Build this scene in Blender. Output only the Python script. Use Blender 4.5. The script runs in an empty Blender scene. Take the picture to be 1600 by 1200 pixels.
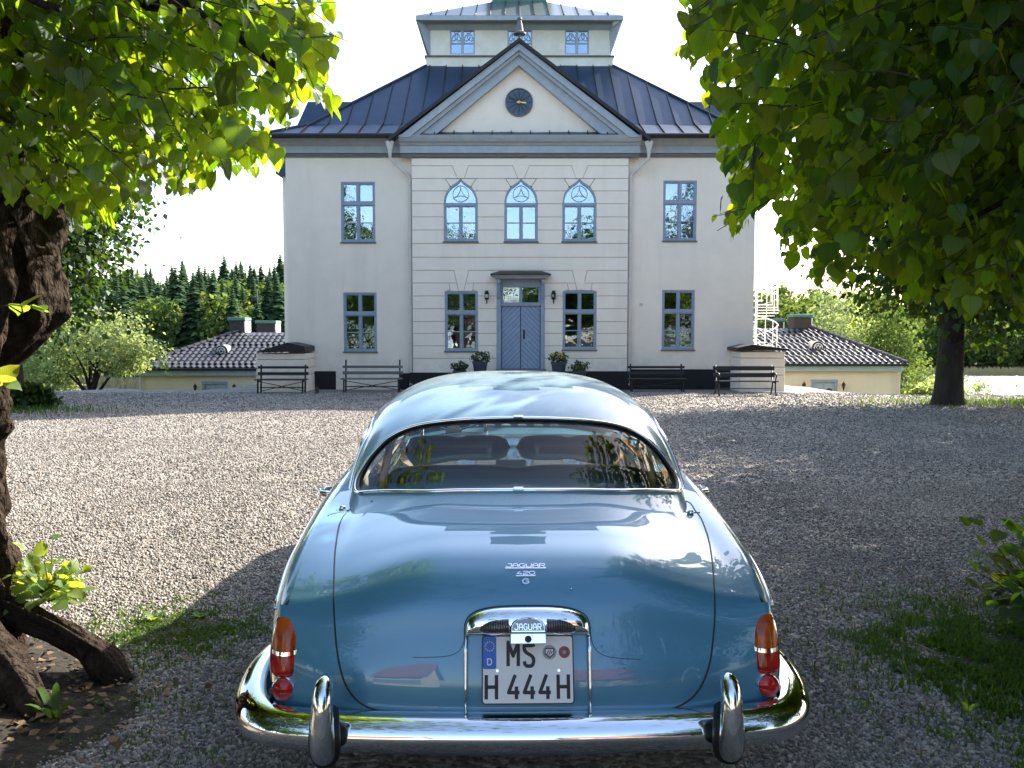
import bpy, bmesh, math, random
import numpy as np
from mathutils import Vector, Matrix, noise, geometry
R = math.radians
rnd = random.Random(7)
npr = np.random.RandomState(7)
scene = bpy.context.scene
C = scene.collection

# ------------------------------------------------------------------ camera
CAM_Z = 1.58
FPX = 1333.0
PITCH = math.atan(80 / FPX)
cam_data = bpy.data.cameras.new('camera')
cam_data.sensor_width = 36.0
cam_data.lens = 36.0 * FPX / 1600.0
cam_data.clip_start = 0.05
cam_data.clip_end = 3000
cam = bpy.data.objects.new('camera', cam_data)
cam.location = (0, 0, CAM_Z)
cam.rotation_euler = (math.pi / 2 - PITCH, 0, 0)
C.objects.link(cam)
scene.camera = cam

# ------------------------------------------------------------------ light
SUN_AZ = R(48.0)      # to the right of straight ahead
SUN_EL = R(34.0)
SUN = Vector((math.sin(SUN_AZ) * math.cos(SUN_EL), math.cos(SUN_AZ) * math.cos(SUN_EL), math.sin(SUN_EL)))
world = bpy.data.worlds.new('World')
scene.world = world
world.use_nodes = True
wn = world.node_tree
wn.nodes.clear()
wo = wn.nodes.new('ShaderNodeOutputWorld')
wb = wn.nodes.new('ShaderNodeBackground')
ws = wn.nodes.new('ShaderNodeTexSky')
ws.sky_type = 'NISHITA'
ws.sun_disc = False
ws.sun_elevation = SUN_EL
ws.sun_rotation = SUN_AZ
ws.altitude = 50
ws.air_density = 1.0
ws.dust_density = 2.0
ws.ozone_density = 1.0
wb.inputs['Strength'].default_value = 0.145
wn.links.new(ws.outputs[0], wb.inputs[0])
wn.links.new(wb.outputs[0], wo.inputs[0])
sd = bpy.data.lights.new('sun', 'SUN')
sd.energy = 5.0
sd.angle = R(0.53)
sd.color = (1.0, 0.93, 0.82)
so = bpy.data.objects.new('sun', sd)
so.rotation_euler = (-SUN).to_track_quat('-Z', 'Y').to_euler()
so.location = (20, 20, 30)
C.objects.link(so)
scene.view_settings.view_transform = 'Standard'
scene.view_settings.look = 'None'
scene.view_settings.gamma = 1
scene.view_settings.use_curve_mapping = False
scene.view_settings.exposure = 1.88
try:
    scene.cycles.max_bounces = 10
    scene.cycles.transparent_max_bounces = 24
    scene.cycles.use_denoising = True
except Exception:
    pass

# ------------------------------------------------------------------ helpers
_ct, _st = math.cos(PITCH), math.sin(PITCH)
def P(px, py, Y):
    """the point of the plane Y (metres ahead of the camera) seen at a pixel of the photograph"""
    a = (px - 800) / FPX
    b = (600 - py) / FPX
    dy = _ct + b * _st
    dz = -_st + b * _ct
    t = Y / dy
    return a * t, CAM_Z + dz * t
def PX(px, Y): return P(px, 520, Y)[0]
def PZ(py, Y): return P(800, py, Y)[1]

def tag(o, label=None, cat=None, group=None, kind=None):
    if label: o['label'] = label
    if cat: o['category'] = cat
    if group: o['group'] = group
    if kind: o['kind'] = kind
    return o
def empty(name, loc=(0, 0, 0), rz=0.0):
    o = bpy.data.objects.new(name, None)
    o.empty_display_size = 0.2
    o.location = loc
    o.rotation_euler = (0, 0, rz)
    C.objects.link(o)
    return o
def link(name, me, parent=None, loc=None):
    o = bpy.data.objects.new(name, me)
    C.objects.link(o)
    if parent is not None: o.parent = parent
    if loc is not None: o.location = loc
    return o
def copy_tree(o, parent=None):
    c = o.copy()
    C.objects.link(c)
    if parent is not None: c.parent = parent
    for ch in list(o.children): copy_tree(ch, c)
    return c
def npmesh(name, V, F, mat=None, smooth=False, uv=None, rand=None):
    """V (n,3), F (m,k) arrays of equal sided faces"""
    V = np.asarray(V, dtype=np.float32); F = np.asarray(F, dtype=np.int32)
    me = bpy.data.meshes.new(name)
    n, m, k = len(V), len(F), F.shape[1]
    me.vertices.add(n); me.vertices.foreach_set('co', V.ravel())
    me.loops.add(m * k); me.loops.foreach_set('vertex_index', F.ravel())
    me.polygons.add(m)
    me.polygons.foreach_set('loop_start', np.arange(0, m * k, k, dtype=np.int32))
    try: me.polygons.foreach_set('loop_total', np.full(m, k, dtype=np.int32))
    except Exception: pass
    me.update(calc_edges=True)
    if smooth: me.polygons.foreach_set('use_smooth', np.ones(m, dtype=bool))
    if uv is not None:
        l = me.uv_layers.new(name='UVMap')
        l.data.foreach_set('uv', np.asarray(uv, dtype=np.float32)[F.ravel()].ravel())
    if mat is not None: me.materials.append(mat)
    return me

class MB:
    """collects simple solids; build() links them as one mesh object"""
    def __init__(s): s.v = []; s.f = []
    def add(s, V, F):
        n = len(s.v); s.v.extend([tuple(p) for p in V]); s.f.extend([tuple(i + n for i in f) for f in F]); return s
    def box(s, x0, x1, y0, y1, z0, z1):
        V = [(x0, y0, z0), (x1, y0, z0), (x1, y1, z0), (x0, y1, z0), (x0, y0, z1), (x1, y0, z1), (x1, y1, z1), (x0, y1, z1)]
        return s.add(V, [(0, 3, 2, 1), (4, 5, 6, 7), (0, 1, 5, 4), (1, 2, 6, 5), (2, 3, 7, 6), (3, 0, 4, 7)])
    def obox(s, c, sx, sy, sz, M=None):
        V = [Vector((a * sx / 2, b * sy / 2, d * sz / 2)) for d in (-1, 1) for a, b in ((-1, -1), (1, -1), (1, 1), (-1, 1))]
        if M is not None: V = [M @ v for v in V]
        V = [v + Vector(c) for v in V]
        return s.add(V, [(0, 3, 2, 1), (4, 5, 6, 7), (0, 1, 5, 4), (1, 2, 6, 5), (2, 3, 7, 6), (3, 0, 4, 7)])
    def bar(s, a, b, w, h=None, up=(0, 0, 1)):
        """a square bar from a to b"""
        h = h or w
        a, b = Vector(a), Vector(b); d = b - a; L = d.length; d.normalize()
        u = Vector(up)
        if abs(d.dot(u)) > .98: u = Vector((1, 0, 0))
        r = d.cross(u).normalized(); u = r.cross(d)
        V = []
        for e in (a, b):
            for i, j in ((-1, -1), (1, -1), (1, 1), (-1, 1)): V.append(e + r * i * w / 2 + u * j * h / 2)
        return s.add(V, [(0, 1, 2, 3), (7, 6, 5, 4), (0, 4, 5, 1), (1, 5, 6, 2), (2, 6, 7, 3), (3, 7, 4, 0)])
    def xz(s, poly, y0, y1):
        """an outline in the x-z plane (counter clockwise seen from -y) given thickness from y0 (front) to y1"""
        n = len(poly)
        V = [(x, y0, z) for x, z in poly] + [(x, y1, z) for x, z in poly]
        F = [tuple(range(n)), tuple(reversed(range(n, 2 * n)))]
        for i in range(n):
            j = (i + 1) % n; F.append((i, i + n, j + n, j))
        return s.add(V, F)
    def yz(s, poly, x0, x1):
        n = len(poly)
        V = [(x0, y, z) for y, z in poly] + [(x1, y, z) for y, z in poly]
        F = [tuple(range(n)), tuple(reversed(range(n, 2 * n)))]
        for i in range(n):
            j = (i + 1) % n; F.append((i, i + n, j + n, j))
        return s.add(V, F)
    def tube(s, pts, rad, n=8, cap=True, flat=1.0):
        pts = [Vector(p) for p in pts]; N = len(pts)
        if not hasattr(rad, '__len__'): rad = [rad] * N
        u = None; base = len(s.v); V = []
        for i, p in enumerate(pts):
            d = (pts[min(i + 1, N - 1)] - pts[max(i - 1, 0)]).normalized()
            if u is None:
                u = Vector((0, 0, 1)) if abs(d.z) < .9 else Vector((1, 0, 0))
            u = (u - d * u.dot(d)).normalized(); w = d.cross(u)
            for k in range(n):
                a = 2 * math.pi * k / n
                V.append(p + (u * math.cos(a) * flat + w * math.sin(a)) * rad[i])
        F = []
        for i in range(N - 1):
            for k in range(n):
                k2 = (k + 1) % n
                F.append((i * n + k, i * n + k2, (i + 1) * n + k2, (i + 1) * n + k))
        if cap:
            F.append(tuple(reversed(range(n)))); F.append(tuple(range((N - 1) * n, N * n)))
        return s.add(V, F)
    def lathe(s, prof, c=(0, 0, 0), n=16, M=None):
        V = []; N = len(prof)
        for r, z in prof:
            for k in range(n):
                a = 2 * math.pi * k / n
                v = Vector((r * math.cos(a), r * math.sin(a), z))
                if M is not None: v = M @ v
                V.append(v + Vector(c))
        F = []
        for i in range(N - 1):
            for k in range(n):
                k2 = (k + 1) % n
                F.append((i * n + k, i * n + k2, (i + 1) * n + k2, (i + 1) * n + k))
        F.append(tuple(reversed(range(n)))); F.append(tuple(range((N - 1) * n, N * n)))
        return s.add(V, F)
    def build(s, name, mat, parent=None, off=None, smooth=False, bevel=0, seg=2):
        me = bpy.data.meshes.new(name)
        V = s.v
        if off is not None:
            ox, oy, oz = off
            V = [(x - ox, y - oy, z - oz) for x, y, z in V]
        me.from_pydata(V, [], s.f)
        me.materials.append(mat)
        o = link(name, me, parent)
        if smooth is not False:
            me.polygons.foreach_set('use_smooth', np.ones(len(me.polygons), dtype=bool))
            if smooth is not True:
                me.set_sharp_from_angle(angle=R(smooth))
        if bevel:
            m = o.modifiers.new('bevel', 'BEVEL'); m.width = bevel; m.segments = seg; m.limit_method = 'ANGLE'; m.angle_limit = R(35)
            m.harden_normals = False
        return o

# ------------------------------------------------------------------ materials
M = {}
def _set(b, k, v):
    if k in b.inputs: b.inputs[k].default_value = v
def mat(name, col, rough=.6, metal=0.0, spec=.5, coat=0.0, bump=0.0, bscale=30.0, var=0.0, vscale=6.0, vcol=None, detail=6, coord='Object', stretch=(1, 1, 1), aniso=None, trans=0, ior=1.45):
    m = bpy.data.materials.new(name); m.use_nodes = True
    nt = m.node_tree; b = nt.nodes['Principled BSDF']
    _set(b, 'Base Color', (*col, 1)); _set(b, 'Roughness', rough); _set(b, 'Metallic', metal)
    _set(b, 'Specular IOR Level', spec); _set(b, 'Coat Weight', coat); _set(b, 'Coat Roughness', .03); _set(b, 'IOR', ior); _set(b, 'Transmission Weight', trans)
    if bump or var:
        tc = nt.nodes.new('ShaderNodeTexCoord'); mp = nt.nodes.new('ShaderNodeMapping')
        mp.inputs['Scale'].default_value = stretch
        nt.links.new(tc.outputs[coord], mp.inputs[0])
    if bump:
        n = nt.nodes.new('ShaderNodeTexNoise'); n.inputs['Scale'].default_value = bscale; n.inputs['Detail'].default_value = detail
        nt.links.new(mp.outputs[0], n.inputs['Vector'])
        bp = nt.nodes.new('ShaderNodeBump'); bp.inputs['Strength'].default_value = min(1, bump * 4); bp.inputs['Distance'].default_value = bump * .08
        nt.links.new(n.outputs['Fac'], bp.inputs['Height']); nt.links.new(bp.outputs[0], b.inputs['Normal'])
    if var:
        n2 = nt.nodes.new('ShaderNodeTexNoise'); n2.inputs['Scale'].default_value = vscale; n2.inputs['Detail'].default_value = 8; n2.inputs['Roughness'].default_value = .65
        nt.links.new(mp.outputs[0], n2.inputs['Vector'])
        cr = nt.nodes.new('ShaderNodeValToRGB')
        c2 = vcol if vcol else tuple(c * (1 - var) for c in col)
        cr.color_ramp.elements[0].position = .35; cr.color_ramp.elements[1].position = .65
        cr.color_ramp.elements[0].color = (*c2, 1); cr.color_ramp.elements[1].color = (*col, 1)
        nt.links.new(n2.outputs['Fac'], cr.inputs[0]); nt.links.new(cr.outputs[0], b.inputs['Base Color'])
    M[name] = m
    return m
mat('plaster', (.89, .775, .64), .9, spec=.2, bump=.10, bscale=14, var=.07, vscale=1.3)
mat('plaster_block', (.90, .785, .65), .9, spec=.2, bump=.08, bscale=16, var=.06, vscale=2)
mat('plaster_joint', (.52, .41, .32), .95, spec=.1)
mat('turret_plaster', (.80, .75, .66), .9, spec=.2, bump=.1, bscale=16, var=.3, vscale=1.6, vcol=(.68, .62, .50))
mat('pavilion_plaster', (.78, .64, .47), .9, spec=.2, bump=.1, bscale=14, var=.08, vscale=1.2)
mat('trim_paint', (.30, .355, .43), .5, bump=.05, bscale=40, var=.18, vscale=8)
mat('cornice_paint', (.38, .42, .46), .6, bump=.05, bscale=30, var=.15, vscale=5)
mat('cornice_dark', (.15, .15, .145), .7, var=.2)
mat('door_paint', (.29, .37, .48), .5, bump=.06, bscale=40, var=.15, vscale=7)
mat('door_groove', (.17, .22, .29), .6)  # door paint darkened to stand for shade in the board gaps
mat('plinth_black', (.012, .012, .013), .8, bump=.2, bscale=9)
mat('roof_metal', (.014, .036, .072), .42, metal=.35, spec=.4, bump=.05, bscale=5, var=.45, vscale=2.5, vcol=(.022, .050, .090))
mat('roof_edge', (.010, .011, .013), .5, bump=.1, bscale=9)
mat('turret_roof_metal', (.13, .14, .14), .32, spec=.6, bump=.05, bscale=5, var=.3, vscale=4, vcol=(.10, .13, .11))
mat('pantile', (.020, .023, .032), .42, spec=.4, var=.5, vscale=9, vcol=(.045, .042, .045))
mat('brick_dark', (.05, .04, .035), .8, bump=.2, bscale=18, var=.4, vscale=12)
mat('copper_green', (.08, .19, .15), .6, var=.3, vscale=9)
mat('white_paint', (.76, .76, .74), .5, var=.06, vscale=7)
mat('gutter_white', (.62, .60, .56), .55, var=.15, vscale=5)
mat('steel_galv', (.62, .63, .63), .45, metal=.3)
mat('black_metal', (.012, .012, .013), .4)
mat('bench_wood', (.028, .027, .026), .6, bump=.1, bscale=30, var=.4, vscale=9, stretch=(.15, 1, 1))
mat('bench_grey', (.16, .15, .14), .75, bump=.1, bscale=30, var=.35, vscale=9, stretch=(.15, 1, 1))
mat('brass', (.55, .38, .14), .3, metal=1)
mat('lamp_glass', (.55, .50, .42), .15, spec=.7)
mat('clock_face', (.055, .085, .14), .4, var=.25, vscale=10)
mat('clock_ring', (.20, .21, .24), .45, metal=.4)
mat('gold', (.60, .42, .12), .35, metal=1)
mat('pot_blue', (.045, .06, .09), .45, var=.2)
mat('curtain', (.70, .72, .74), .9, var=.1, vscale=14)
mat('interior_dark', (.030, .027, .024), .9)
mat('interior_warm', (.20, .17, .11), .9)
mat('bark', (.055, .041, .030), .95, spec=.1, bump=.9, bscale=30, var=.55, vscale=16, vcol=(.018, .013, .010), stretch=(1, 1, .55), detail=10)
mat('bark_far', (.05, .042, .034), .95, spec=.1, bump=.3, bscale=12, var=.4, vscale=6, stretch=(1, 1, .3))
mat('twig_bark', (.06, .045, .03), .85)
mat('reed', (.30, .26, .13), .9, var=.4, vscale=4)
mat('red_roof', (.34, .085, .045), .8, bump=.2, bscale=9, var=.25, vscale=5)
mat('white_rubber', (.6, .6, .6), .5)

def weather(name, dirt_z, streak=.06):
    m = M[name]; nt = m.node_tree; b = nt.nodes['Principled BSDF']; N = nt.nodes.new; L = nt.links.new
    src = b.inputs['Base Color'].links[0].from_socket
    geo = N('ShaderNodeNewGeometry'); mp = N('ShaderNodeMapping'); mp.inputs['Scale'].default_value = (2.2, 2.2, .16); L(geo.outputs['Position'], mp.inputs[0])
    n = N('ShaderNodeTexNoise'); n.inputs['Scale'].default_value = 1; n.inputs['Detail'].default_value = 7; n.inputs['Roughness'].default_value = .6; L(mp.outputs[0], n.inputs['Vector'])
    mr = N('ShaderNodeMapRange'); mr.inputs['From Min'].default_value = .50; mr.inputs['From Max'].default_value = .78; mr.inputs['To Min'].default_value = 0; mr.inputs['To Max'].default_value = streak * 4; L(n.outputs['Fac'], mr.inputs['Value'])
    mx = N('ShaderNodeMixRGB'); mx.inputs['Color2'].default_value = (.56, .49, .41, 1); L(mr.outputs[0], mx.inputs['Fac']); L(src, mx.inputs['Color1'])
    sx = N('ShaderNodeSeparateXYZ'); L(geo.outputs['Position'], sx.inputs[0])
    n2 = N('ShaderNodeTexNoise'); n2.inputs['Scale'].default_value = 2.6; n2.inputs['Detail'].default_value = 8; n2.inputs['Roughness'].default_value = .7; L(geo.outputs['Position'], n2.inputs['Vector'])
    zz = N('ShaderNodeMapRange'); zz.inputs['From Min'].default_value = dirt_z + 1.5; zz.inputs['From Max'].default_value = dirt_z; L(sx.outputs['Z'], zz.inputs['Value'])
    m1 = N('ShaderNodeMath'); m1.operation = 'MULTIPLY'; L(zz.outputs[0], m1.inputs[0])
    r2 = N('ShaderNodeMapRange'); r2.inputs['From Min'].default_value = .42; r2.inputs['From Max'].default_value = .72; r2.inputs['To Max'].default_value = .75; L(n2.outputs['Fac'], r2.inputs['Value']); L(r2.outputs[0], m1.inputs[1])
    mx2 = N('ShaderNodeMixRGB'); mx2.inputs['Color2'].default_value = (.50, .40, .31, 1); L(m1.outputs[0], mx2.inputs['Fac']); L(mx.outputs[0], mx2.inputs['Color1']); L(mx2.outputs[0], b.inputs['Base Color'])
weather('plaster', -.3); weather('plaster_block', -.3, .05); weather('pavilion_plaster', -5, .10); weather('cornice_paint', -50, .12); weather('gutter_white', -50, .12)
def glass_pane(name, refl, tint=(1, 1, 1), wav=.012, wscale=1.6, blend=.35, gcol=(1, 1, 1)):
    m = bpy.data.materials.new(name); m.use_nodes = True
    nt = m.node_tree; nt.nodes.clear()
    out = nt.nodes.new('ShaderNodeOutputMaterial'); mix = nt.nodes.new('ShaderNodeMixShader')
    g = nt.nodes.new('ShaderNodeBsdfGlossy'); t = nt.nodes.new('ShaderNodeBsdfTransparent')
    g.inputs['Roughness'].default_value = .01; g.inputs['Color'].default_value = (*gcol, 1); t.inputs['Color'].default_value = (*tint, 1)
    fr = nt.nodes.new('ShaderNodeLayerWeight'); fr.inputs['Blend'].default_value = blend
    mr = nt.nodes.new('ShaderNodeMapRange'); mr.inputs['To Min'].default_value = refl; mr.inputs['To Max'].default_value = 1
    nt.links.new(fr.outputs['Fresnel'], mr.inputs['Value']); nt.links.new(mr.outputs[0], mix.inputs[0])
    nt.links.new(t.outputs[0], mix.inputs[1]); nt.links.new(g.outputs[0], mix.inputs[2]); nt.links.new(mix.outputs[0], out.inputs[0])
    if wav:
        tc = nt.nodes.new('ShaderNodeTexCoord'); n = nt.nodes.new('ShaderNodeTexNoise'); n.inputs['Scale'].default_value = wscale; n.inputs['Detail'].default_value = 2
        bp = nt.nodes.new('ShaderNodeBump'); bp.inputs['Distance'].default_value = wav; bp.inputs['Strength'].default_value = 1
        nt.links.new(tc.outputs['Object'], n.inputs['Vector']); nt.links.new(n.outputs['Fac'], bp.inputs['Height']); nt.links.new(bp.outputs[0], g.inputs['Normal'])
    M[name] = m
    return m
glass_pane('pane_glass', .27, wav=.010, gcol=(.66, .80, .95))  # blue tint puts the colour of a clear sky into the reflections
glass_pane('car_glass', .028, tint=(.80, .87, .83), wav=0, blend=.12)

def leaf_mat(name, dif, tra, rough=.45, tfac=.45, hvar=.035, veins=True, gl=.035):
    m = bpy.data.materials.new(name); m.use_nodes = True
    nt = m.node_tree; nt.nodes.clear(); N = nt.nodes.new; L = nt.links.new
    out = N('ShaderNodeOutputMaterial'); mix = N('ShaderNodeMixShader'); mix2 = N('ShaderNodeMixShader')
    d = N('ShaderNodeBsdfDiffuse'); t = N('ShaderNodeBsdfTranslucent'); g = N('ShaderNodeBsdfGlossy'); g.inputs['Roughness'].default_value = rough
    g.inputs['Color'].default_value = (.9, .95, 1, 1)
    geo = N('ShaderNodeNewGeometry')
    hs = N('ShaderNodeHueSaturation'); hs.inputs['Color'].default_value = (*dif, 1)
    hs2 = N('ShaderNodeHueSaturation'); hs2.inputs['Color'].default_value = (*tra, 1)
    mrh = N('ShaderNodeMapRange'); mrh.inputs['To Min'].default_value = .5 - hvar; mrh.inputs['To Max'].default_value = .5 + hvar * .5
    mrv = N('ShaderNodeMapRange'); mrv.inputs['To Min'].default_value = .7; mrv.inputs['To Max'].default_value = 1.25
    sep = N('ShaderNodeMath'); sep.operation = 'MULTIPLY'; sep.inputs[1].default_value = 7.31
    fr = N('ShaderNodeMath'); fr.operation = 'FRACT'
    oi = N('ShaderNodeObjectInfo'); ad = N('ShaderNodeMath'); ad.operation = 'ADD'
    L(geo.outputs['Random Per Island'], ad.inputs[0]); L(oi.outputs['Random'], ad.inputs[1])
    fr0 = N('ShaderNodeMath'); fr0.operation = 'FRACT'; L(ad.outputs[0], fr0.inputs[0])
    L(fr0.outputs[0], mrh.inputs['Value']); L(fr0.outputs[0], sep.inputs[0]); L(sep.outputs[0], fr.inputs[0]); L(fr.outputs[0], mrv.inputs['Value'])
    for h in (hs, hs2):
        L(mrh.outputs[0], h.inputs['Hue']); L(mrv.outputs[0], h.inputs['Value'])
    dc, tcol = hs.outputs[0], hs2.outputs[0]
    if veins:
        uv = N('ShaderNodeUVMap'); sx = N('ShaderNodeSeparateXYZ'); L(uv.outputs[0], sx.inputs[0])
        ab = N('ShaderNodeMath'); ab.operation = 'ABSOLUTE'; L(sx.outputs['X'], ab.inputs[0])
        m1 = N('ShaderNodeMath'); m1.operation = 'MULTIPLY_ADD'; m1.inputs[1].default_value = -.75; L(ab.outputs[0], m1.inputs[0]); L(sx.outputs['Y'], m1.inputs[2])
        m2 = N('ShaderNodeMath'); m2.operation = 'MULTIPLY'; m2.inputs[1].default_value = 46.0; L(m1.outputs[0], m2.inputs[0])
        sn = N('ShaderNodeMath'); sn.operation = 'SINE'; L(m2.outputs[0], sn.inputs[0])
        cr = N('ShaderNodeMapRange'); cr.inputs['From Min'].default_value = .72; cr.inputs['From Max'].default_value = 1; L(sn.outputs[0], cr.inputs['Value'])
        mid = N('ShaderNodeMapRange'); mid.inputs['From Min'].default_value = .035; mid.inputs['From Max'].default_value = .005; L(ab.outputs[0], mid.inputs['Value'])
        mx = N('ShaderNodeMath'); mx.operation = 'MAXIMUM'; L(cr.outputs[0], mx.inputs[0]); L(mid.outputs[0], mx.inputs[1])
        mm = N('ShaderNodeMixRGB'); mm.blend_type = 'MULTIPLY'; mm.inputs['Color2'].default_value = (.50, .62, .4, 1)
        L(mx.outputs[0], mm.inputs['Fac']); L(tcol, mm.inputs['Color1']); tcol = mm.outputs[0]
        bp = N('ShaderNodeBump'); bp.inputs['Distance'].default_value = .0025; bp.inputs['Strength'].default_value = .8; L(mx.outputs[0], bp.inputs['Height'])
        for s_ in (d, g): L(bp.outputs[0], s_.inputs['Normal'])
    L(dc, d.inputs['Color']); L(tcol, t.inputs['Color'])
    mix.inputs[0].default_value = tfac; L(d.outputs[0], mix.inputs[1]); L(t.outputs[0], mix.inputs[2])
    mix2.inputs[0].default_value = gl; L(mix.outputs[0], mix2.inputs[1]); L(g.outputs[0], mix2.inputs[2]); L(mix2.outputs[0], out.inputs[0])
    M[name] = m
    return m
leaf_mat('linden_leaf', (.015, .045, .006), (.42, .66, .015), .38, .50, gl=.035)
leaf_mat('linden_leaf_dark', (.026, .062, .006), (.44, .64, .012), .40, .46, gl=.02)
leaf_mat('sprout_leaf', (.10, .19, .03), (.55, .66, .05), .45, .5)
leaf_mat('crown_leaf', (.019, .048, .009), (.09, .18, .012), .5, .28, veins=False, gl=.02)
leaf_mat('willow_leaf', (.20, .26, .10), (.42, .52, .15), .6, .40, veins=False, gl=.015)
leaf_mat('broad_leaf', (.065, .115, .03), (.22, .32, .05), .7, .30, veins=False, gl=.01)
leaf_mat('spruce_needle', (.030, .060, .026), (.05, .09, .02), .7, .18, veins=False, hvar=.02, gl=.008)  # green lightened a little to stand for distance haze
leaf_mat('grass_blade', (.038, .085, .010), (.14, .26, .02), .5, .35, veins=False, gl=.012)
leaf_mat('pansy_leaf', (.03, .06, .02), (.1, .2, .03), .5, .3, veins=False)
# ------------------------------------------------------------------ ground, lake, hills
def sstep(t): t = np.clip(t, 0, 1); return t * t * (3 - 2 * t)
LAKE_Z = -6.0
def edge_y(x):
    x = np.asarray(x, float)
    inner = sstep((10.5 - np.abs(x - .3)) / 2.0)
    e = np.where(x < 0, 27.2 - .02 * (x + 10), 25.2 - .10 * np.clip(x - 9, 0, 9))
    e = e + .35 * np.sin(x * .9) + .25 * np.sin(x * 2.3 + 1)
    return e * (1 - inner) + 46 * inner
def shore_y(x):
    return 128 + 40 * sstep((np.asarray(x, float) + 10) / 40) + 5 * np.sin(np.asarray(x) * .05)
def terrain(x, y):
    x = np.asarray(x, float); y = np.asarray(y, float)
    base = -.010 * np.clip(y, -5, 60)
    base = base + .025 * np.sin(x * .7 + y * .3) * sstep((np.abs(x) + y - 6) / 8) * sstep((24 - y) / 5)
    e = edge_y(x)
    h = base + (-4.0 - base) * sstep((y - e) / 12)
    h = h + (-8.0 + 4.0) * sstep((y - e - 14) / 22)
    s = shore_y(x)
    up = np.clip(y - s, 0, 400)
    hill = np.where(x < 20, 1.0, .75)
    h = h + sstep((y - s + 14) / 16) * 2.6 + np.minimum(up * .12, 9 + .01 * up) * hill
    return h
xs = np.unique(np.concatenate([np.linspace(-420, -60, 25), np.linspace(-60, -24, 25), np.linspace(-24, 24, 161), np.linspace(24, 60, 25), np.linspace(60, 420, 25)]))
ys = np.unique(np.concatenate([np.linspace(-90, -6, 22), np.linspace(-6, 32, 153), np.linspace(32, 72, 41), np.linspace(72, 520, 80)]))
gx, gy = np.meshgrid(xs, ys)
gz = terrain(gx, gy)
V = np.stack([gx, gy, gz], -1).reshape(-1, 3)
nx, ny = len(xs), len(ys)
ii, jj = np.meshgrid(np.arange(nx - 1), np.arange(ny - 1))
a = (jj * nx + ii).ravel()
F = np.stack([a, a + 1, a + nx + 1, a + nx], -1)

def gravel_material():
    m = bpy.data.materials.new('gravel'); m.use_nodes = True
    nt = m.node_tree; b = nt.nodes['Principled BSDF']; N = nt.nodes.new; L = nt.links.new
    b.inputs['Roughness'].default_value = .85; _set(b, 'Specular IOR Level', .25)
    tc = N('ShaderNodeTexCoord')
    v = N('ShaderNodeTexVoronoi'); v.inputs['Scale'].default_value = 42; L(tc.outputs['Object'], v.inputs['Vector'])
    sx = N('ShaderNodeSeparateXYZ'); L(v.outputs['Color'], sx.inputs[0])
    cr = N('ShaderNodeValToRGB'); e = cr.color_ramp.elements
    e[0].position = 0; e[0].color = (.085, .078, .068, 1); e[1].position = 1; e[1].color = (.44, .395, .335, 1)
    for p, c in ((.3, (.175, .158, .138)), (.55, (.25, .22, .184)), (.8, (.31, .262, .222))):
        q = e.new(p); q.color = (*c, 1)
    L(sx.outputs['X'], cr.inputs[0])
    n = N('ShaderNodeTexNoise'); n.inputs['Scale'].default_value = .8; n.inputs['Detail'].default_value = 6; n.inputs['Roughness'].default_value = .6; L(tc.outputs['Object'], n.inputs['Vector'])
    mr = N('ShaderNodeMapRange'); mr.inputs['From Min'].default_value = .3; mr.inputs['From Max'].default_value = .7; mr.inputs['To Min'].default_value = .72; mr.inputs['To Max'].default_value = 1.15; L(n.outputs['Fac'], mr.inputs['Value'])
    mx = N('ShaderNodeMixRGB'); mx.blend_type = 'MULTIPLY'; mx.inputs['Fac'].default_value = 1; L(cr.outputs[0], mx.inputs['Color1']); L(mr.outputs[0], mx.inputs['Color2'])
    L(mx.outputs[0], b.inputs['Base Color'])
    bp = N('ShaderNodeBump'); bp.inputs['Distance'].default_value = .014; bp.inputs['Strength'].default_value = 1; bp.invert = True
    L(v.outputs['Distance'], bp.inputs['Height']); L(bp.outputs[0], b.inputs['Normal'])
    M['gravel'] = m
gravel_material()
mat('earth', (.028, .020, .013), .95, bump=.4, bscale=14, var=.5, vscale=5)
mat('meadow', (.075, .10, .03), .95, bump=.4, bscale=3, var=.5, vscale=.7)
me = npmesh('ground', V, F, M['gravel'], smooth=True)
me.materials.append(M['meadow'])
cx = gx[:-1, :-1].ravel(); cy = gy[:-1, :-1].ravel()
beyond = ((cy > edge_y(cx) + .3) | (np.abs(cx) > 30) | (cy < -9)).astype(np.int32)
me.polygons.foreach_set('material_index', beyond)
ground = tag(link('ground', me), 'pale grey gravel forecourt sloping to the lake shore', kind='structure')

def water_material():
    m = bpy.data.materials.new('lake_water'); m.use_nodes = True
    nt = m.node_tree; b = nt.nodes['Principled BSDF']; N = nt.nodes.new; L = nt.links.new
    _set(b, 'Base Color', (.05, .065, .07, 1)); _set(b, 'Roughness', .22); _set(b, 'IOR', 1.33)
    tc = N('ShaderNodeTexCoord'); mp = N('ShaderNodeMapping'); mp.inputs['Scale'].default_value = (.5, 1.6, 1); L(tc.outputs['Object'], mp.inputs[0])
    n = N('ShaderNodeTexNoise'); n.inputs['Scale'].default_value = .9; n.inputs['Detail'].default_value = 5; L(mp.outputs[0], n.inputs['Vector'])
    bp = N('ShaderNodeBump'); bp.inputs['Distance'].default_value = .55; bp.inputs['Strength'].default_value = 1; L(n.outputs['Fac'], bp.inputs['Height']); L(bp.outputs[0], b.inputs['Normal'])
    M['lake_water'] = m
water_material()
w = MB(); w.add([(-420, 45, LAKE_Z), (420, 45, LAKE_Z), (420, 190, LAKE_Z), (-420, 190, LAKE_Z)], [(0, 1, 2, 3)])
tag(w.build('lake', M['lake_water']), kind='structure')

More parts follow.
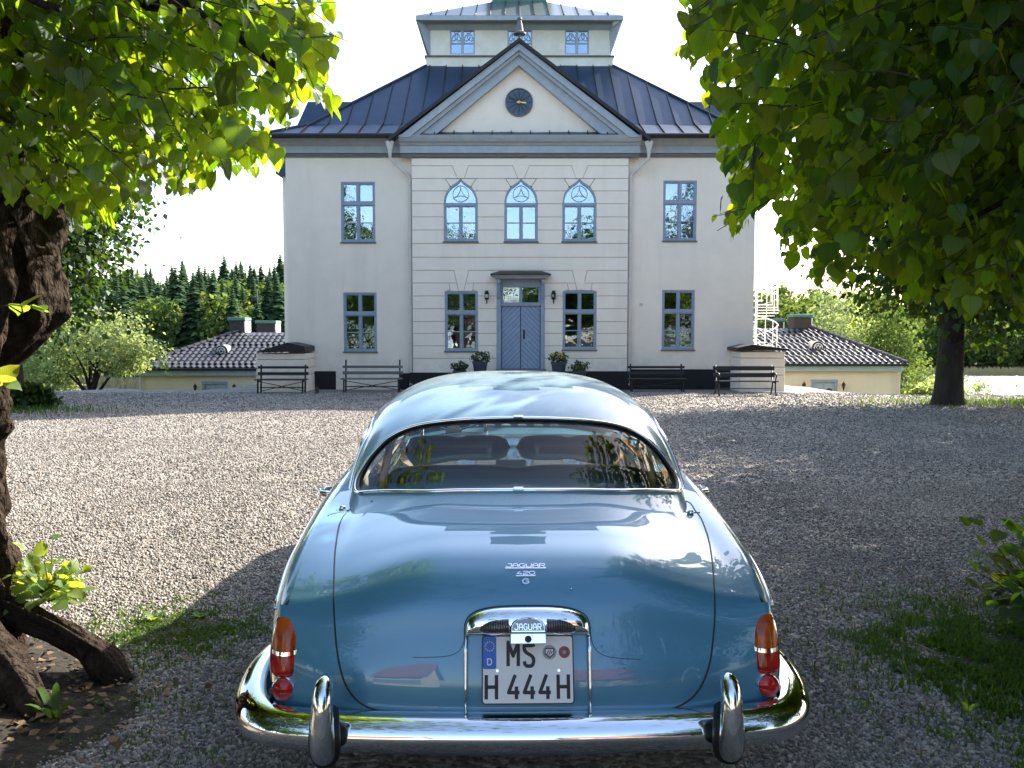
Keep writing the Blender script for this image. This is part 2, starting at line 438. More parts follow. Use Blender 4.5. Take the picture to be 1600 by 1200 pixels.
# ------------------------------------------------------------------ the manor house
HY, RY = 28.0, 27.75
GZ = -.30
XL, XR = PX(450, HY), PX(1177, HY)
RL, RR = PX(645, RY), PX(980, RY)
house = empty('manor_house', (0.3, HY, GZ))
tag(house, 'white two storey manor house with clock pediment, blue grey trim and a square roof turret', 'house')
OFF = (0.3, HY, GZ)
def hb(mb, name, m, parent=house, **k): return mb.build(name, M[m], parent, off=OFF, **k)
def wall_open(mb, x0, x1, z0, z1, Y, ops, depth=.30, thick=.4):
    """a front wall sheet with rectangular openings and their reveals"""
    X = sorted(set([x0, x1] + [o[0] for o in ops] + [o[1] for o in ops])); X = [x for x in X if x0 <= x <= x1]
    Z = sorted(set([z0, z1] + [o[2] for o in ops] + [o[3] for o in ops])); Z = [z for z in Z if z0 <= z <= z1]
    for i in range(len(X) - 1):
        for j in range(len(Z) - 1):
            mx_, mz_ = (X[i] + X[i + 1]) / 2, (Z[j] + Z[j + 1]) / 2
            if any(o[0] < mx_ < o[1] and o[2] < mz_ < o[3] for o in ops): continue
            mb.add([(X[i], Y, Z[j]), (X[i + 1], Y, Z[j]), (X[i + 1], Y, Z[j + 1]), (X[i], Y, Z[j + 1])], [(0, 1, 2, 3)])
    for a, b, c, d in ops:
        y = Y + depth
        mb.add([(a, Y, c), (a, y, c), (a, y, d), (a, Y, d)], [(0, 3, 2, 1)])
        mb.add([(b, Y, c), (b, y, c), (b, y, d), (b, Y, d)], [(0, 1, 2, 3)])
        mb.add([(a, Y, c), (b, Y, c), (b, y, c), (a, y, c)], [(0, 3, 2, 1)])
        mb.add([(a, Y, d), (b, Y, d), (b, y, d), (a, y, d)], [(0, 1, 2, 3)])
def op(px0, px1, pt, pb, Y):
    return (PX(px0, Y), PX(px1, Y), PZ(pb, Y), PZ(pt, Y))
ZT = PZ(236, HY)          # top of the wall, behind the cornice
ZB = GZ - .4
LW = [op(535, 588, 284, 378, HY), op(537, 589, 457, 549, HY)]
RW = [op(1034, 1086, 282, 376, HY), op(1034, 1085, 453, 546, HY)]
ARCH_OPS = [op(694, 747, 278, 377, RY), op(788, 840, 278, 377, RY), op(878, 931, 278, 377, RY)]
LOW_OPS = [op(695, 747, 455, 548, RY), op(879, 932, 454, 546, RY)]
DOOR = op(780, 848, 440, 578, RY)
mb = MB()
wall_open(mb, XL, RL, ZB, ZT, HY, LW)
wall_open(mb, RR, XR, ZB, ZT, HY, RW)
mb.add([(XL, HY, ZB), (XL, 44, ZB), (XL, 44, ZT), (XL, HY, ZT)], [(0, 3, 2, 1)])
mb.add([(XR, HY, ZB), (XR, 44, ZB), (XR, 44, ZT), (XR, HY, ZT)], [(0, 1, 2, 3)])
mb.add([(XL, 44, ZB), (XR, 44, ZB), (XR, 44, ZT), (XL, 44, ZT)], [(0, 3, 2, 1)])
mb.add([(XL, HY, ZT), (XR, HY, ZT), (XR, 44, ZT), (XL, 44, ZT)], [(0, 1, 2, 3)])
hb(mb, 'wall', 'plaster')
# central bay: the joint bed, then the rusticated blocks standing proud of it
mb = MB()
wall_open(mb, RL + .015, RR - .015, ZB, ZT, RY + .025, ARCH_OPS + LOW_OPS + [DOOR])
for x, s in ((RL + .015, 1), (RR - .015, -1)):
    mb.add([(x, RY + .025, ZB), (x, HY + .05, ZB), (x, HY + .05, ZT), (x, RY + .025, ZT)], [(0, 3, 2, 1) if s > 0 else (0, 1, 2, 3)])
hb(mb, 'bay_wall', 'plaster_joint')
def ogee(o, n=1):
    """outline of a keel arch window in the opening o, from right spring over the tip to left spring"""
    x0, x1, z0, z1 = o
    c, w = (x0 + x1) / 2, (x1 - x0) / 2
    zs = z1 - .84
    prof = [(1, 0), (.985, .14), (.94, .29), (.855, .44), (.73, .57), (.57, .68), (.40, .76), (.25, .825), (.12, .89), (.04, .95), (0, 1)]
    r = [(c + w * u, zs + .84 * v) for u, v in prof]
    l = [(c - w * u, zs + .84 * v) for u, v in reversed(prof[:-1])]
    return r + l, zs
JZ = [247, 259, 279, 298.3, 318.5, 339, 359.5, 380.5, 402, 422.5, 442.3, 462.5, 482.5, 502.5, 521, 540.5, 560, 583]
G2 = .009
def interp(pts, z):
    pts = sorted(pts, key=lambda p: p[1])
    return float(np.interp(z, [p[1] for p in pts], [p[0] for p in pts]))
def line(p, q):
    A = (PX(p[0], RY), PZ(p[1], RY)); B = (PX(q[0], RY), PZ(q[1], RY))
    return lambda z: A[0] + (z - A[1]) / (B[1] - A[1]) * (B[0] - A[0])
def const(v): return lambda z: v
def blockpoly(zlo, zhi, fl, fr, n):
    zs = [zlo + (zhi - zlo) * i / n for i in range(n + 1)]
    L_ = [(fl(z), z) for z in zs]; R_ = [(fr(z), z) for z in zs]
    return [p for p in L_[:1]] + R_ + list(reversed(L_[1:])) if False else L_[:1] + R_ + list(reversed(L_))[:-1]
nblk = 0
def block(zlo, zhi, fl, fr, n=1):
    poly = blockpoly(zlo + G2, zhi - G2, fl, fr, n)
    if abs(poly[1][0] - poly[0][0]) < .02 and n == 1: return
    b = MB().xz(poly, RY, RY + .04)
    hb(b, 'rusticated_block', 'plaster_block', bevel=.006, seg=1)
def arch_side(o, sgn):
    pts, zs = ogee(o)
    x0, x1, z0, z1 = o
    half = [p for p in pts if (p[0] - (x0 + x1) / 2) * sgn >= -1e-6]
    half = sorted(half, key=lambda p: p[1])
    return lambda z: (x1 if sgn > 0 else x0) if z <= zs else float(np.interp(z, [p[1] for p in half], [p[0] for p in half]))
for k in range(len(JZ) - 1):
    t, b = JZ[k], JZ[k + 1]
    zhi, zlo = PZ(t, RY), PZ(b, RY)
    if k == len(JZ) - 2: zlo = GZ + .06 if False else PZ(583, RY)
    left, right = const(RL), const(RR)
    if k in (0, 7, 8):
        block(zlo, zhi, left, right)
    elif k == 1:        # over the upper windows: keystones that flare upwards
        segs = [left]
        for o in ARCH_OPS:
            c = (o[0] + o[1]) / 2; zt_, zb_ = PZ(259, RY), PZ(279, RY)
            def fl(z, c=c): return c - .10 - .17 * (z - zb_) / (zt_ - zb_)
            def fr(z, c=c): return c + .10 + .17 * (z - zb_) / (zt_ - zb_)
            block(zlo, zhi, segs[-1], lambda z, f=fl: f(z) - G2)
            block(zlo, zhi + .02, lambda z, f=fl: f(z) + G2, lambda z, f=fr: f(z) - G2)
            segs.append(lambda z, f=fr: f(z) + G2)
        block(zlo, zhi, segs[-1], right)
    elif k == 2:        # the voussoirs beside each arch tip
        prev = left
        for o in ARCH_OPS:
            c = (o[0] + o[1]) / 2; zt_ = PZ(279, RY); zb_ = PZ(298.3, RY)
            al, ar = arch_side(o, -1), arch_side(o, 1)
            def sl(z, c=c): return c - .24 - .26 * (z - zb_) / (zt_ - zb_)
            def sr(z, c=c): return c + .24 + .26 * (z - zb_) / (zt_ - zb_)
            block(zlo, zhi, prev, lambda z, s=sl, a_=al: min(s(z) - G2, a_(z)), 8)
            zc = zlo
            for q in range(40):
                zq = zlo + (zhi - zlo) * q / 40
                if sl(zq) + G2 < al(zq) - .01: zc = zq; break
            block(zc, zhi, lambda z, s=sl: s(z) + G2, lambda z, a_=al, c=c: min(a_(z), c - .02), 6)
            block(zc, zhi, lambda z, a_=ar, c=c: max(a_(z), c + .02), lambda z, s=sr: s(z) - G2, 6)
            prev = lambda z, s=sr, a_=ar: max(s(z) + G2, a_(z))
        block(zlo, zhi, prev, right, 8)
    elif 3 <= k <= 6:
        prev = left
        for o in ARCH_OPS:
            al, ar = arch_side(o, -1), arch_side(o, 1)
            n = 8 if k <= 3 else 1
            block(zlo, zhi, prev, al, n); prev = ar
        block(zlo, zhi, prev, right, 8 if k <= 3 else 1)
        if k == 6:      # the strip below the sills closes the course
            for o in ARCH_OPS: block(zlo, o[2] + G2, const(o[0]), const(o[1]))
    elif k in (9, 10):
        cs = [(o[0] + o[1]) / 2 for o in LOW_OPS]
        zt_, zb_ = PZ(422.5, RY), PZ(454, RY)
        ks = []
        for c in cs:
            ks.append((lambda z, c=c: c - .09 - .15 * (z - zb_) / (zt_ - zb_), lambda z, c=c: c + .09 + .15 * (z - zb_) / (zt_ - zb_)))
        if k == 9:
            prev = left
            for fl, fr in ks:
                block(zlo, zhi, prev, lambda z, f=fl: f(z) - G2)
                block(zlo - 2 * G2, zhi + .02, lambda z, f=fl: f(z) + G2, lambda z, f=fr: f(z) - G2)
                prev = lambda z, f=fr: f(z) + G2
            block(zlo, zhi, prev, right)
        else:
            segs = [(left, None)]
            dl, dr = DOOR[0], DOOR[1]
            prev = left
            for i, ((fl, fr), c, o) in enumerate(zip(ks, cs, LOW_OPS)):
                sl = lambda z, c=c: c - .36 - .12 * (z - zb_) / (zt_ - zb_)
                sr = lambda z, c=c: c + .36 + .12 * (z - zb_) / (zt_ - zb_)
                zl2 = max(zlo, o[3])
                block(zlo, zhi, prev, lambda z, s=sl, o=o: min(s(z) - G2, o[0]) if z < o[3] else s(z) - G2, 6)
                block(zl2, zhi, lambda z, s=sl: s(z) + G2, lambda z, f=fl: f(z) - G2)
                block(zl2, zhi, lambda z, f=fl: f(z) + G2, lambda z, f=fr: f(z) - G2)
                block(zl2, zhi, lambda z, f=fr: f(z) + G2, lambda z, s=sr: s(z) - G2)
                nxt = (lambda z, s=sr, o=o: max(s(z) + G2, o[1]) if z < o[3] else s(z) + G2)
                if i == 0:
                    block(zlo, zhi, nxt, const(dl), 6); prev = const(dr)
                else:
                    block(zlo, zhi, nxt, right, 6)
    else:
        dl, dr = DOOR[0], DOOR[1]
        hit = zhi > LOW_OPS[0][2] + .05
        seq = [left]
        if hit:
            block(zlo, zhi, left, const(LOW_OPS[0][0])); block(zlo, zhi, const(LOW_OPS[0][1]), const(dl))
            block(zlo, zhi, const(dr), const(LOW_OPS[1][0])); block(zlo, zhi, const(LOW_OPS[1][1]), right)
            if zlo < LOW_OPS[0][2]:
                for o in LOW_OPS: block(zlo, o[2] + G2, const(o[0]), const(o[1]))
        else:
            block(zlo, zhi, left, const(dl)); block(zlo, zhi, const(dr), right)
# black tarred plinth
mb = MB()
for a, b, Y, t in ((640, 777, RY, 582), (851, 984, RY, 580), (984, 1156, HY, 577), (625, 644, HY, 583)):
    hb(MB().box(PX(a, Y), PX(b, Y), Y - .035, Y + .02, ZB, PZ(t, Y)), 'plinth', 'plinth_black', bevel=.01)
mb = MB(); mb.box(PX(479, HY), PX(524, HY), HY - .03, HY + .02, ZB, PZ(580, HY)); hb(mb, 'cellar_hatch', 'plinth_black', bevel=.008)
# dark partitions added behind the windows to keep the interior dark
mb = MB()
for z0, z1 in ((GZ - .1, 3.55), (3.75, 7.2)):
    x0, x1 = XL + .1, XR - .1
    mb.add([(x0, 31.5, z0), (x1, 31.5, z0), (x1, 31.5, z1), (x0, 31.5, z1)], [(0, 1, 2, 3)])
    mb.add([(x0, HY + .35, z0), (x1, HY + .35, z0), (x1, 31.5, z0), (x0, 31.5, z0)], [(0, 1, 2, 3)])
    mb.add([(x0, HY + .35, z1), (x1, HY + .35, z1), (x1, 31.5, z1), (x0, 31.5, z1)], [(0, 1, 2, 3)])
for x in (XL + .1, RL, PX(765, HY), PX(862, HY), RR, XR - .1):
    mb.add([(x, HY + .3, GZ), (x, 31.5, GZ), (x, 31.5, 7.2), (x, HY + .3, 7.2)], [(0, 1, 2, 3)])
hb(mb, 'dark_partition', 'interior_dark')

def pane(parent, x0, x1, z0, z1, Y):
    d = [rnd.uniform(-.004, .004) for _ in range(3)]
    y = [Y + d[0], Y + d[1], Y + d[1] + d[2], Y + d[0] + d[2]]
    b = MB(); b.add([(x0, y[0], z0), (x1, y[1], z0), (x1, y[2], z1), (x0, y[3], z1), (x0, y[0] + .004, z0), (x1, y[1] + .004, z0), (x1, y[2] + .004, z1), (x0, y[3] + .004, z1)],
                    [(0, 1, 2, 3), (7, 6, 5, 4), (0, 4, 5, 1), (1, 5, 6, 2), (2, 6, 7, 3), (3, 7, 4, 0)])
    hb(b, 'pane', 'pane_glass', parent)
def window(o, Y, tf=.36, arched=False, sill=True, label=None):
    x0, x1, z0, z1 = o
    zc = z1 - (z1 - z0) * tf
    c = (x0 + x1) / 2
    y0, y1 = Y + .015, Y + .12
    fw, mw, sw = .058, .058, .030
    b = MB()
    if arched:
        pts, zs = ogee(o); zc = zs
        ins = [(c + (x - c) * (1 - fw * 2 / (x1 - x0)), zs + (z - zs) * (1 - .10)) for x, z in pts]
        for i in range(len(pts) - 1):
            (ax, az), (bx, bz), (cx_, cz), (dx, dz) = pts[i], pts[i + 1], ins[i + 1], ins[i]
            b.xz([(ax, az), (bx, bz), (cx_, cz), (dx, dz)], y0, y1)
    else:
        b.box(x0, x1, y0, y1, z1 - fw, z1)
    top = zc if arched else z1 - fw
    b.box(x0, x0 + fw, y0, y1, z0 + fw, top); b.box(x1 - fw, x1, y0, y1, z0 + fw, top)
    b.box(x0, x1, y0, y1, z0, z0 + fw)
    b.box(x0 + fw, x1 - fw, y0 - .01, y1, zc - .05, zc + .05)
    b.box(c - mw / 2, c + mw / 2, y0 - .004, y1, z0 + fw, zc - .05)
    if not arched: b.box(c - mw / 2, c + mw / 2, y0 - .004, y1, zc + .05, z1 - fw)
    w_ = hb(b, 'window', 'trim_paint', bevel=.006, seg=1)
    if label: w_['label'] = label
    # sashes and glazing bars, a little lighter and set back
    s = MB(); ys0, ys1 = y0 + .022, y1 - .01
    cells = [(x0 + fw, c - mw / 2), (c + mw / 2, x1 - fw)]
    rows = [(z0 + fw, zc - .05, True)] + ([] if arched else [(zc + .05, z1 - fw, False)])
    for a, d in cells:
        for q, r, split in rows:
            s.box(a, d, ys0, ys1, q, q + sw); s.box(a, d, ys0, ys1, r - sw, r)
            s.box(a, a + sw, ys0, ys1, q + sw, r - sw); s.box(d - sw, d, ys0, ys1, q + sw, r - sw)
            if split:
                m_ = (q + r) / 2
                s.box(a + sw, d - sw, ys0 + .006, ys1, m_ - .014, m_ + .014)
                pane(w_, a + sw, d - sw, q + sw, m_ - .014, Y + .085); pane(w_, a + sw, d - sw, m_ + .014, r - sw, Y + .085)
            else:
                pane(w_, a + sw, d - sw, q + sw, r - sw, Y + .085)
    hb(s, 'sash', 'trim_paint', w_)
    if arched:
        zin = zc + .05
        g = MB(); loop = [(x, z) for x, z in ins if z >= zin]
        xl_ = min(p[0] for p in ins); xr_ = max(p[0] for p in ins)
        g.xz([(xl_, zin), (xr_, zin)] + loop, Y + .085, Y + .09); hb(g, 'pane', 'pane_glass', w_)
        t = MB(); R_ = (x1 - x0) * .40; cz_ = zs + .34
        cs = [(c + .27 * math.cos(R(q)), cz_ + .27 * math.sin(R(q))) for q in (90, 210, 330)]
        # rounded triangle
        for k in range(3):
            (ax, az), (bx, bz) = cs[k], cs[(k + 1) % 3]
            mx_, mz_ = (ax + bx) / 2, (az + bz) / 2
            ox, oz = mx_ - c, mz_ - cz_
            arc = []
            for i in range(9):
                u = i / 8; bow = 4 * u * (1 - u)
                arc.append((ax + (bx - ax) * u + ox * .85 * bow, Y + .065, az + (bz - az) * u + oz * .85 * bow))
            t.tube(arc, .013, 5)
            # inner crossing arcs
            arc = []
            for i in range(9):
                u = i / 8; bow = 4 * u * (1 - u)
                arc.append((ax + (bx - ax) * u - ox * .55 * bow, Y + .06, az + (bz - az) * u - oz * .55 * bow))
            t.tube(arc, .011, 5)
        hb(t, 'tracery', 'cornice_paint', w_)
    if sill:
        sl = MB(); sl.box(x0 - .03, x1 + .03, Y - .045, Y + .014, z0 - .05, z0 - .003); hb(sl, 'sill', 'cornice_dark', w_, bevel=.008, seg=1)
    return w_
window(LW[0], HY); window(LW[1], HY)
wr = window(RW[0], HY, label='upper window with white net curtains'); window(RW[1], HY)
for o in ARCH_OPS: window(o, RY, arched=True)
for o in LOW_OPS: window(o, RY)
# net curtains behind the upper right window
for s in (-1, 1):
    o = RW[0]; c = (o[0] + o[1]) / 2
    vs = []; fs = []
    n = 24
    for j in range(9):
        z = o[3] - .05 - (o[3] - o[2] - .15) * j / 8
        wd = .46 - .22 * (j / 8) ** 1.4
        for i in range(n + 1):
            u = i / n
            vs.append((c + s * (.50 - wd * u), HY + .24 + .022 * math.sin(u * 34), z))
    for j in range(8):
        for i in range(n):
            q = j * (n + 1) + i; fs.append((q, q + 1, q + n + 2, q + n + 1))
    b = MB().add(vs, fs); hb(b, 'curtain', 'curtain', wr, smooth=True)

# ---- door
dx0, dx1, dz0, dz1 = DOOR
door = MB()
zt = PZ(436, RY)
jy0, jy1 = RY - .06, RY + .2
for a, b in ((PX(776, RY), PX(783, RY)), (PX(844.5, RY), PX(851, RY))): door.box(a, b, jy0, jy1, dz0 - .02, zt)
ix0, ix1 = PX(783, RY), PX(844.5, RY)
ztr0, ztr1 = PZ(475, RY), PZ(450, RY)
door.box(ix0, ix1, jy0 + .05, jy1, PZ(449, RY), zt)
door.box(ix0, ix1, jy0 + .04, jy1, PZ(478, RY), PZ(472.5, RY))
cm = PX(813.5, RY)
door.box(cm - .05, cm + .05, jy0 + .055, jy1, PZ(472.5, RY), PZ(449, RY))
for a, b in ((ix0, ix0 + .07), (ix1 - .07, ix1)): door.box(a, b, jy0 + .06, jy1, PZ(472.5, RY), PZ(449, RY))
dob = hb(door, 'door', 'trim_paint', bevel=.008, seg=1)
pane(dob, ix0 + .07, cm - .05, PZ(472.5, RY), PZ(449, RY), RY + .06); pane(dob, cm + .05, ix1 - .07, PZ(472.5, RY), PZ(449, RY), RY + .06)
lz0, lz1 = dz0 + .04, PZ(478, RY)
def clip_poly(poly, f):
    out = []
    for i in range(len(poly)):
        p, q = poly[i], poly[(i + 1) % len(poly)]
        a_, b_ = f(p), f(q)
        if a_ >= 0: out.append(p)
        if (a_ >= 0) != (b_ >= 0):
            t_ = a_ / (a_ - b_); out.append((p[0] + (q[0] - p[0]) * t_, p[1] + (q[1] - p[1]) * t_))
    return out
for s in (-1, 1):
    x0, x1 = (ix0 + .012, cm - .008) if s < 0 else (cm + .008, ix1 - .012)
    lf = MB().box(x0, x1, RY + .075, RY + .12, lz0, lz1)
    leaf = hb(lf, 'door_leaf', 'door_groove', dob)
    bd = MB(); wd = .118; sl_ = 1.0 if s < 0 else -1.0
    for k in range(-20, 60):
        lo = lz0 - 1.2 + k * wd * 1.414
        f1 = lambda p: (p[1] - sl_ * (p[0] - x0)) - lo - .016
        f2 = lambda p: lo + wd * 1.414 - .016 - (p[1] - sl_ * (p[0] - x0))
        poly = clip_poly(clip_poly([(x0 + .01, lz0), (x1 - .01, lz0), (x1 - .01, lz1), (x0 + .01, lz1)], f1), f2)
        if len(poly) >= 3: bd.xz(poly, RY + .052, RY + .0745)
    o_ = hb(bd, 'diagonal_board', 'door_paint', leaf); o_['kind'] = 'stuff'
    if s > 0:
        h = MB().lathe([(.0, -.03), (.028, -.028), (.032, 0), (.02, .03), (.012, .05)], (x0 + .1, RY + .03, PZ(523, RY)), 10, Matrix.Rotation(R(90), 4, 'X'))
        h.box(x0 + .075, x0 + .125, RY + .04, RY + .051, PZ(530, RY), PZ(515, RY))
        hb(h, 'door_handle', 'black_metal', leaf)
th = MB().box(PX(774, RY), PX(853, RY), RY - .25, RY + .12, ZB, dz0 + .03); hb(th, 'door_step', 'cornice_dark', bevel=.02)
# door hood on brackets
hd = MB()
hx0, hx1 = PX(768, RY - .3), PX(859, RY - .3)
hz0, hz1 = PZ(437.5, RY), PZ(430, RY - .3)
hd.box(hx0 + .1, hx1 - .1, RY - .36, RY - .005, zt, hz1 - .05)
hd.box(hx0 + .03, hx1 - .03, RY - .42, RY - .005, hz1 - .05, hz1 + .03)
hood = hb(hd, 'door_hood', 'cornice_paint', bevel=.012)
hr = MB()
zr = hz1 + .032
A = [(hx0 - .03, RY - .5, zr), (hx1 + .03, RY - .5, zr), (hx1 + .03, RY, zr), (hx0 - .03, RY, zr), (hx0 + .26, RY - .12, zr + .12), (hx1 - .26, RY - .12, zr + .12), (hx1 - .26, RY, zr + .12), (hx0 + .26, RY, zr + .12)]
hr.add(A, [(3, 2, 1, 0), (4, 5, 6, 7), (0, 1, 5, 4), (1, 2, 6, 5), (3, 0, 4, 7)]); hr.box(hx0 - .03, hx1 + .03, RY - .5, RY - .01, zr - .03, zr)
hb(hr, 'roof_sheet', 'roof_edge', hood)
for x in (PX(779.5, RY), PX(848, RY)):
    b = MB().yz([(RY - .005, PZ(437, RY)), (RY - .33, PZ(437, RY)), (RY - .33, PZ(443, RY)), (RY - .26, PZ(447, RY)), (RY - .17, PZ(460, RY)), (RY - .12, PZ(466, RY)), (RY - .005, PZ(468, RY))][::-1], x - .05, x + .05)
    hb(b, 'bracket', 'trim_paint', hood, bevel=.008, seg=1)

# ---- cornice
def cornice(x0, x1, Y, name='cornice'):
    z = lambda py: PZ(py, Y)
    prof = [(Y + .05, z(240)), (Y - .12, z(240)), (Y - .12, z(229)), (Y - .17, z(228)), (Y - .19, z(226)), (Y - .30, z(223.5)), (Y - .36, z(220)), (Y - .42, z(215)), (Y + .05, z(215))]
    b = MB().yz(prof[::-1], x0, x1)
    o_ = hb(b, name, 'cornice_paint')
    d = MB().yz([(Y + .05, z(246)), (Y - .06, z(246)), (Y - .08, z(240.3)), (Y + .05, z(240.3))][::-1], x0 + .02, x1 - .02)
    hb(d, 'frieze_band', 'cornice_dark', o_)
    return o_
cornice(XL - .36, RL - .06, HY); cornice(RR + .06, XR + .36, HY); cornice(RL - .36, RR + .36, RY)
for s, x in ((-1, XL), (1, XR)):
    b = MB(); z = lambda py: PZ(py, HY)
    b.box(min(x, x + s * .36), max(x, x + s * .36), HY + .06, 44, z(222), z(215)); b.box(min(x, x + s * .12), max(x, x + s * .12), HY + .06, 44, z(240), z(222.2))
    hb(b, 'cornice', 'cornice_paint')

# ---- main roof
EY, EZ = HY - .55, PZ(211, HY - .55)
BY = EY + 1.35; BZ = PZ(196, BY)
TY, TZ = 32.5, PZ(104, 32.5)
EXL, EXR = XL - .62, XR + .62
BXL, BXR = EXL + 1.25, EXR - 1.25
TXL, TXR = PX(668, TY), PX(955, TY)
BKY = 44.4
rf = MB()
# bell cast lower slope, then the steep slope, as shells a little below the sheets
e_ = [(EXL, EY, EZ), (EXR, EY, EZ), (EXR, BKY, EZ), (EXL, BKY, EZ)]
b_ = [(BXL, BY, BZ), (BXR, BY, BZ), (BXR, BKY - 1.35, BZ), (BXL, BKY - 1.35, BZ)]
t_ = [(TXL, TY, TZ), (TXR, TY, TZ), (TXR, 39.5, TZ), (TXL, 39.5, TZ)]
rf.add(e_ + b_ + t_, [(0, 1, 5, 4), (1, 2, 6, 5), (2, 3, 7, 6), (3, 0, 4, 7), (4, 5, 9, 8), (5, 6, 10, 9), (6, 7, 11, 10), (7, 4, 8, 11), (8, 9, 10, 11)])
roof = hb(rf, 'roof', 'roof_metal')
def lerp(a, b, t): return a + (b - a) * t
def strips(x0, x1, X0, X1, y0, z0, y1, z1, pitch, lift):
    """sheet strips of a hipped slope whose foot runs x0..x1 and whose head runs X0..X1"""
    n = int(round((x1 - x0) / pitch)); out = []
    def ymax(x):
        if x < X0: return lerp(y0, y1, (x - x0) / (X0 - x0))
        if x > X1: return lerp(y0, y1, (x1 - x) / (x1 - X1))
        return y1
    for k in range(n):
        a, b = lerp(x0, x1, k / n), lerp(x0, x1, (k + 1) / n)
        xsn = [a, b] + [q for q in (X0, X1) if a < q < b]
        xsn.sort()
        top = [(x, ymax(x)) for x in xsn]
        poly = [(a, y0), (b, y0)] + [(x, y) for x, y in reversed(top) if y > y0 + .01]
        if len(poly) < 3: continue
        z = lambda y: lerp(z0, z1, (y - y0) / (y1 - y0)) + lift
        out.append((poly, z, a, ymax(a)))
    return out
seam = MB()
for args in ((EXL, EXR, BXL, BXR, EY, EZ, BY, BZ, .62, .015), (BXL, BXR, TXL, TXR, BY, BZ, TY, TZ, .62, .015)):
    for poly, z, xa, yt in strips(*args):
        g = .006; pl = []
        cxm = sum(p[0] for p in poly) / len(poly)
        dz_ = rnd.uniform(0, .008)
        b = MB(); n = len(poly)
        tl = [rnd.uniform(-.006, .006), rnd.uniform(-.006, .006)]
        vs = [(x + (g if x < cxm else -g), y, z(y) + dz_ + tl[0] * (y - args[4]) + tl[1] * (1 if x > cxm else -1)) for x, y in poly]
        b.add(vs, [tuple(range(n))])
        hb(b, 'roof_sheet', 'roof_metal', roof)
        if yt > args[4] + .05: seam.bar((xa, args[4], z(args[4]) + .03), (xa, yt, z(yt) + .03), .022, .06)
o_ = hb(seam, 'standing_seam', 'roof_edge', roof); o_['kind'] = 'stuff'
hp_ = MB()
for q in ((0, 4, 8), (1, 5, 9)):
    allv = e_ + b_ + t_; pts = [Vector(allv[i]) + Vector((0, 0, .045)) for i in q]
    hp_.tube(pts, .045, 6)
hb(hp_, 'hip_ridge', 'roof_edge', roof, smooth=40)
gt = MB()
gt.tube([(EXL - .02, EY - .05, EZ - .03), (RL - .38, EY - .05, EZ - .03)], .085, 8); gt.tube([(RR + .38, EY - .05, EZ - .03), (EXR + .02, EY - .05, EZ - .03)], .085, 8)
hb(gt, 'gutter', 'roof_edge', smooth=40)
# rear wing roof, wider than the front
rw = MB(); RZ0, RZ1 = 8.3, PZ(159, 40)
wx0, wx1 = PX(466, 40), PX(1158, 40)
rw.add([(wx0, 36.5, RZ0), (wx1, 36.5, RZ0), (wx1, 43.8, RZ0), (wx0, 43.8, RZ0), (wx0 + .6, 40, RZ1), (wx1 - .6, 40, RZ1)], [(0, 1, 5, 4), (1, 2, 5), (2, 3, 4, 5), (3, 0, 4), (3, 2, 1, 0)])
hb(rw, 'rear_roof', 'roof_metal')
rb = MB().box(PX(470, 40), PX(1150, 40), 37.2, 43.5, ZB, RZ0); hb(rb, 'rear_wing', 'plaster')

# ---- pediment
Yp = RY - .42
apx, apz = P(811, 67, Yp)
plx, plz = P(622, 214, Yp); prx, prz = P(1002, 214, Yp)
ipx, ipz = P(811, 98, Yp); ilx, ilz = P(672, 214, Yp); irx, irz = P(949, 214, Yp)
ty = MB().xz([(plx + .3, plz - .02), (prx - .3, prz - .02), (apx, apz - .25)], RY + .02, RY + .2); ped = hb(ty, 'pediment', 'plaster')
def rake(k0, k1, y0, name, m):
    """two raking bands between fractions k0..k1 of the outline"""
    def pt(o, i): return lambda k: (lerp(o[0], i[0], k), lerp(o[1], i[1], k))
    Lf, Af, Rf = pt((plx, plz), (ilx, ilz)), pt((apx, apz), (ipx, ipz)), pt((prx, prz), (irx, irz))
    b = MB()
    b.xz([Lf(k0), Lf(k1), Af(k1), Af(k0)], y0, RY + .019)
    b.xz([Af(k0), Af(k1), Rf(k1), Rf(k0)], y0, RY + .019)
    return hb(b, name, m, ped)
rake(0, .34, Yp, 'raking_cornice', 'cornice_paint'); rake(.345, .52, Yp + .10, 'raking_cornice', 'cornice_paint'); rake(.525, 1, Yp + .22, 'raking_cornice', 'cornice_paint')
st = MB()
st.xz([(ilx, ilz), (irx, irz), (irx, irz - .06), (ilx, ilz - .06)][::-1], RY - .2, RY + .019); hb(st, 'ledge', 'cornice_dark', ped)
# gable roof behind it
gr = MB(); th_ = .10
ol, oa, orr = Vector((plx - .28, 0, plz - .02)), Vector((apx, 0, apz + .13)), Vector((prx + .28, 0, prz - .02))
for p, q in ((ol, oa), (oa, orr)):
    n_ = Vector((-(q.z - p.z), 0, q.x - p.x)).normalized() * th_
    yb = TY + 1.0
    gr.add([(p.x, Yp - .1, p.z), (q.x, Yp - .1, q.z), (q.x - n_.x * 0, Yp - .1, q.z - th_ * 1.2), (p.x, Yp - .1, p.z - th_ * 1.2),
            (p.x, yb, p.z), (q.x, yb, q.z), (q.x, yb, q.z - th_ * 1.2), (p.x, yb, p.z - th_ * 1.2)],
           [(0, 3, 2, 1), (4, 5, 6, 7), (0, 1, 5, 4), (1, 2, 6, 5), (2, 3, 7, 6), (3, 0, 4, 7)])
hb(gr, 'gable_roof', 'roof_edge')
# finial
fx, fz = P(812, 66, Yp)
fn = MB().lathe([(.03, -.1), (.03, .30), (.20, .31), (.20, .36), (.13, .40), (.09, .62), (.06, .74), (.085, .78), (.06, .84), (.02, .86), (.015, 1.15), (.0, 1.2)], (fx, Yp + .5, fz + .1), 14)
hb(fn, 'finial', 'cornice_dark', smooth=40)
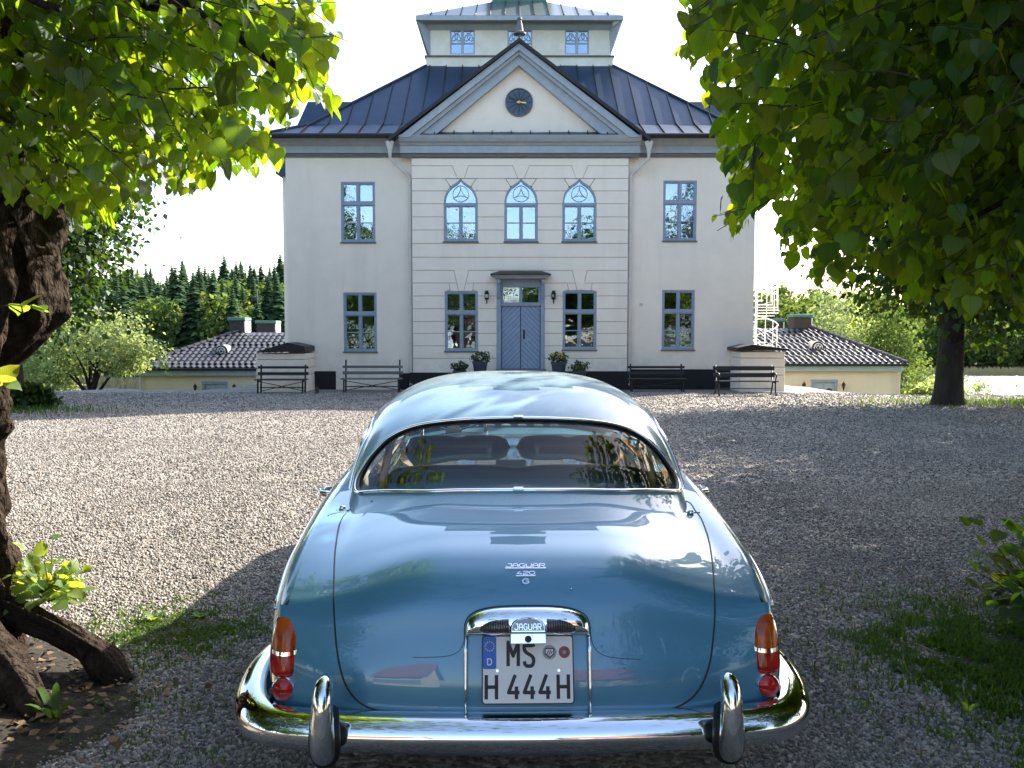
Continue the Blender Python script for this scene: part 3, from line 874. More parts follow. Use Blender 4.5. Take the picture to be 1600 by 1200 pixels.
# ---- clock
ckx, ckz = P(811, 160, RY); rr = 21.5 / FPX * RY
ck = MB().lathe([(rr, 0), (rr, .05), (rr * .93, .07), (rr * .93, .0)], (ckx, RY + .018, ckz), 40, Matrix.Rotation(R(90), 4, 'X'))
clk = hb(ck, 'clock', 'clock_ring', ped, smooth=40)
fc = MB().lathe([(rr * .925, .0), (rr * .925, .03), (0.01, .032)], (ckx, RY + .016, ckz), 40, Matrix.Rotation(R(90), 4, 'X')); hb(fc, 'dial', 'clock_face', clk, smooth=40)
nm = MB()
for k in range(12):
    a_ = R(30 * k); u, v = math.sin(a_), math.cos(a_)
    nm.bar((ckx + u * rr * .72, RY - .018, ckz + v * rr * .72), (ckx + u * rr * .9, RY - .018, ckz + v * rr * .9), .02, .006, (0, 1, 0))
    nm.bar((ckx + u * rr * .12, RY - .018, ckz + v * rr * .12), (ckx + u * rr * .66, RY - .018, ckz + v * rr * .66), .034, .006, (0, 1, 0))
o_ = hb(nm, 'numeral_mark', 'black_metal', clk); o_['kind'] = 'stuff'
mk = MB()
for k in range(60):
    a_ = R(6 * k); u, v = math.sin(a_), math.cos(a_)
    mk.bar((ckx + u * rr * .80, RY - .0165, ckz + v * rr * .80), (ckx + u * rr * .86, RY - .0165, ckz + v * rr * .86), .010, .004, (0, 1, 0))
hb(mk, 'minute_mark', 'clock_ring', clk)['kind'] = 'stuff'
for ang, ln, wd in ((293, .80, .028), (95, .52, .04)):
    a_ = R(ang); u, v = math.sin(a_), math.cos(a_)
    hb(MB().bar((ckx - u * .08, RY - .03, ckz - v * .08), (ckx + u * rr * ln, RY - .03, ckz + v * rr * ln), wd, .008, (0, 1, 0)), 'clock_hand', 'black_metal' if ln > .6 else 'gold', clk)
hb(MB().lathe([(.05, 0), (.05, .03), (.0, .04)], (ckx, RY - .02, ckz), 12, Matrix.Rotation(R(90), 4, 'X')), 'hub', 'gold', clk)

# ---- roof turret
tu = MB()
tz1 = PZ(46, TY); tzm = PZ(87, TY)
tbx0, tbx1 = TXL, TXR
twx0, twx1 = PX(675, TY + .15), PX(949, TY + .15)
tu.box(tbx0, tbx1, TY, 39.5, TZ - .4, tzm)
turret = hb(tu, 'turret', 'turret_plaster', bevel=.01)
tyf = TY + .15
tops = [(PX(705, tyf), PX(743, tyf)), (PX(793, tyf), PX(831, tyf)), (PX(881, tyf), PX(918, tyf))]
twz0, twz1 = PZ(85, tyf), PZ(46, tyf)
tw = MB()
wall_open(tw, twx0, twx1, tzm + .002, tz1 + .25, tyf, [(a_, b_2, twz0, twz1) for a_, b_2 in tops], depth=.2)
tw.add([(twx0, tyf, tzm), (twx0, 39.3, tzm), (twx0, 39.3, tz1 + .25), (twx0, tyf, tz1 + .25)], [(0, 3, 2, 1)])
tw.add([(twx1, tyf, tzm), (twx1, 39.3, tzm), (twx1, 39.3, tz1 + .25), (twx1, tyf, tz1 + .25)], [(0, 1, 2, 3)])
tw.add([(twx0, 39.3, tzm), (twx1, 39.3, tzm), (twx1, 39.3, tz1 + .25), (twx0, 39.3, tz1 + .25)], [(0, 3, 2, 1)])
hb(tw, 'turret_wall', 'turret_plaster', turret)
hb(MB().box(tbx0 - .05, tbx1 + .05, TY - .06, 39.56, tzm - .05, tzm + .001), 'ledge', 'cornice_dark', turret)
hb(MB().box(twx0 + .1, twx1 - .1, tyf + 1.2, tyf + 1.3, tzm, tz1 + .2), 'dark_partition', 'interior_dark', turret)  # dark partition added behind the turret windows
for a_, b_2 in tops:
    w_ = MB(); y0, y1 = tyf + .02, tyf + .1; c = (a_ + b_2) / 2
    for q, r, s_, t2 in ((a_, b_2, twz0, twz0 + .05), (a_, b_2, twz1 - .05, twz1), (a_, a_ + .05, twz0 + .05, twz1 - .05), (b_2 - .05, b_2, twz0 + .05, twz1 - .05), (c - .05, c + .05, twz0 + .05, twz1 - .05)):
        w_.box(q, r, y0, y1, s_, t2)
    zm = lerp(twz0, twz1, .46)
    for q, r in ((a_ + .05, c - .05), (c + .05, b_2 - .05)):
        w_.box(q, r, y0 + .02, y1, zm - .02, zm + .02)
        m_ = (q + r) / 2; h_ = twz1 - .05 - zm - .02; wv = (r - q) / 2
        zz = zm + .02
        for s_ in (-1, 1):
            w_.tube([(m_ + s_ * wv * .96, y0 + .03, zz), (m_ + s_ * wv * .95, y0 + .03, zz + h_ * .35), (m_ + s_ * wv * .6, y0 + .03, zz + h_ * .62), (m_, y0 + .03, zz + h_ * .86)], .016, 5)
            w_.tube([(m_, y0 + .03, zz + h_ * .30), (m_ + s_ * wv * .33, y0 + .03, zz + h_ * .48), (m_ + s_ * wv * .12, y0 + .03, zz + h_ * .68), (m_ + s_ * wv * .45, y0 + .03, zz + h_ * .98)], .013, 5)
            w_.tube([(m_ + s_ * wv * .05, y0 + .03, zz + h_ * .30), (m_ + s_ * wv * .5, y0 + .03, zz + h_ * .16), (m_ + s_ * wv * .95, y0 + .03, zz + h_ * .30)], .011, 5)
    wo_ = hb(w_, 'turret_window', 'cornice_paint', turret)
    hb(MB().box(a_ + .05, b_2 - .05, tyf + .075, tyf + .08, twz0 + .05, twz1 - .05), 'pane', 'pane_glass', wo_)
# flaring eave of the turret
ex0, ex1 = PX(653, TY - .35), PX(970, TY - .35); ezt = PZ(25, TY - .35)
ez0 = PZ(45, TY); ezm = PZ(38, TY - .1)
ev = MB()
y1_ = 39.85
lo = [(twx0 - .02, tyf - .02), (twx1 + .02, tyf - .02), (twx1 + .02, 39.32), (twx0 - .02, 39.32)]
mi = [(twx0 - .10, TY - .02), (twx1 + .10, TY - .02), (twx1 + .10, 39.4), (twx0 - .10, 39.4)]
hi_ = [(ex0, TY - .4), (ex1, TY - .4), (ex1, y1_), (ex0, y1_)]
vs = [(x, y, ez0) for x, y in lo] + [(x, y, ez0 + .12) for x, y in mi] + [(x, y, ezm + .12) for x, y in mi] + [(x, y, ezt - .16) for x, y in hi_] + [(x, y, ezt) for x, y in hi_]
fs = []
for l_ in range(4):
    for k in range(4):
        k2 = (k + 1) % 4; fs.append((l_ * 4 + k, l_ * 4 + k2, l_ * 4 + 4 + k2, l_ * 4 + 4 + k))
fs += [(0, 3, 2, 1)]
hb(ev.add(vs, fs), 'eave', 'cornice_paint', turret)
# slanting stays from the turret base to the eave corners
sv = MB()
for s, a_, b_2 in ((-1, twx0, ex0), (1, twx1, ex1)):
    p0 = (a_ + s * .02, tyf - .02, tzm); p1 = (b_2 - s * .03, TY - .37, ezt - .12)
    q1 = (a_ + s * .0, tyf + .02, ez0 + .05)
    sv.add([p0, p1, q1, (p0[0], p0[1] + .05, p0[2]), (p1[0], p1[1] + .05, p1[2]), (q1[0], q1[1] + .05, q1[2])], [(0, 1, 2), (5, 4, 3), (0, 3, 4, 1), (1, 4, 5, 2), (2, 5, 3, 0)])
hb(sv, 'eave_stay', 'cornice_paint', turret)
lx0, lx1 = PX(770, 35.4), PX(852, 35.4); lz = PZ(9, 35.4)
tr = MB()
vs = [(x, y, ezt + .005) for x, y in hi_] + [(lx0, 35, lz), (lx1, 35, lz), (lx1, 37, lz), (lx0, 37, lz)]
tr.add(vs, [(0, 1, 5, 4), (1, 2, 6, 5), (2, 3, 7, 6), (3, 0, 4, 7), (4, 5, 6, 7)])
trf = hb(tr, 'turret_roof', 'turret_roof_metal', turret)
sm = MB(); n = 14
for k in range(n + 1):
    x = lerp(ex0, ex1, k / n); y0 = TY - .4
    yt = 35 if lx0 <= x <= lx1 else (lerp(y0, 35, (x - ex0) / (lx0 - ex0)) if x < lx0 else lerp(y0, 35, (ex1 - x) / (ex1 - lx1)))
    if yt > y0 + .1:
        z = lambda y: lerp(ezt, lz, (y - y0) / (35 - y0)) + .025
        sm.bar((x, y0, z(y0)), (x, yt, z(yt)), .03, .05)
hb(sm, 'standing_seam', 'roof_edge', trf)['kind'] = 'stuff'
ln = MB().box(lx0, lx1, 35, 37, lz - .1, lz + 1.4); hb(ln, 'lantern', 'copper_green', turret, bevel=.02)
lr = MB().add([(lx0 - .3, 34.7, lz + 1.4), (lx1 + .3, 34.7, lz + 1.4), (lx1 + .3, 37.3, lz + 1.4), (lx0 - .3, 37.3, lz + 1.4), ((lx0 + lx1) / 2, 36, lz + 2.6)], [(3, 2, 1, 0), (0, 1, 4), (1, 2, 4), (2, 3, 4), (3, 0, 4)]); hb(lr, 'lantern_roof', 'copper_green', turret)

# ---- downpipes
for s, hx, bx, xx in ((-1, 609, 642, RL - .07), (1, 1014, 984, RR + .08)):
    Yd = HY - .12
    x0, z0 = P(hx, 221, HY - .5); x1, z1 = P(bx, 280 if s < 0 else 276, Yd)
    x1 = xx
    d = MB().tube([(x0, HY - .5, z0 - .35), (x0, HY - .46, z0 - .52), (x1 - (x1 - x0) * .04, Yd, z1 + .08), (x1, Yd, z1 - .06), (x1, Yd, GZ + .35)], .052, 10)
    d.lathe([(.055, -.42), (.06, -.3), (.13, -.06), (.14, 0), (.12, 0)], (x0, HY - .5, z0), 12)
    for zz in (1.2, 2.9, 4.6): d.lathe([(.066, 0), (.066, .05)], (x1, Yd, zz), 10)
    d.tube([(x1, Yd, GZ + .36), (x1, Yd - .03, GZ + .25), (x1, Yd - .16, GZ + .18)], .054, 8)
    hb(d, 'downpipe', 'gutter_white', smooth=40)
# small wall fittings
hb(MB().box(PX(901, RY), PX(913, RY), RY - .03, RY - .002, PZ(453, RY), PZ(440, RY)), 'wall_box', 'plaster', bevel=.01)
hb(MB().box(PX(999, HY), PX(1004, HY), HY - .03, HY - .002, PZ(478, HY), PZ(473, HY)), 'air_vent', 'gutter_white', bevel=.008)
# ------------------------------------------------------------------ the car
def paint_material():
    m = mat('car_paint', (.070, .222, .335), .40, metal=.28, spec=.5, coat=1.0)
    nt = m.node_tree; b = nt.nodes['Principled BSDF']; N = nt.nodes.new; L = nt.links.new
    _set(b, 'Coat IOR', 1.52)
    tc = N('ShaderNodeTexCoord'); n = N('ShaderNodeTexNoise'); n.inputs['Scale'].default_value = 900; n.inputs['Detail'].default_value = 2
    L(tc.outputs['Object'], n.inputs['Vector'])
    bp = N('ShaderNodeBump'); bp.inputs['Distance'].default_value = .00012; bp.inputs['Strength'].default_value = .35; L(n.outputs['Fac'], bp.inputs['Height']); L(bp.outputs[0], b.inputs['Normal'])
    # a thin film of dust lying on upward faces
    n2 = N('ShaderNodeTexNoise'); n2.inputs['Scale'].default_value = 60; n2.inputs['Detail'].default_value = 8; L(tc.outputs['Object'], n2.inputs['Vector'])
    mr = N('ShaderNodeMapRange'); mr.inputs['From Min'].default_value = .35; mr.inputs['From Max'].default_value = .8; mr.inputs['To Min'].default_value = .004; mr.inputs['To Max'].default_value = .035; L(n2.outputs['Fac'], mr.inputs['Value'])
    L(mr.outputs[0], b.inputs['Coat Roughness'])
paint_material()
def dusty_roof():
    m = M['car_paint'].copy(); m.name = 'car_paint_dusty'; M['car_paint_dusty'] = m
    nt = m.node_tree; b = nt.nodes['Principled BSDF']; N = nt.nodes.new; L = nt.links.new
    out = nt.nodes['Material Output']; mix = N('ShaderNodeMixShader'); d = N('ShaderNodeBsdfDiffuse'); d.inputs['Color'].default_value = (.42, .47, .41, 1)
    geo = N('ShaderNodeNewGeometry'); sx = N('ShaderNodeSeparateXYZ'); L(geo.outputs['Normal'], sx.inputs[0])
    mr = N('ShaderNodeMapRange'); mr.inputs['From Min'].default_value = .55; mr.inputs['From Max'].default_value = 1.0; mr.inputs['To Min'].default_value = 0; mr.inputs['To Max'].default_value = .50; L(sx.outputs['Z'], mr.inputs['Value'])
    tc = N('ShaderNodeTexCoord'); n = N('ShaderNodeTexNoise'); n.inputs['Scale'].default_value = 9; n.inputs['Detail'].default_value = 9; n.inputs['Roughness'].default_value = .7; L(tc.outputs['Object'], n.inputs['Vector'])
    n2 = N('ShaderNodeTexNoise'); n2.inputs['Scale'].default_value = 220; n2.inputs['Detail'].default_value = 2; L(tc.outputs['Object'], n2.inputs['Vector'])
    m1 = N('ShaderNodeMath'); m1.operation = 'MULTIPLY'; L(n.outputs['Fac'], m1.inputs[0]); L(mr.outputs[0], m1.inputs[1])
    cr = N('ShaderNodeMapRange'); cr.inputs['From Min'].default_value = .45; cr.inputs['From Max'].default_value = .75; cr.inputs['To Min'].default_value = .7; cr.inputs['To Max'].default_value = 2.2; L(n2.outputs['Fac'], cr.inputs['Value'])
    m2 = N('ShaderNodeMath'); m2.operation = 'MULTIPLY'; L(m1.outputs[0], m2.inputs[0]); L(cr.outputs[0], m2.inputs[1])
    L(m2.outputs[0], mix.inputs[0]); L(b.outputs[0], mix.inputs[1]); L(d.outputs[0], mix.inputs[2]); L(mix.outputs[0], out.inputs['Surface'])
dusty_roof()
mat('chrome', (.80, .81, .82), .04, metal=1)
mat('chrome_worn', (.70, .70, .70), .16, metal=1, bump=.03, bscale=60)
mat('badge_grey', (.22, .23, .25), .35, metal=.8)
mat('rubber', (.010, .010, .010), .5)
mat('lens_amber', (.52, .085, .005), .12, spec=.3, coat=.35, var=.6, vscale=22)
mat('lens_red', (.46, .010, .005), .10, spec=.3, coat=.35, var=.5, vscale=22)
mat('lens_dark', (.09, .075, .07), .15, coat=1)
mat('leather_dark', (.014, .016, .018), .42, bump=.05, bscale=60)
mat('leather_tan', (.36, .17, .06), .5)
mat('walnut', (.13, .05, .02), .22, coat=.8, var=.5, vscale=7, stretch=(.3, 1, 1))
mat('headlining', (.50, .47, .42), .9)
mat('plate_white', (.78, .77, .74), .45)
mat('plate_black', (.008, .009, .016), .45)
mat('plate_blue', (.01, .13, .52), .4)
mat('star_yellow', (.75, .60, .10), .5)
mat('seal_grey', (.42, .43, .46), .5, var=.4, vscale=200)
mat('seal_red', (.40, .085, .05), .5, var=.5, vscale=200)
mat('tyre', (.014, .014, .014), .85)
mat('under_black', (.008, .008, .008), .9)

CAR_X, CAR_Y, CAR_YAW = .050, 2.45, .01875
CAR_Z = 0.0
car = empty('parked_car', (CAR_X, CAR_Y, CAR_Z), CAR_YAW)
tag(car, 'metallic blue vintage saloon car seen from behind, parked on the gravel', 'car')
cyw, syw = math.cos(CAR_YAW), math.sin(CAR_YAW)

def cr_interp(xk, yk):
    """smooth (monotone-ish Catmull-Rom) interpolation through control values"""
    xk = np.asarray(xk, float); yk = np.asarray(yk, float)
    h = np.diff(xk); d = np.diff(yk) / h
    m = np.zeros_like(yk); m[1:-1] = (d[:-1] * h[1:] + d[1:] * h[:-1]) / (h[1:] + h[:-1]); m[0] = d[0]; m[-1] = d[-1]
    for i in range(len(d)):
        if d[i] == 0: m[i] = 0; m[i + 1] = 0
        else:
            a_, b_2 = m[i] / d[i], m[i + 1] / d[i]
            if a_ < 0: m[i] = 0
            if b_2 < 0: m[i + 1] = 0
            s_ = a_ * a_ + b_2 * b_2
            if s_ > 9: t_ = 3 / math.sqrt(s_); m[i] = t_ * a_ * d[i]; m[i + 1] = t_ * b_2 * d[i]
    def f(x):
        x = np.clip(x, xk[0], xk[-1]); i = np.clip(np.searchsorted(xk, x, side='right') - 1, 0, len(h) - 1)
        t_ = (x - xk[i]) / h[i]; hh = h[i]
        return (2 * t_ ** 3 - 3 * t_ ** 2 + 1) * yk[i] + (t_ ** 3 - 2 * t_ ** 2 + t_) * hh * m[i] + (-2 * t_ ** 3 + 3 * t_ ** 2) * yk[i + 1] + (t_ ** 3 - t_ ** 2) * hh * m[i + 1]
    return f
ROWS = np.array([
    # yd   zd    yf    zf    xc
    (.085, .34, .185, .38, .765), (.09, .47, .195, .50, .765), (.148, .66, .215, .60, .765), (.18, .745, .232, .66, .765),
    (.225, .80, .262, .705, .765), (.30, .840, .325, .730, .767), (.50, .872, .50, .777, .775), (.85, .893, .85, .828, .785),
    (1.05, .905, 1.05, .845, .79), (1.6, .92, 1.6, .88, .80), (2.5, .95, 2.5, .90, .815), (3.5, .985, 3.5, .92, .80),
    (4.3, .97, 4.3, .90, .76), (4.8, .93, 4.8, .86, .70), (5.05, .80, 5.0, .76, .62), (5.13, .5, 5.08, .5, .55)])
SK = np.array([0, .13, .33, .42, .50, .60, .82, 1.18, 1.38, 1.93, 2.83, 3.83, 4.63, 5.13, 5.42, 5.74])
f_yd, f_zd, f_yf, f_zf, f_xc = [cr_interp(SK, ROWS[:, i]) for i in range(5)]
f_W = cr_interp([.0, .22, .30, .5, .85, 1.2, 1.8, 2.5, 3.5, 4.3, 4.8, 5.08, 5.2], [.795, .80, .828, .862, .903, .932, .955, .962, .95, .92, .84, .68, .6])
S0 = .50
def S_top(s, r):
    """upper body: s runs from under the tail over the boot lid forward, r = -1..1 across between the wing crests"""
    s = np.asarray(s, float); r = np.asarray(r, float)
    q = np.abs(r)
    bl = .17 * q ** 2 + .83 * sstep((q - .34) / .63)
    bl = bl / 1.0
    bl = np.where(q > .97, .17 * q ** 2 + .83, bl)
    yy = f_yd(s) + (f_yf(s) - f_yd(s)) * (.35 * q ** 2 + .65 * q ** 4)
    fade = sstep((s - .55) / .6) * sstep((2.2 - s) / .8)
    zz = f_zd(s) + (f_zf(s) - f_zd(s)) * bl - .011 * np.exp(-((q - .885) / .06) ** 2) * fade
    return np.stack([r * f_xc(s), yy, zz], -1)
yf_of_z = cr_interp([.2, .38, .50, .60, .66, .705, .9], [.17, .185, .195, .215, .232, .262, .30])
def S_side(s, k, sgn):
    s = np.asarray(s, float); k = np.asarray(k, float)
    y = f_yf(s); W = f_W(y); xc = f_xc(s); zf = f_zf(s)
    zw = zf - .16 - .10 * sstep((y - .3) / .8); zs = .27 + .07 * sstep((.5 - y) / .3)
    ph = np.clip(k / .5, 0, 1) * math.pi / 2
    x1 = xc + (W - xc) * np.sin(ph); z1 = zw + (zf - zw) * np.cos(ph)
    u = np.clip((k - .5) / .5, 0, 1)
    x = np.where(k < .5, x1, W - .09 * u ** 2 * sstep((y - .2) / .5)); z = np.where(k < .5, z1, zw + (zs - zw) * u)
    off = (yf_of_z(z) + .03 - f_yf(S0)) * np.exp(-np.maximum(y - f_yf(S0), 0) / .15)
    return np.stack([sgn * x, y + off, z], -1)
GSK = np.array([0, .12, .30, .58, .93, 1.35, 1.75, 2.15, 2.5, 3.05])
f_gy = cr_interp(GSK, [.84, .985, 1.17, 1.47, 1.80, 2.2, 2.6, 3.0, 3.3, 3.78])
f_gz = cr_interp(GSK, [.872, .925, 1.025, 1.185, 1.275, 1.338, 1.352, 1.325, 1.235, .97])
f_ga = cr_interp([.9, 1.1, 1.5, 2.2, 2.8, 3.4, 3.8], [.735, .752, .79, .83, .83, .78, .73])
f_gb = cr_interp([.9, 1.0, 1.5, 2.5, 3.5, 4], [.77, .775, .82, .86, .88, .88])
def S_roof(s, p):
    s = np.asarray(s, float); p = np.asarray(p, float)
    n = 2.9
    th = p * math.pi / 2
    rr_ = (np.abs(np.cos(th)) ** n + np.abs(np.sin(th)) ** n) ** (-1 / n)
    y = f_gy(s); zc = f_gz(s); zb = f_gb(y); a_ = f_ga(y)
    xu = rr_ * np.sin(th)
    x = a_ * xu * (1 - .06 * np.clip((zc - zb) / .5, 0, 1) * np.cos(th))
    bow = .13 * sstep((1.35 - s) / 1.0) - .22 * sstep((s - 1.6) / 1.2)
    return np.stack([x, y + bow * xu ** 2, zb + (zc - zb) * rr_ * np.cos(th)], -1)
def to_px(Pc):
    """photograph pixel of points given in the car's own frame"""
    x = CAR_X + Pc[..., 0] * cyw - Pc[..., 1] * syw; y = CAR_Y + Pc[..., 0] * syw + Pc[..., 1] * cyw; z = CAR_Z + Pc[..., 2] - CAM_Z
    f_ = y * _ct - z * _st; u_ = y * _st + z * _ct
    return np.stack([800 + FPX * x / f_, 600 - FPX * u_ / f_], -1)
class Inv:
    """where on a surface the photograph shows a seam"""
    def __init__(s, fn, s0, s1, t0, t1, n=420):
        s.g = np.meshgrid(np.linspace(s0, s1, n), np.linspace(t0, t1, n), indexing='ij')
        s.px = to_px(fn(*s.g)); s.fn = fn
        s.h = ((s1 - s0) / n, (t1 - t0) / n)
    def __call__(s, px, py):
        d = (s.px[..., 0] - px) ** 2 + (s.px[..., 1] - py) ** 2
        i = np.unravel_index(np.argmin(d), d.shape)
        u = np.array([s.g[0][i], s.g[1][i]])
        for _ in range(3):
            e = np.array([px, py]) - to_px(s.fn(u[0], u[1]))
            ju = (to_px(s.fn(u[0] + 1e-3, u[1])) - to_px(s.fn(u[0] - 1e-3, u[1]))) / 2e-3
            jv = (to_px(s.fn(u[0], u[1] + 1e-3)) - to_px(s.fn(u[0], u[1] - 1e-3))) / 2e-3
            J = np.stack([ju, jv], 1)
            if abs(np.linalg.det(J)) < 1: break
            st_ = np.linalg.solve(J, e)
            st_ = np.clip(st_, [-3 * s.h[0], -3 * s.h[1]], [3 * s.h[0], 3 * s.h[1]])
            u = u + st_
        return u
def resample(pts, n, closed=True):
    """even Catmull-Rom resampling of a control loop"""
    P_ = [np.array(p, float) for p in pts]; out = []; N = len(P_)
    rng = range(N) if closed else range(N - 1)
    for i in rng:
        if closed: a_, b_2, c_, d_ = P_[i - 1], P_[i], P_[(i + 1) % N], P_[(i + 2) % N]
        else: a_, b_2, c_, d_ = P_[max(i - 1, 0)], P_[i], P_[i + 1], P_[min(i + 2, N - 1)]
        for q in range(12):
            t_ = q / 12
            out.append(.5 * ((2 * b_2) + (-a_ + c_) * t_ + (2 * a_ - 5 * b_2 + 4 * c_ - d_) * t_ ** 2 + (-a_ + 3 * b_2 - 3 * c_ + d_) * t_ ** 3))
    if not closed: out.append(P_[-1])
    out = np.array(out)
    q = np.vstack([out, out[:1]]) if closed else out
    L_ = np.concatenate([[0], np.cumsum(np.linalg.norm(np.diff(q, axis=0), axis=1))])
    tt = np.linspace(0, L_[-1], n + 1)[:-1] if closed else np.linspace(0, L_[-1], n)
    return np.stack([np.interp(tt, L_, q[:, k]) for k in range(q.shape[1])], -1)
def in_poly(pts, poly):
    x, y = pts[:, 0], pts[:, 1]; c_ = np.zeros(len(pts), bool); n = len(poly); j = n - 1
    for i in range(n):
        xi, yi = poly[i]; xj, yj = poly[j]
        c_ ^= ((yi > y) != (yj > y)) & (x < (xj - xi) * (y - yi) / (yj - yi + 1e-12) + xi)
        j = i
    return c_
def surf_normal(fn, uv, flip=1):
    e = 1e-3; u, v = uv[:, 0], uv[:, 1]
    n = np.cross(fn(u + e, v) - fn(u - e, v), fn(u, v + e) - fn(u, v - e)); n /= np.linalg.norm(n, axis=1)[:, None] + 1e-12
    return n * flip
def cut_patch(fn, us, vs, loops, flip=1):
    """triangulate a surface patch with closed loops cut into it; returns [outside, loop0, loop1, ...] as (V, F, N)"""
    uu, vv = np.meshgrid(us, vs, indexing='ij'); pts = np.stack([uu.ravel(), vv.ravel()], -1)
    sc = np.array([1 / np.median(np.diff(us)), 1 / np.median(np.diff(vs))])
    keep = np.ones(len(pts), bool)
    ue, ve = (us[0], us[-1]), (vs[0], vs[-1])
    for lp in loops:
        for q in lp:
            keep &= (((pts - q) * sc) ** 2).sum(1) > .16
    bd = (pts[:, 0] == ue[0]) | (pts[:, 0] == ue[1]) | (pts[:, 1] == ve[0]) | (pts[:, 1] == ve[1])
    pts = pts[keep | bd]
    allp = [Vector(p * sc) for p in pts]; edges = []
    for lp in loops:
        b0 = len(allp); allp += [Vector(q * sc) for q in lp]
        edges += [(b0 + i, b0 + (i + 1) % len(lp)) for i in range(len(lp))]
    v_, _, f_, _, _, _ = geometry.delaunay_2d_cdt(allp, edges, [], 0, 1e-7)
    uv = np.array([(p.x, p.y) for p in v_]) / sc
    F_ = np.array([f for f in f_ if len(f) == 3])
    cen = uv[F_].mean(1)
    cls = np.zeros(len(F_), int)
    for i, lp in enumerate(loops): cls[in_poly(cen, lp)] = i + 1
    P3 = fn(uv[:, 0], uv[:, 1]); N3 = surf_normal(fn, uv, flip)
    # orient faces like the normals
    fnrm = np.cross(P3[F_[:, 1]] - P3[F_[:, 0]], P3[F_[:, 2]] - P3[F_[:, 0]])
    sw = (fnrm * N3[F_].mean(1)).sum(1) < 0
    F_[sw] = F_[sw][:, ::-1]
    out = []
    for i in range(len(loops) + 1):
        f = F_[cls == i]; idx, inv = np.unique(f, return_inverse=True)
        out.append((P3[idx], inv.reshape(f.shape), N3[idx]))
    return out
def shell(name, V, F, N, m, parent, offset=0.0):
    F = np.array(F)
    fn_ = np.cross(V[F[:, 1]] - V[F[:, 0]], V[F[:, 2]] - V[F[:, 0]]); sw_ = (fn_ * N[F].mean(1)).sum(1) < 0
    F[sw_] = F[sw_][:, ::-1]
    me = npmesh(name, V + N * offset, F, M[m], smooth=True)
    me.normals_split_custom_set_from_vertices([tuple(n) for n in N])
    return link(name, me, parent)
inv_top = Inv(S_top, .02, 1.6, -1, 1); inv_roof = Inv(S_roof, .0, 1.8, -1, 1)
lid_px = [(575, 778), (548, 795), (532, 816), (525, 850), (522, 900), (522, 960), (527, 1020), (536, 1060), (550, 1086), (572, 1104), (610, 1113), (700, 1117), (820, 1118.5), (940, 1117), (1030, 1112), (1066, 1101), (1092, 1078), (1108, 1040), (1116, 980), (1116, 920), (1112, 870), (1104, 832), (1088, 800), (1058, 781), (930, 779), (810, 778), (690, 778)]
lid_loop = resample([inv_top(*p) for p in lid_px], 220)
us = np.unique(np.concatenate([np.linspace(0, .7, 60), np.linspace(.7, 1.5, 40), np.linspace(1.5, 5.74, 60)]))
vs_ = np.linspace(-1, 1, 91)
body_p, lid_p = cut_patch(S_top, us, vs_, [lid_loop])
sides = []
sA = np.concatenate([np.linspace(S0, .7, 14), np.linspace(.72, 1.5, 30), np.linspace(1.55, 5.74, 60)])
kA = np.linspace(0, 1, 22)
body = shell('body', *body_p, 'car_paint', car)
lid = shell('boot_lid', *lid_p, 'car_paint', car)
for sg in (-1, 1):
    ss, kk = np.meshgrid(sA, kA, indexing='ij')
    Vg = S_side(ss, kk, sg).reshape(-1, 3); uv = np.stack([ss.ravel(), kk.ravel()], -1)
    Nn = surf_normal(lambda a_, b_2: S_side(a_, b_2, sg), uv); cg = Vg - np.stack([np.full(len(Vg), sg * .5), Vg[:, 1], np.full(len(Vg), .45)], -1); Nn[(Nn * cg).sum(1) < 0] *= -1
    a_ = (np.arange(len(sA) - 1)[:, None] * len(kA) + np.arange(len(kA) - 1)[None]).ravel()
    Fq = np.stack([a_, a_ + 1, a_ + len(kA) + 1, a_ + len(kA)], -1)
    if sg > 0: Fq = Fq[:, ::-1]
    shell('side_panel', Vg, Fq, Nn, 'car_paint', body)
    # the narrow turn from the tail round to the flank
    sR = np.linspace(0, S0, 24); qR = np.linspace(0, 1, 6)
    s2, q2 = np.meshgrid(sR, qR, indexing='ij')
    base = S_top(s2, np.full_like(s2, sg)); an = q2 * math.pi / 2
    Vg = np.stack([base[..., 0] + sg * .035 * np.sin(an), base[..., 1] + .03 * (1 - np.cos(an)), base[..., 2]], -1).reshape(-1, 3)
    a_ = (np.arange(23)[:, None] * 6 + np.arange(5)[None]).ravel(); Fq = np.stack([a_, a_ + 1, a_ + 7, a_ + 6], -1)
    link('wing_tail', npmesh('wing_tail', Vg, Fq if sg < 0 else Fq[:, ::-1], M['car_paint'], smooth=True), body)
def tube_on(loop3, rad, name, m, parent, n=6, closed=True, flat=1.0):
    pts = [Vector(p) for p in loop3]
    b = MB()
    if closed:
        N = len(pts); V_ = []
        for i, p in enumerate(pts):
            d = (pts[(i + 1) % N] - pts[i - 1]).normalized()
            u = Vector((0, 0, 1)); u = (u - d * u.dot(d)).normalized(); w_ = d.cross(u)
            for k in range(n):
                an = 2 * math.pi * k / n; V_.append(p + (u * math.cos(an) * flat + w_ * math.sin(an)) * rad)
        F_ = [(i * n + k, i * n + (k + 1) % n, ((i + 1) % N) * n + (k + 1) % n, ((i + 1) % N) * n + k) for i in range(N) for k in range(n)]
        b.add(V_, F_)
    else: b.tube(pts, rad, n)
    return b.build(name, M[m], parent, smooth=True)
L3 = S_top(lid_loop[:, 0], lid_loop[:, 1]); LN = surf_normal(S_top, lid_loop)
tube_on(L3 + LN * .0008, .0034, 'lid_seam', 'rubber', lid)
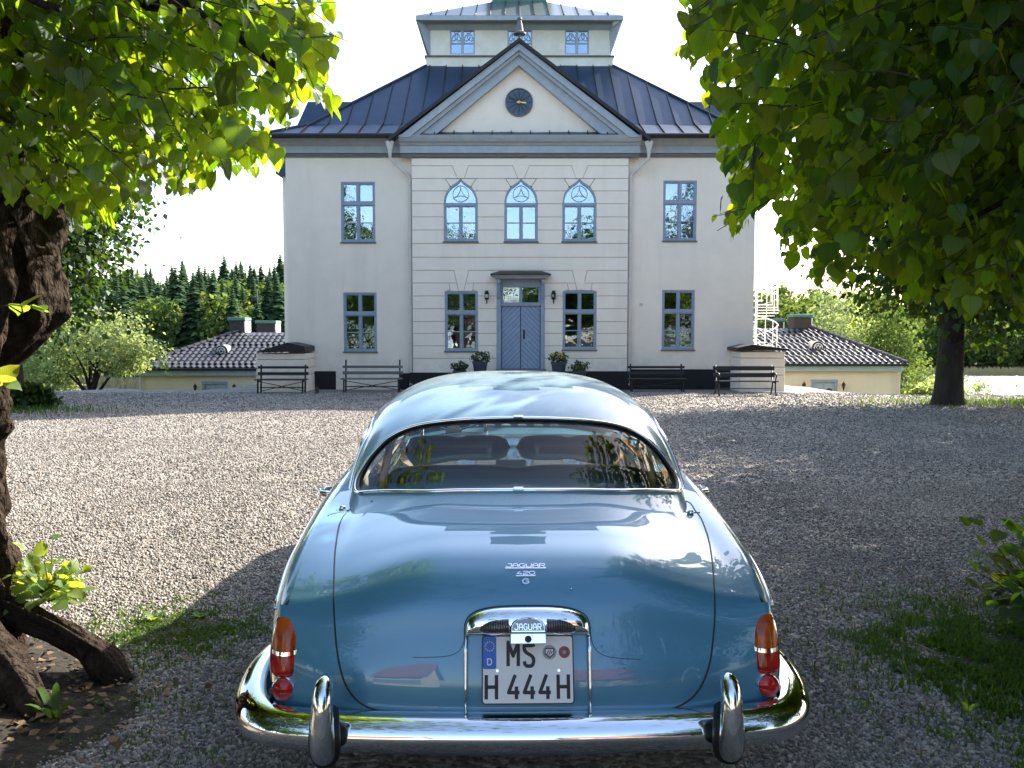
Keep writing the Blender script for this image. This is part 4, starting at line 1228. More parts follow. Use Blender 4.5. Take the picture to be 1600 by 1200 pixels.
# lower lip of the lid that steps into the number plate recess
for pts in ([(728, 985), (724, 1005), (716, 1018), (700, 1025), (670, 1027), (645, 1027)], [(922, 985), (926, 1005), (934, 1018), (950, 1026), (975, 1029), (1000, 1030)]):
    uvp = resample([inv_top(*p) for p in pts], 40, closed=False)
    tube_on(S_top(uvp[:, 0], uvp[:, 1]) + surf_normal(S_top, uvp) * -.0006, .0009, 'pressing_line', 'rubber', lid, closed=False)
# fuel flap seams with their knobs
for pts, kp in (([(506, 806), (520, 803), (534, 800), (550, 795), (566, 786)], (535, 796)), ([(1044, 786), (1062, 797), (1080, 801), (1094, 801)], (1079, 803))):
    uvp = resample([inv_top(*p) for p in pts], 24, closed=False); uvp[:, 1] = np.clip(uvp[:, 1], -.985, .985)
    tube_on(S_top(uvp[:, 0], uvp[:, 1]), .0028, 'flap_seam', 'rubber', body, closed=False)
    u = inv_top(*kp); c_ = S_top(*u)
    MB().lathe([(.012, 0), (.014, .006), (.012, .014), (.004, .018)], c_, 14).build('knob', M['chrome'], body, smooth=True)

# ---- greenhouse
gl_px = [(575, 769), (650, 768), (730, 766), (810, 765), (890, 766), (970, 769), (1032, 774), (1050, 770), (1055, 752), (1047, 729), (1030, 706), (1006, 685), (972, 671), (925, 663), (868, 658), (810, 656), (752, 657), (700, 660), (652, 667), (616, 681), (592, 701), (572, 727), (560, 751), (560, 766)]
half = [inv_roof(*p) for p in gl_px if p[0] < 815]
half = [h_ * np.array([1, -1]) if h_[1] > 0 else h_ for h_ in half]
top_ = sorted([h_ for h_ in half if True], key=lambda h_: 0)
# left outline, bottom centre round to top centre, then its mirror image
i0 = [k for k, p in enumerate([p for p in gl_px if p[0] < 815]) if p == (810, 656)][0]
lowp = half[:i0]; upp = half[i0:]
path = list(reversed(lowp))[0:] ; path = path + list(reversed(upp))
glass_loop = resample(path + [q_ * np.array([1, -1]) for q_ in reversed(path) if abs(q_[1]) > .02], 180)
def rrect(s0, s1, p0, p1, r=.3, n=60):
    pts = []
    for k in range(48):
        an = 2 * math.pi * k / 48; c_, s_ = math.cos(an), math.sin(an); q = (abs(c_) ** 5 + abs(s_) ** 5) ** -.2
        pts.append(((s0 + s1) / 2 + (s1 - s0) / 2 * c_ * q, (p0 + p1) / 2 + (p1 - p0) / 2 * s_ * q))
    return resample(pts, n)
loops = [glass_loop, rrect(2.24, 2.98, -.80, .80, n=120)]
for sg in (-1, 1):
    for s0, s1 in ((.92, 1.50), (1.55, 2.15)):
        a_, b_2 = sorted((sg * .70, sg * .95)); loops.append(rrect(s0, s1, a_, b_2))
gu = np.linspace(0, 3.05, 110); gv = np.linspace(-1, 1, 100)
parts = cut_patch(S_roof, gu, gv, loops, flip=1)
if parts[0][2][:, 2].mean() < 0: parts = [(a_, f[:, ::-1], -n_) for a_, f, n_ in parts]
roofo = shell('roof', *parts[0], 'car_paint_dusty', car)
ro_in = shell('headlining', parts[0][0], parts[0][1], parts[0][2], 'headlining', roofo, offset=-.02)
rg = shell('rear_window', *parts[1], 'car_glass', car, offset=-.004)
shell('windscreen', *parts[2], 'car_glass', car, offset=-.004)
for q in parts[3:]: shell('side_window', *q, 'car_glass', car, offset=-.003)
G3 = S_roof(glass_loop[:, 0], glass_loop[:, 1]); GN = surf_normal(S_roof, glass_loop)
if GN[:, 2].mean() < 0: GN = -GN
ctr = G3.mean(0)
outw = (G3 - ctr); outw -= GN * (outw * GN).sum(1)[:, None]; outw /= np.linalg.norm(outw, axis=1)[:, None]
tube_on(G3 + GN * .002 - outw * .002, .010, 'window_rubber', 'rubber', rg, flat=.6)
tube_on(G3 + GN * .005 + outw * .010, .0085, 'window_chrome', 'chrome', rg)
for k in (np.argmin(np.abs(G3[:, 0]) + 10 * (G3[:, 2] < 1.05)), np.argmin(np.abs(G3[:, 0]) + 10 * (G3[:, 2] > 1.05))):
    c_ = Vector(G3[k] + GN[k] * .010 + outw[k] * .010); n_ = Vector(GN[k]); o_ = Vector(outw[k]); x_ = o_.cross(n_)
    Mx = Matrix((x_, o_, n_)).transposed()
    MB().obox(c_, .042, .022, .012, Mx).build('trim_clip', M['chrome'], rg, bevel=.003)
for q in range(3, len(loops) + 1):
    lp = loops[q - 1]; L_ = S_roof(lp[:, 0], lp[:, 1]); tube_on(L_, .008, 'window_frame', 'chrome', roofo)
# rain gutter along the roof edge
for sg in (-1, 1):
    s_ = np.linspace(.25, 2.6, 60); p_ = np.where(s_ < .9, .93 - .30 * sstep((s_ - .25) / .65), .63)
    Pn = S_roof(s_, sg * p_); tube_on(Pn + np.array([sg * .004, 0, .002]), .007, 'drip_rail', 'chrome', roofo, closed=False)

# ---- inside
inn = MB(); inn.box(-.62, .62, 1.06, 1.46, .86, .885); inn.build('parcel_shelf', M['leather_dark'], car, bevel=.01)
def cushion(name, x0, x1, y, z0, z1, th, m, tilt=.15, parent=car):
    n = 22; vs = []; fs = []
    for i in range(n + 1):
        u = i / n
        for k in range(14):
            an = 2 * math.pi * k / 14; c_, s_ = math.cos(an), math.sin(an)
            e = (1 - (2 * u - 1) ** 8) ** .5
            hh = (z1 - z0) / 2
            q = (abs(c_) ** 4 + abs(s_) ** 4) ** -.25
            zz = (z0 + z1) / 2 + hh * s_ * q * (.75 + .25 * e) - .012 * math.exp(-((u - .5) / .06) ** 2) * (s_ > 0)
            vs.append((lerp(x0, x1, u), y + th / 2 * c_ * q * e - (zz - z0) * tilt, zz))
    for i in range(n):
        for k in range(14):
            k2 = (k + 1) % 14; fs.append((i * 14 + k, i * 14 + k2, i * 14 + 14 + k2, i * 14 + 14 + k))
    fs += [tuple(range(14)), tuple(range(n * 14, n * 14 + 14))]
    return MB().add(vs, fs).build(name, M[m], parent, smooth=True)
cushion('rear_seat', -.62, .62, 1.56, .50, .965, .20, 'leather_dark')
fs1 = cushion('front_seat', -.60, -.015, 2.36, .45, 1.01, .17, 'leather_dark'); fs2 = cushion('front_seat', .015, .60, 2.36, .45, 1.01, .17, 'leather_dark')
for fs_, x in ((fs1, -.31), (fs2, .31)):
    MB().box(x - .20, x + .20, 2.165, 2.185, .80, .985).build('picnic_table', M['walnut'], fs_, bevel=.02, seg=3)
    MB().box(x - .17, x + .17, 2.160, 2.166, .83, .955).build('table_panel', M['leather_dark'], fs_, bevel=.002)
ds = MB().box(-.68, .68, 3.12, 3.2, .82, 1.0); dash = ds.build('dashboard', M['walnut'], car, bevel=.02, seg=3)
MB().box(-.70, .70, 3.06, 3.45, 1.0, 1.035).build('dash_top', M['leather_tan'], dash, bevel=.015)
dl = MB()
for k in range(6): dl.lathe([(.045, 0), (.05, .012), (.04, .012)], (-.12 + .105 * k - .12, 3.118, .94), 18, Matrix.Rotation(R(90), 4, 'X'))
dl.build('gauge', M['chrome_worn'], dash)['kind'] = 'stuff'
swm = MB()
ring = [(.20 * math.cos(a_), 0, .20 * math.sin(a_)) for a_ in np.linspace(0, 2 * math.pi, 41)]
TM = Matrix.Translation((-.36, 2.86, .96)) @ Matrix.Rotation(R(-22), 4, 'X')
swm.tube([TM @ Vector(p) for p in ring], .012, 8)
for an in (20, 160, 270): swm.bar(TM @ Vector((0, 0, 0)), TM @ Vector((.2 * math.cos(R(an)), 0, .2 * math.sin(R(an)))), .02, .008)
swm.lathe([(.05, -.02), (.05, .02), (.01, .03)], TM @ Vector((0, 0, 0)), 14, Matrix.Rotation(R(68), 4, 'X'))
swm.build('steering_wheel', M['chrome_worn'], car, smooth=40)
for sg in (-1, 1):
    MB().bar((sg * .66, 1.45, .90), (sg * .68, 3.05, .915), .05, .07).build('door_cap', M['walnut'], car, bevel=.012)
    MB().bar((sg * .60, 1.30, .91), (sg * .60, 1.85, 1.17), .03, .05).build('pillar_trim', M['leather_tan'], car, bevel=.01)
mr_ = MB().obox((0, 3.02, 1.20), .20, .02, .055); mr_.build('rear_view_mirror', M['rubber'], car, bevel=.01)
MB().box(-.76, .76, .35, 4.9, .30, .50).build('floor_pan', M['under_black'], car)

# ---- lamps on the wing tails
def lamp(sg):
    zb_, zt_ = .496, .712
    def wdt(z): u = (z - zb_) / (zt_ - zb_); return .050 * max(0.0, 1 - max(0, (u - .30) / .70) ** 2.3) ** .62 * (.93 + .07 * min(1, u / .15))
    def yv(z): return float(yf_of_z(z)) + .022
    def grid(z0, z1, nz, grow=0.0, bul=.046, round_low=False):
        vs, fs = [], []; na = 18
        for i in range(nz + 1):
            z = lerp(z0, z1, i / nz); w_ = wdt(z) + grow
            bb = bul * (.35 + .65 * min(1, w_ / .05))
            if round_low: bb *= min(1, .55 + 3 * i / nz * .45)
            for k in range(na + 1):
                an = -math.pi / 2 + math.pi * k / na
                vs.append((sg * .762 + w_ * math.sin(an), yv(z) - bb * math.cos(an) ** .8 if abs(an) < 1.57 else yv(z), z - .012 * math.cos(an)))
        for i in range(nz):
            for k in range(na):
                a_ = i * (na + 1) + k; fs.append((a_, a_ + 1, a_ + na + 2, a_ + na + 1))
        return vs, fs
    zm = .585
    q = MB().add(*grid(zb_ - .006, zt_ + .006, 24, .0035, .036)).build('tail_lamp', M['chrome'], car, smooth=True)
    MB().add(*grid(zm + .006, zt_, 22)).build('amber_lens', M['lens_amber'], q, smooth=True)
    MB().add(*grid(zb_, zm - .006, 16, round_low=True)).build('red_lens', M['lens_red'], q, smooth=True)
    MB().add(*grid(zm - .006, zm + .006, 3, .001, .049)).build('chrome_band', M['chrome'], q, smooth=True)
    # bulb housings glimpsed through the lenses
    c_ = (sg * .765, float(yf_of_z(.466)) - .002, .463)
    Mx = Matrix.Rotation(R(80), 4, 'X')
    r_ = MB().lathe([(.034, 0), (.036, .012), (.033, .020), (.030, .016), (.030, 0)], c_, 28, Mx).build('reflector', M['chrome'], car, smooth=40)
    MB().lathe([(.0305, .0), (.0305, .014), (.022, .019), (.0, .021)], c_, 28, Mx).build('red_lens', M['lens_red'], r_, smooth=40)
for sg in (-1, 1): lamp(sg)

# ---- bumper
bp = [(-.930, .78), (-.958, .62), (-.972, .46), (-.962, .32), (-.925, .19), (-.86, .105), (-.76, .055), (-.55, .022), (-.28, .006), (0, 0)]
bp = bp + [(-x, y) for x, y in reversed(bp[:-1])]
bp = [(x * .983 - .007, y) for x, y in bp]
bpl = resample(bp, 120, closed=False)
prof = [(-.10, .428), (-.075, .438), (-.045, .436), (-.022, .424), (-.007, .406), (0, .385), (-.004, .362), (-.016, .345), (-.036, .334), (-.06, .330)]
prof = resample(prof, 20, closed=False)
Vb = []; tg = np.gradient(bpl, axis=0); tg /= np.linalg.norm(tg, axis=1)[:, None]
nrm = np.stack([tg[:, 1], -tg[:, 0]], -1)
endf = np.clip(np.minimum(np.arange(120), np.arange(119, -1, -1)) / 7.0, 0, 1) ** .5
for i in range(120):
    xw = abs(bpl[i, 0]); lift = .0 + .018 * float(sstep((bpl[i, 1] - .05) / .5))
    for n_, z in prof:
        k = .30 + .70 * endf[i]
        zz = .374 + (z - .385) * k * (1 + .25 * float(sstep((bpl[i, 1] - .02) / .3)))
        Vb.append((bpl[i, 0] + nrm[i, 0] * n_, bpl[i, 1] + nrm[i, 1] * n_, zz + lift))
a_ = (np.arange(119)[:, None] * 20 + np.arange(19)[None]).ravel()
bump_o = link('rear_bumper', npmesh('rear_bumper', Vb, np.stack([a_, a_ + 20, a_ + 21, a_ + 1], -1), M['chrome'], smooth=True), car)
sm_ = bump_o.modifiers.new('solid', 'SOLIDIFY'); sm_.thickness = .004; sm_.offset = -1
for sg in (-1, 1):
    x = .588 if sg > 0 else -.598
    pts = [(x, .030, .325), (x, -.012, .335), (x, -.036, .355), (x, -.046, .395), (x, -.045, .45), (x, -.039, .495), (x, -.027, .523), (x, -.006, .540), (x, .025, .544)]
    rad = [.026, .034, .037, .036, .034, .032, .030, .027, .018]
    pr = resample([p for p in pts], 30, closed=False); ra = np.interp(np.linspace(0, 1, 30), np.linspace(0, 1, 9), rad)
    b = MB().tube([(p[0], p[1], p[2] + .016) for p in pr], list(ra), 20)
    # squarish horn with a spine down its back
    ov = b.build('overrider', M['chrome'], bump_o, smooth=True)
    bs = MB().tube([(x, -.002, .335), (x, -.012, .36), (x, -.016, .40), (x, -.004, .44), (x, .03, .465)], [.040, .046, .047, .044, .034], 20)
    bs.build('rubber_seat', M['rubber'], ov, smooth=True)
vl = MB(); vl.add([tuple(S_top(0.0, r)) for r in np.linspace(-1, 1, 41)] + [(p[0] * .95, p[1] + .10, .24) for p in S_top(np.zeros(41), np.linspace(-1, 1, 41))], [(i, i + 1, 42 + i, 41 + i) for i in range(40)])
vl.build('valance', M['car_paint'], body, smooth=True)
# ---- wheels
for y in (1.03, 4.08):
    for sg in (-1, 1):
        Mx = Matrix.Rotation(R(90), 4, 'Y')
        t_ = MB().lathe([(.20, -.08), (.28, -.095), (.325, -.08), (.343, -.05), (.345, 0), (.343, .05), (.325, .08), (.28, .095), (.20, .08)], (sg * .735, y, .343), 36, Mx).build('wheel', M['tyre'], car, smooth=40)
        MB().lathe([(.205, .05), (.19, .075), (.12, .085), (.05, .10), (0, .10)] if sg > 0 else [(.205, -.05), (.19, -.075), (.12, -.085), (.05, -.10), (0, -.10)], (sg * .735, y, .343), 30, Mx).build('hub_cap', M['chrome'], t_, smooth=40)
# ---- door handles and side trim
for sg in (-1, 1):
    h = MB().tube([(sg * .925, 1.93, .745), (sg * 1.005, 1.95, .752), (sg * 1.012, 2.0, .752), (sg * 1.010, 2.10, .750), (sg * .955, 2.13, .745)], [.013, .015, .016, .013, .012], 10)
    h.build('door_handle', M['chrome'], body, smooth=True)
    s_ = np.linspace(.62, 5.2, 70); tube_on(S_side(s_, np.full(70, .30), sg) + np.array([sg * .002, 0, 0]), .006, 'side_trim', 'chrome', body, closed=False)

# ---- number plate and its surround
PO = Vector((0, .106, .552)); PU = Vector((0, .30, .954)).normalized(); PN = Vector((0, -PU.z, PU.y))
def pf(x, u, n): return PO + Vector((x, 0, 0)) + PU * u + PN * n
def flat(poly, n0, n1):
    b = MB(); k = len(poly)
    V_ = [pf(x, u, n1) for x, u in poly] + [pf(x, u, n0) for x, u in poly]
    return b.add(V_, [tuple(range(k)), tuple(reversed(range(k, 2 * k)))] + [(i, i + k, (i + 1) % k + k, (i + 1) % k) for i in range(k)])
def rr2(x0, x1, u0, u1, r, n=5):
    pts = []
    for cx_, cy_, a0 in ((x1 - r, u1 - r, 0), (x0 + r, u1 - r, 90), (x0 + r, u0 + r, 180), (x1 - r, u0 + r, 270)):
        for i in range(n + 1): an = R(a0 + 90 * i / n); pts.append((cx_ + r * math.cos(an), cy_ + r * math.sin(an)))
    return pts
plate = flat(rr2(-.140, .140, -.1, .1, .010), .012, .017).build('number_plate', M['plate_black'], car)
flat(rr2(-.1365, .1365, -.0965, .0965, .008), .0171, .0178).build('plate_face', M['plate_white'], plate)
flat(rr2(-.1365, -.096, .002, .0965, .006), .0179, .0184).build('country_band', M['plate_blue'], plate)
FONT = {
    'M': [[(0, 0), (0, 1), (.5, .42), (1, 1), (1, 0)]], 'H': [[(0, 0), (0, 1)], [(1, 0), (1, 1)], [(0, .5), (1, .5)]],
    'S': [[(1, .80), (.92, .93), (.72, 1), (.28, 1), (.08, .93), (0, .80), (.02, .68), (.2, .57), (.8, .42), (.98, .32), (1, .2), (.92, .07), (.72, 0), (.28, 0), (.08, .07), (0, .2)]],
    '4': [[(.62, 1), (0, .27), (1, .27)], [(.72, .52), (.72, 0)]], 'D': [[(0, 0), (0, 1), (.55, 1), (.88, .86), (1, .62), (1, .38), (.88, .14), (.55, 0), (0, 0)]],
    'J': [[(.3, 1), (1, 1), (1, .25), (.85, .05), (.6, 0), (.3, 0), (.05, .12), (0, .3)]], 'A': [[(0, 0), (0, .6), (.25, 1), (.75, 1), (1, .6), (1, 0)], [(0, .42), (1, .42)]],
    'G': [[(1, .85), (.8, 1), (.25, 1), (0, .75), (0, .25), (.25, 0), (.8, 0), (1, .2), (1, .48), (.55, .48)]], 'U': [[(0, 1), (0, .25), (.2, 0), (.8, 0), (1, .25), (1, 1)]],
    'R': [[(0, 0), (0, 1), (.8, 1), (1, .85), (1, .62), (.8, .48), (0, .48)], [(.5, .48), (1, 0)]], '2': [[(0, .85), (.2, 1), (.8, 1), (1, .85), (1, .62), (.8, .5), (.15, .42), (0, .25), (0, 0), (1, 0)]],
    '0': [[(.25, 0), (0, .25), (0, .75), (.25, 1), (.75, 1), (1, .75), (1, .25), (.75, 0), (.25, 0)]]}
def strokes(b, ch, x, u, w_, h_, t_, fn, n0, n1):
    """one letter as flat strokes with rounded joints; fn maps (x, u, n) to space"""
    for pl in FONT[ch]:
        P_ = [(x + px * w_, u + py * h_) for px, py in pl]
        for i, (p, q) in enumerate(zip(P_[:-1], P_[1:])):
            d = Vector((q[0] - p[0], q[1] - p[1])).normalized(); r_ = Vector((-d.y, d.x)) * t_ / 2
            poly = [(p[0] - r_.x, p[1] - r_.y), (q[0] - r_.x, q[1] - r_.y), (q[0] + r_.x, q[1] + r_.y), (p[0] + r_.x, p[1] + r_.y)]
            nn = n1 + i * .00003
            b.add([fn(x_, u_, nn) for x_, u_ in poly] + [fn(x_, u_, n0) for x_, u_ in poly], [(0, 1, 2, 3), (0, 4, 5, 1), (1, 5, 6, 2), (2, 6, 7, 3), (3, 7, 4, 0)])
            if 0 < i:
                c8 = [(p[0] + t_ / 2 * math.cos(k * math.pi / 5), p[1] + t_ / 2 * math.sin(k * math.pi / 5)) for k in range(10)]
                b.add([fn(x_, u_, nn + .00002) for x_, u_ in c8], [tuple(range(10))])
def letter(ch, x, u, w_, h_, t_, n=.0184, m='plate_black', parent=None):
    b = MB(); strokes(b, ch, x, u, w_, h_, t_, pf, .0178, n); return b.build('plate_letter', M[m], parent or plate)
letter('M', -.0600, .010, .031, .070, .0105); letter('S', -.0110, .010, .029, .070, .0105)
letter('H', -.1265, -.085, .031, .070, .0105)
for k in range(3): letter('4', -.0590 + k * .0475, -.085, .033, .070, .0105)
letter('H', .0915, -.085, .031, .070, .0105)
letter('D', -.1225, .014, .012, .018, .0032, .0190, 'plate_white')
sb = MB()
for k in range(12):
    an = R(30 * k); cx_, cu = -.1163 + .0135 * math.sin(an), .068 + .0135 * math.cos(an)
    st5 = [(cx_ + (.0030 if i % 2 == 0 else .0013) * math.sin(i * math.pi / 5), cu + (.0030 if i % 2 == 0 else .0013) * math.cos(i * math.pi / 5)) for i in range(10)]
    sb.add([pf(x_, u_, .0187) for x_, u_ in st5[::-1]], [tuple(range(10))])
sb.build('star', M['star_yellow'], plate)['kind'] = 'stuff'
def disc(name, cx_, cu, r_, n0, n1, m, par): return flat([(cx_ + r_ * math.cos(k * math.pi / 12), cu + r_ * math.sin(k * math.pi / 12)) for k in range(24)], n0, n1).build(name, M[m], par)
s1 = disc('state_seal', .0665, .050, .0215, .0179, .0186, 'seal_grey', plate)
flat([(.052, .062), (.052, .044), (.0665, .032), (.081, .044), (.081, .062)][::-1], .0187, .0190).build('shield', M['plate_black'], s1)
flat([(.055, .059), (.055, .046), (.0665, .037), (.078, .046), (.078, .059)][::-1], .0191, .0193).build('shield_field', M['plate_white'], s1)
b = MB()
for p, q in (((.058, .042), (.064, .056)), ((.064, .040), (.070, .057)), ((.071, .045), (.075, .054))): b.bar(pf(*p, .0194), pf(*q, .0194), .0028, .0004, tuple(PN))
b.build('crest_mark', M['plate_black'], s1)
s2 = disc('inspection_seal', .112, .050, .0175, .0179, .0186, 'seal_red', plate); disc('seal_centre', .112, .050, .006, .0187, .0189, 'lens_dark', s2)
for x in (-.093, .094): disc('screw', x, -.003, .0045, .0185, .021, 'chrome_worn', plate)
# chrome hood over the plate
def hood_poly(g=0):
    x0, u0, u1 = .192 + g, .100 - g * .3, .186 + g
    pts = [(-x0, u0)] ; pts = []
    for k in range(0, 25):
        an = math.pi * k / 24; c_, s_ = math.cos(an), math.sin(an); q = (abs(c_) ** 3.2 + abs(s_) ** 3.2) ** (-1 / 3.2)
        pts.append((x0 * c_ * q, u0 + .012 + (u1 - u0 - .012) * s_ * q))
    return pts + [(-x0, u0), (x0, u0)]
hood_ = MB()
pl = hood_poly(); n = len(pl); rings = []
for k, (g, nn) in enumerate(((0, .0), (0, .020), (-.003, .034), (-.012, .045), (-.028, .052), (-.05, .054))):
    rings.append([pf(x * (1 + g / .192), .143 + (u - .143) * (1 + g / .05 * .9), nn) for x, u in pl])
V_ = [v for r_ in rings for v in r_]; F_ = []
for k in range(len(rings) - 1):
    for i in range(n): F_.append((k * n + i, k * n + (i + 1) % n, (k + 1) * n + (i + 1) % n, (k + 1) * n + i))
F_.append(tuple(range((len(rings) - 1) * n, len(rings) * n)))
hood_o = hood_.add(V_, F_).build('plate_lamp_hood', M['chrome'], car, smooth=50)
flat(hood_poly(.004), -.004, .004).build('hood_gasket', M['rubber'], hood_o)
for sg in (-1, 1):
    # dark ribbed lamp lens, teardrop shaped, on each side of the handle
    vs, fs = [], []
    for i in range(15):
        u = i / 14; xx = sg * lerp(.058, .160, u); hh = .0215 * (1 - u ** 2.4) ** .5 + .0008; 
        for k in range(9):
            an = math.pi * k / 8; cc = -math.cos(an)
            vs.append(pf(xx, .127 - .004 * u + hh * cc * (1.0 if cc > 0 else .85), .0545 - .018 * u ** 2 + .016 * math.sin(an) * (1 - .4 * u)))
    for i in range(14):
        for k in range(8): q = i * 9 + k; fs.append((q, q + 1, q + 10, q + 9))
    ll = MB().add(vs, fs).build('plate_lamp', M['lens_dark'], hood_o, smooth=True)
    rb = MB()
    for i in range(12):
        u = (i + .5) / 14; xx = sg * lerp(.058, .160, u); hh = .0215 * (1 - u ** 2.4) ** .5
        rb.tube([pf(xx, .127 - .004 * u + hh * c_, .0552 - .018 * u ** 2 + .0160 * math.sqrt(max(0, 1 - c_ * c_)) * (1 - .4 * u)) for c_ in np.linspace(-.85, .95, 7)], .0014, 4)
    rb.build('lens_rib', M['leather_dark'], ll)['kind'] = 'stuff'
    tube_on(np.array([tuple(pf(sg * (.109 + .054 * math.cos(a_)), .126 + .0225 * math.sin(a_) * (1 - .25 * (math.cos(a_) > 0) * math.cos(a_)), .055 - .016 * max(0, math.cos(a_)))) for a_ in np.linspace(0, 2 * math.pi, 36, endpoint=False)]), .0022, 'lens_bezel', 'chrome', ll)
    # bright strips down both sides of the plate recess
    st_ = MB().tube([pf(sg * .190, .125, .014), pf(sg * .190, .05, .012), pf(sg * .1895, -.05, .010), pf(sg * .189, -.125, .006)], [.006, .0055, .005, .004], 8)
    st_.build('recess_strip', M['chrome'], lid, smooth=True)
hl = []
for k in range(17):
    an = math.pi * k / 16; c_, s_ = math.cos(an), math.sin(an); q = (abs(c_) ** 2.6 + abs(s_) ** 2.6) ** (-1 / 2.6); hl.append((.054 * c_ * q, .114 + .040 * s_ * q))
hd_ = flat(hl + [(-.054, .108), (.054, .108)], .04, .072).build('boot_handle', M['chrome'], hood_o, bevel=.004)
hl2 = [(x * .90, .1155 + (u - .114) * .86) for x, u in hl]
flat(hl2, .0721, .0732).build('name_badge', M['badge_grey'], hd_)
b = MB()
for i, ch in enumerate('JAGUAR'): strokes(b, ch, -.0405 + i * .0140, .1185, .0095, .017, .0022, pf, .073, .0748)
b.build('badge_letter', M['chrome'], hd_)['kind'] = 'stuff'
lp_ = flat(rr2(-.055, .055, .076, .108, .004), .03, .070).build('handle_base', M['chrome'], hd_, bevel=.003)
disc('push_button', 0, .091, .0105, .070, .0735, 'rubber', hd_)
MB().obox(pf(0, .074, .062), .026, .014, .01, Matrix((Vector((1, 0, 0)), PU, PN)).transposed()).build('button_tag', M['rubber'], hd_, bevel=.002)
# script badges on the lid
def badge(text, px, py, wpx, h_, gap=.28, bar=True, t_=.0032):
    u = inv_top(px, py); c_ = Vector(S_top(*u)); nn = Vector(surf_normal(S_top, u[None])[0]); nn = nn if nn.z > 0 else -nn
    x_ = Vector((1, 0, 0)); x_ = (x_ - nn * x_.dot(nn)).normalized(); up = nn.cross(x_); up = up if up.z > 0 else -up
    e = Vector(S_top(*inv_top(px + wpx / 2, py))) - Vector(S_top(*inv_top(px - wpx / 2, py))); W_ = e.length
    cw = W_ / (len(text) + gap * (len(text) - 1))
    fn = lambda x, q, n: c_ + x_ * x + up * q + nn * n
    b = MB()
    for i, ch in enumerate(text): strokes(b, ch, -W_ / 2 + i * cw * (1 + gap), -h_ / 2, cw, h_, t_, fn, .000, .0045)
    if bar:
        poly = [(-W_ / 2 - .004, -h_ / 2 - .006), (W_ / 2 + .004, -h_ / 2 - .006), (W_ / 2 + .004, -h_ / 2 - .002), (-W_ / 2 - .004, -h_ / 2 - .002)]
        b.add([fn(x, q, .0045) for x, q in poly] + [fn(x, q, 0) for x, q in poly], [(0, 1, 2, 3), (0, 4, 5, 1), (1, 5, 6, 2), (2, 6, 7, 3), (3, 7, 4, 0)])
    b.build('script_badge', M['chrome'], lid)
badge('JAGUAR', 821, 885, 60, .016); badge('420', 821.5, 896.5, 27, .013); badge('G', 821.5, 909, 9, .015, bar=False, t_=.0038)
u = inv_top(893, 921); MB().lathe([(.004, 0), (.0045, .003), (.001, .005)], S_top(*u), 10).build('lid_stud', M['chrome'], lid)
# ------------------------------------------------------------------ leaves
def leaf_template(nseg=6, cup=.10, droop=.18):
    """a heart shaped linden leaf, base at the origin, tip towards +y, upper face +z"""
    ys = [-.07, .02, .16, .36, .58, .78, .92, 1.06]; hw = [.16, .36, .47, .50, .42, .27, .11, .0]
    V_, UV, F_ = [], [], []
    for y, w_ in zip(ys, hw):
        for s in (-1, 0, 1):
            yy = y + (.07 + .02 if (s == 0 and y < 0) else 0)
            V_.append((s * w_, yy, cup * abs(s) * w_ * 2 * .9 - droop * max(y, 0) ** 2 + .03 * math.sin(y * 9) * abs(s)))
            UV.append((s * w_ * 2, yy))
    n = len(ys)
    for i in range(n - 1):
        q = i * 3
        F_ += [(q, q + 1, q + 4, q + 3), (q + 1, q + 2, q + 5, q + 4)]
    return np.array(V_), np.array(F_), np.array(UV)
LV, LF, LUV = leaf_template()
SV = np.array([(-.02, 0, 0), (.42, .35, .07), (0, 1, -.10), (-.42, .35, .07)]); SF = np.array([(0, 1, 2, 3)]); SUV = SV[:, :2] * np.array([2, 1])
def frames(d, n):
    d = d / (np.linalg.norm(d, axis=1)[:, None] + 1e-9)
    x = np.cross(d, n); x /= np.linalg.norm(x, axis=1)[:, None] + 1e-9
    z = np.cross(x, d)
    return np.stack([x, d, z], -1)
def leaf_mesh(name, P_, D, N_, S, m, tmpl=None, origin=(0, 0, 0)):
    TV, TF, TUV = tmpl if tmpl is not None else (LV, LF, LUV)
    Rm = frames(D, N_)
    V_ = np.einsum('nij,kj->nki', Rm, TV) * S[:, None, None] + P_[:, None, :] - np.array(origin)
    k = len(TV); n = len(P_)
    F_ = (TF[None] + (np.arange(n) * k)[:, None, None]).reshape(-1, TF.shape[1])
    return npmesh(name, V_.reshape(-1, 3), F_, m, smooth=True, uv=np.tile(TUV, (n, 1)))
single_leaf = {}
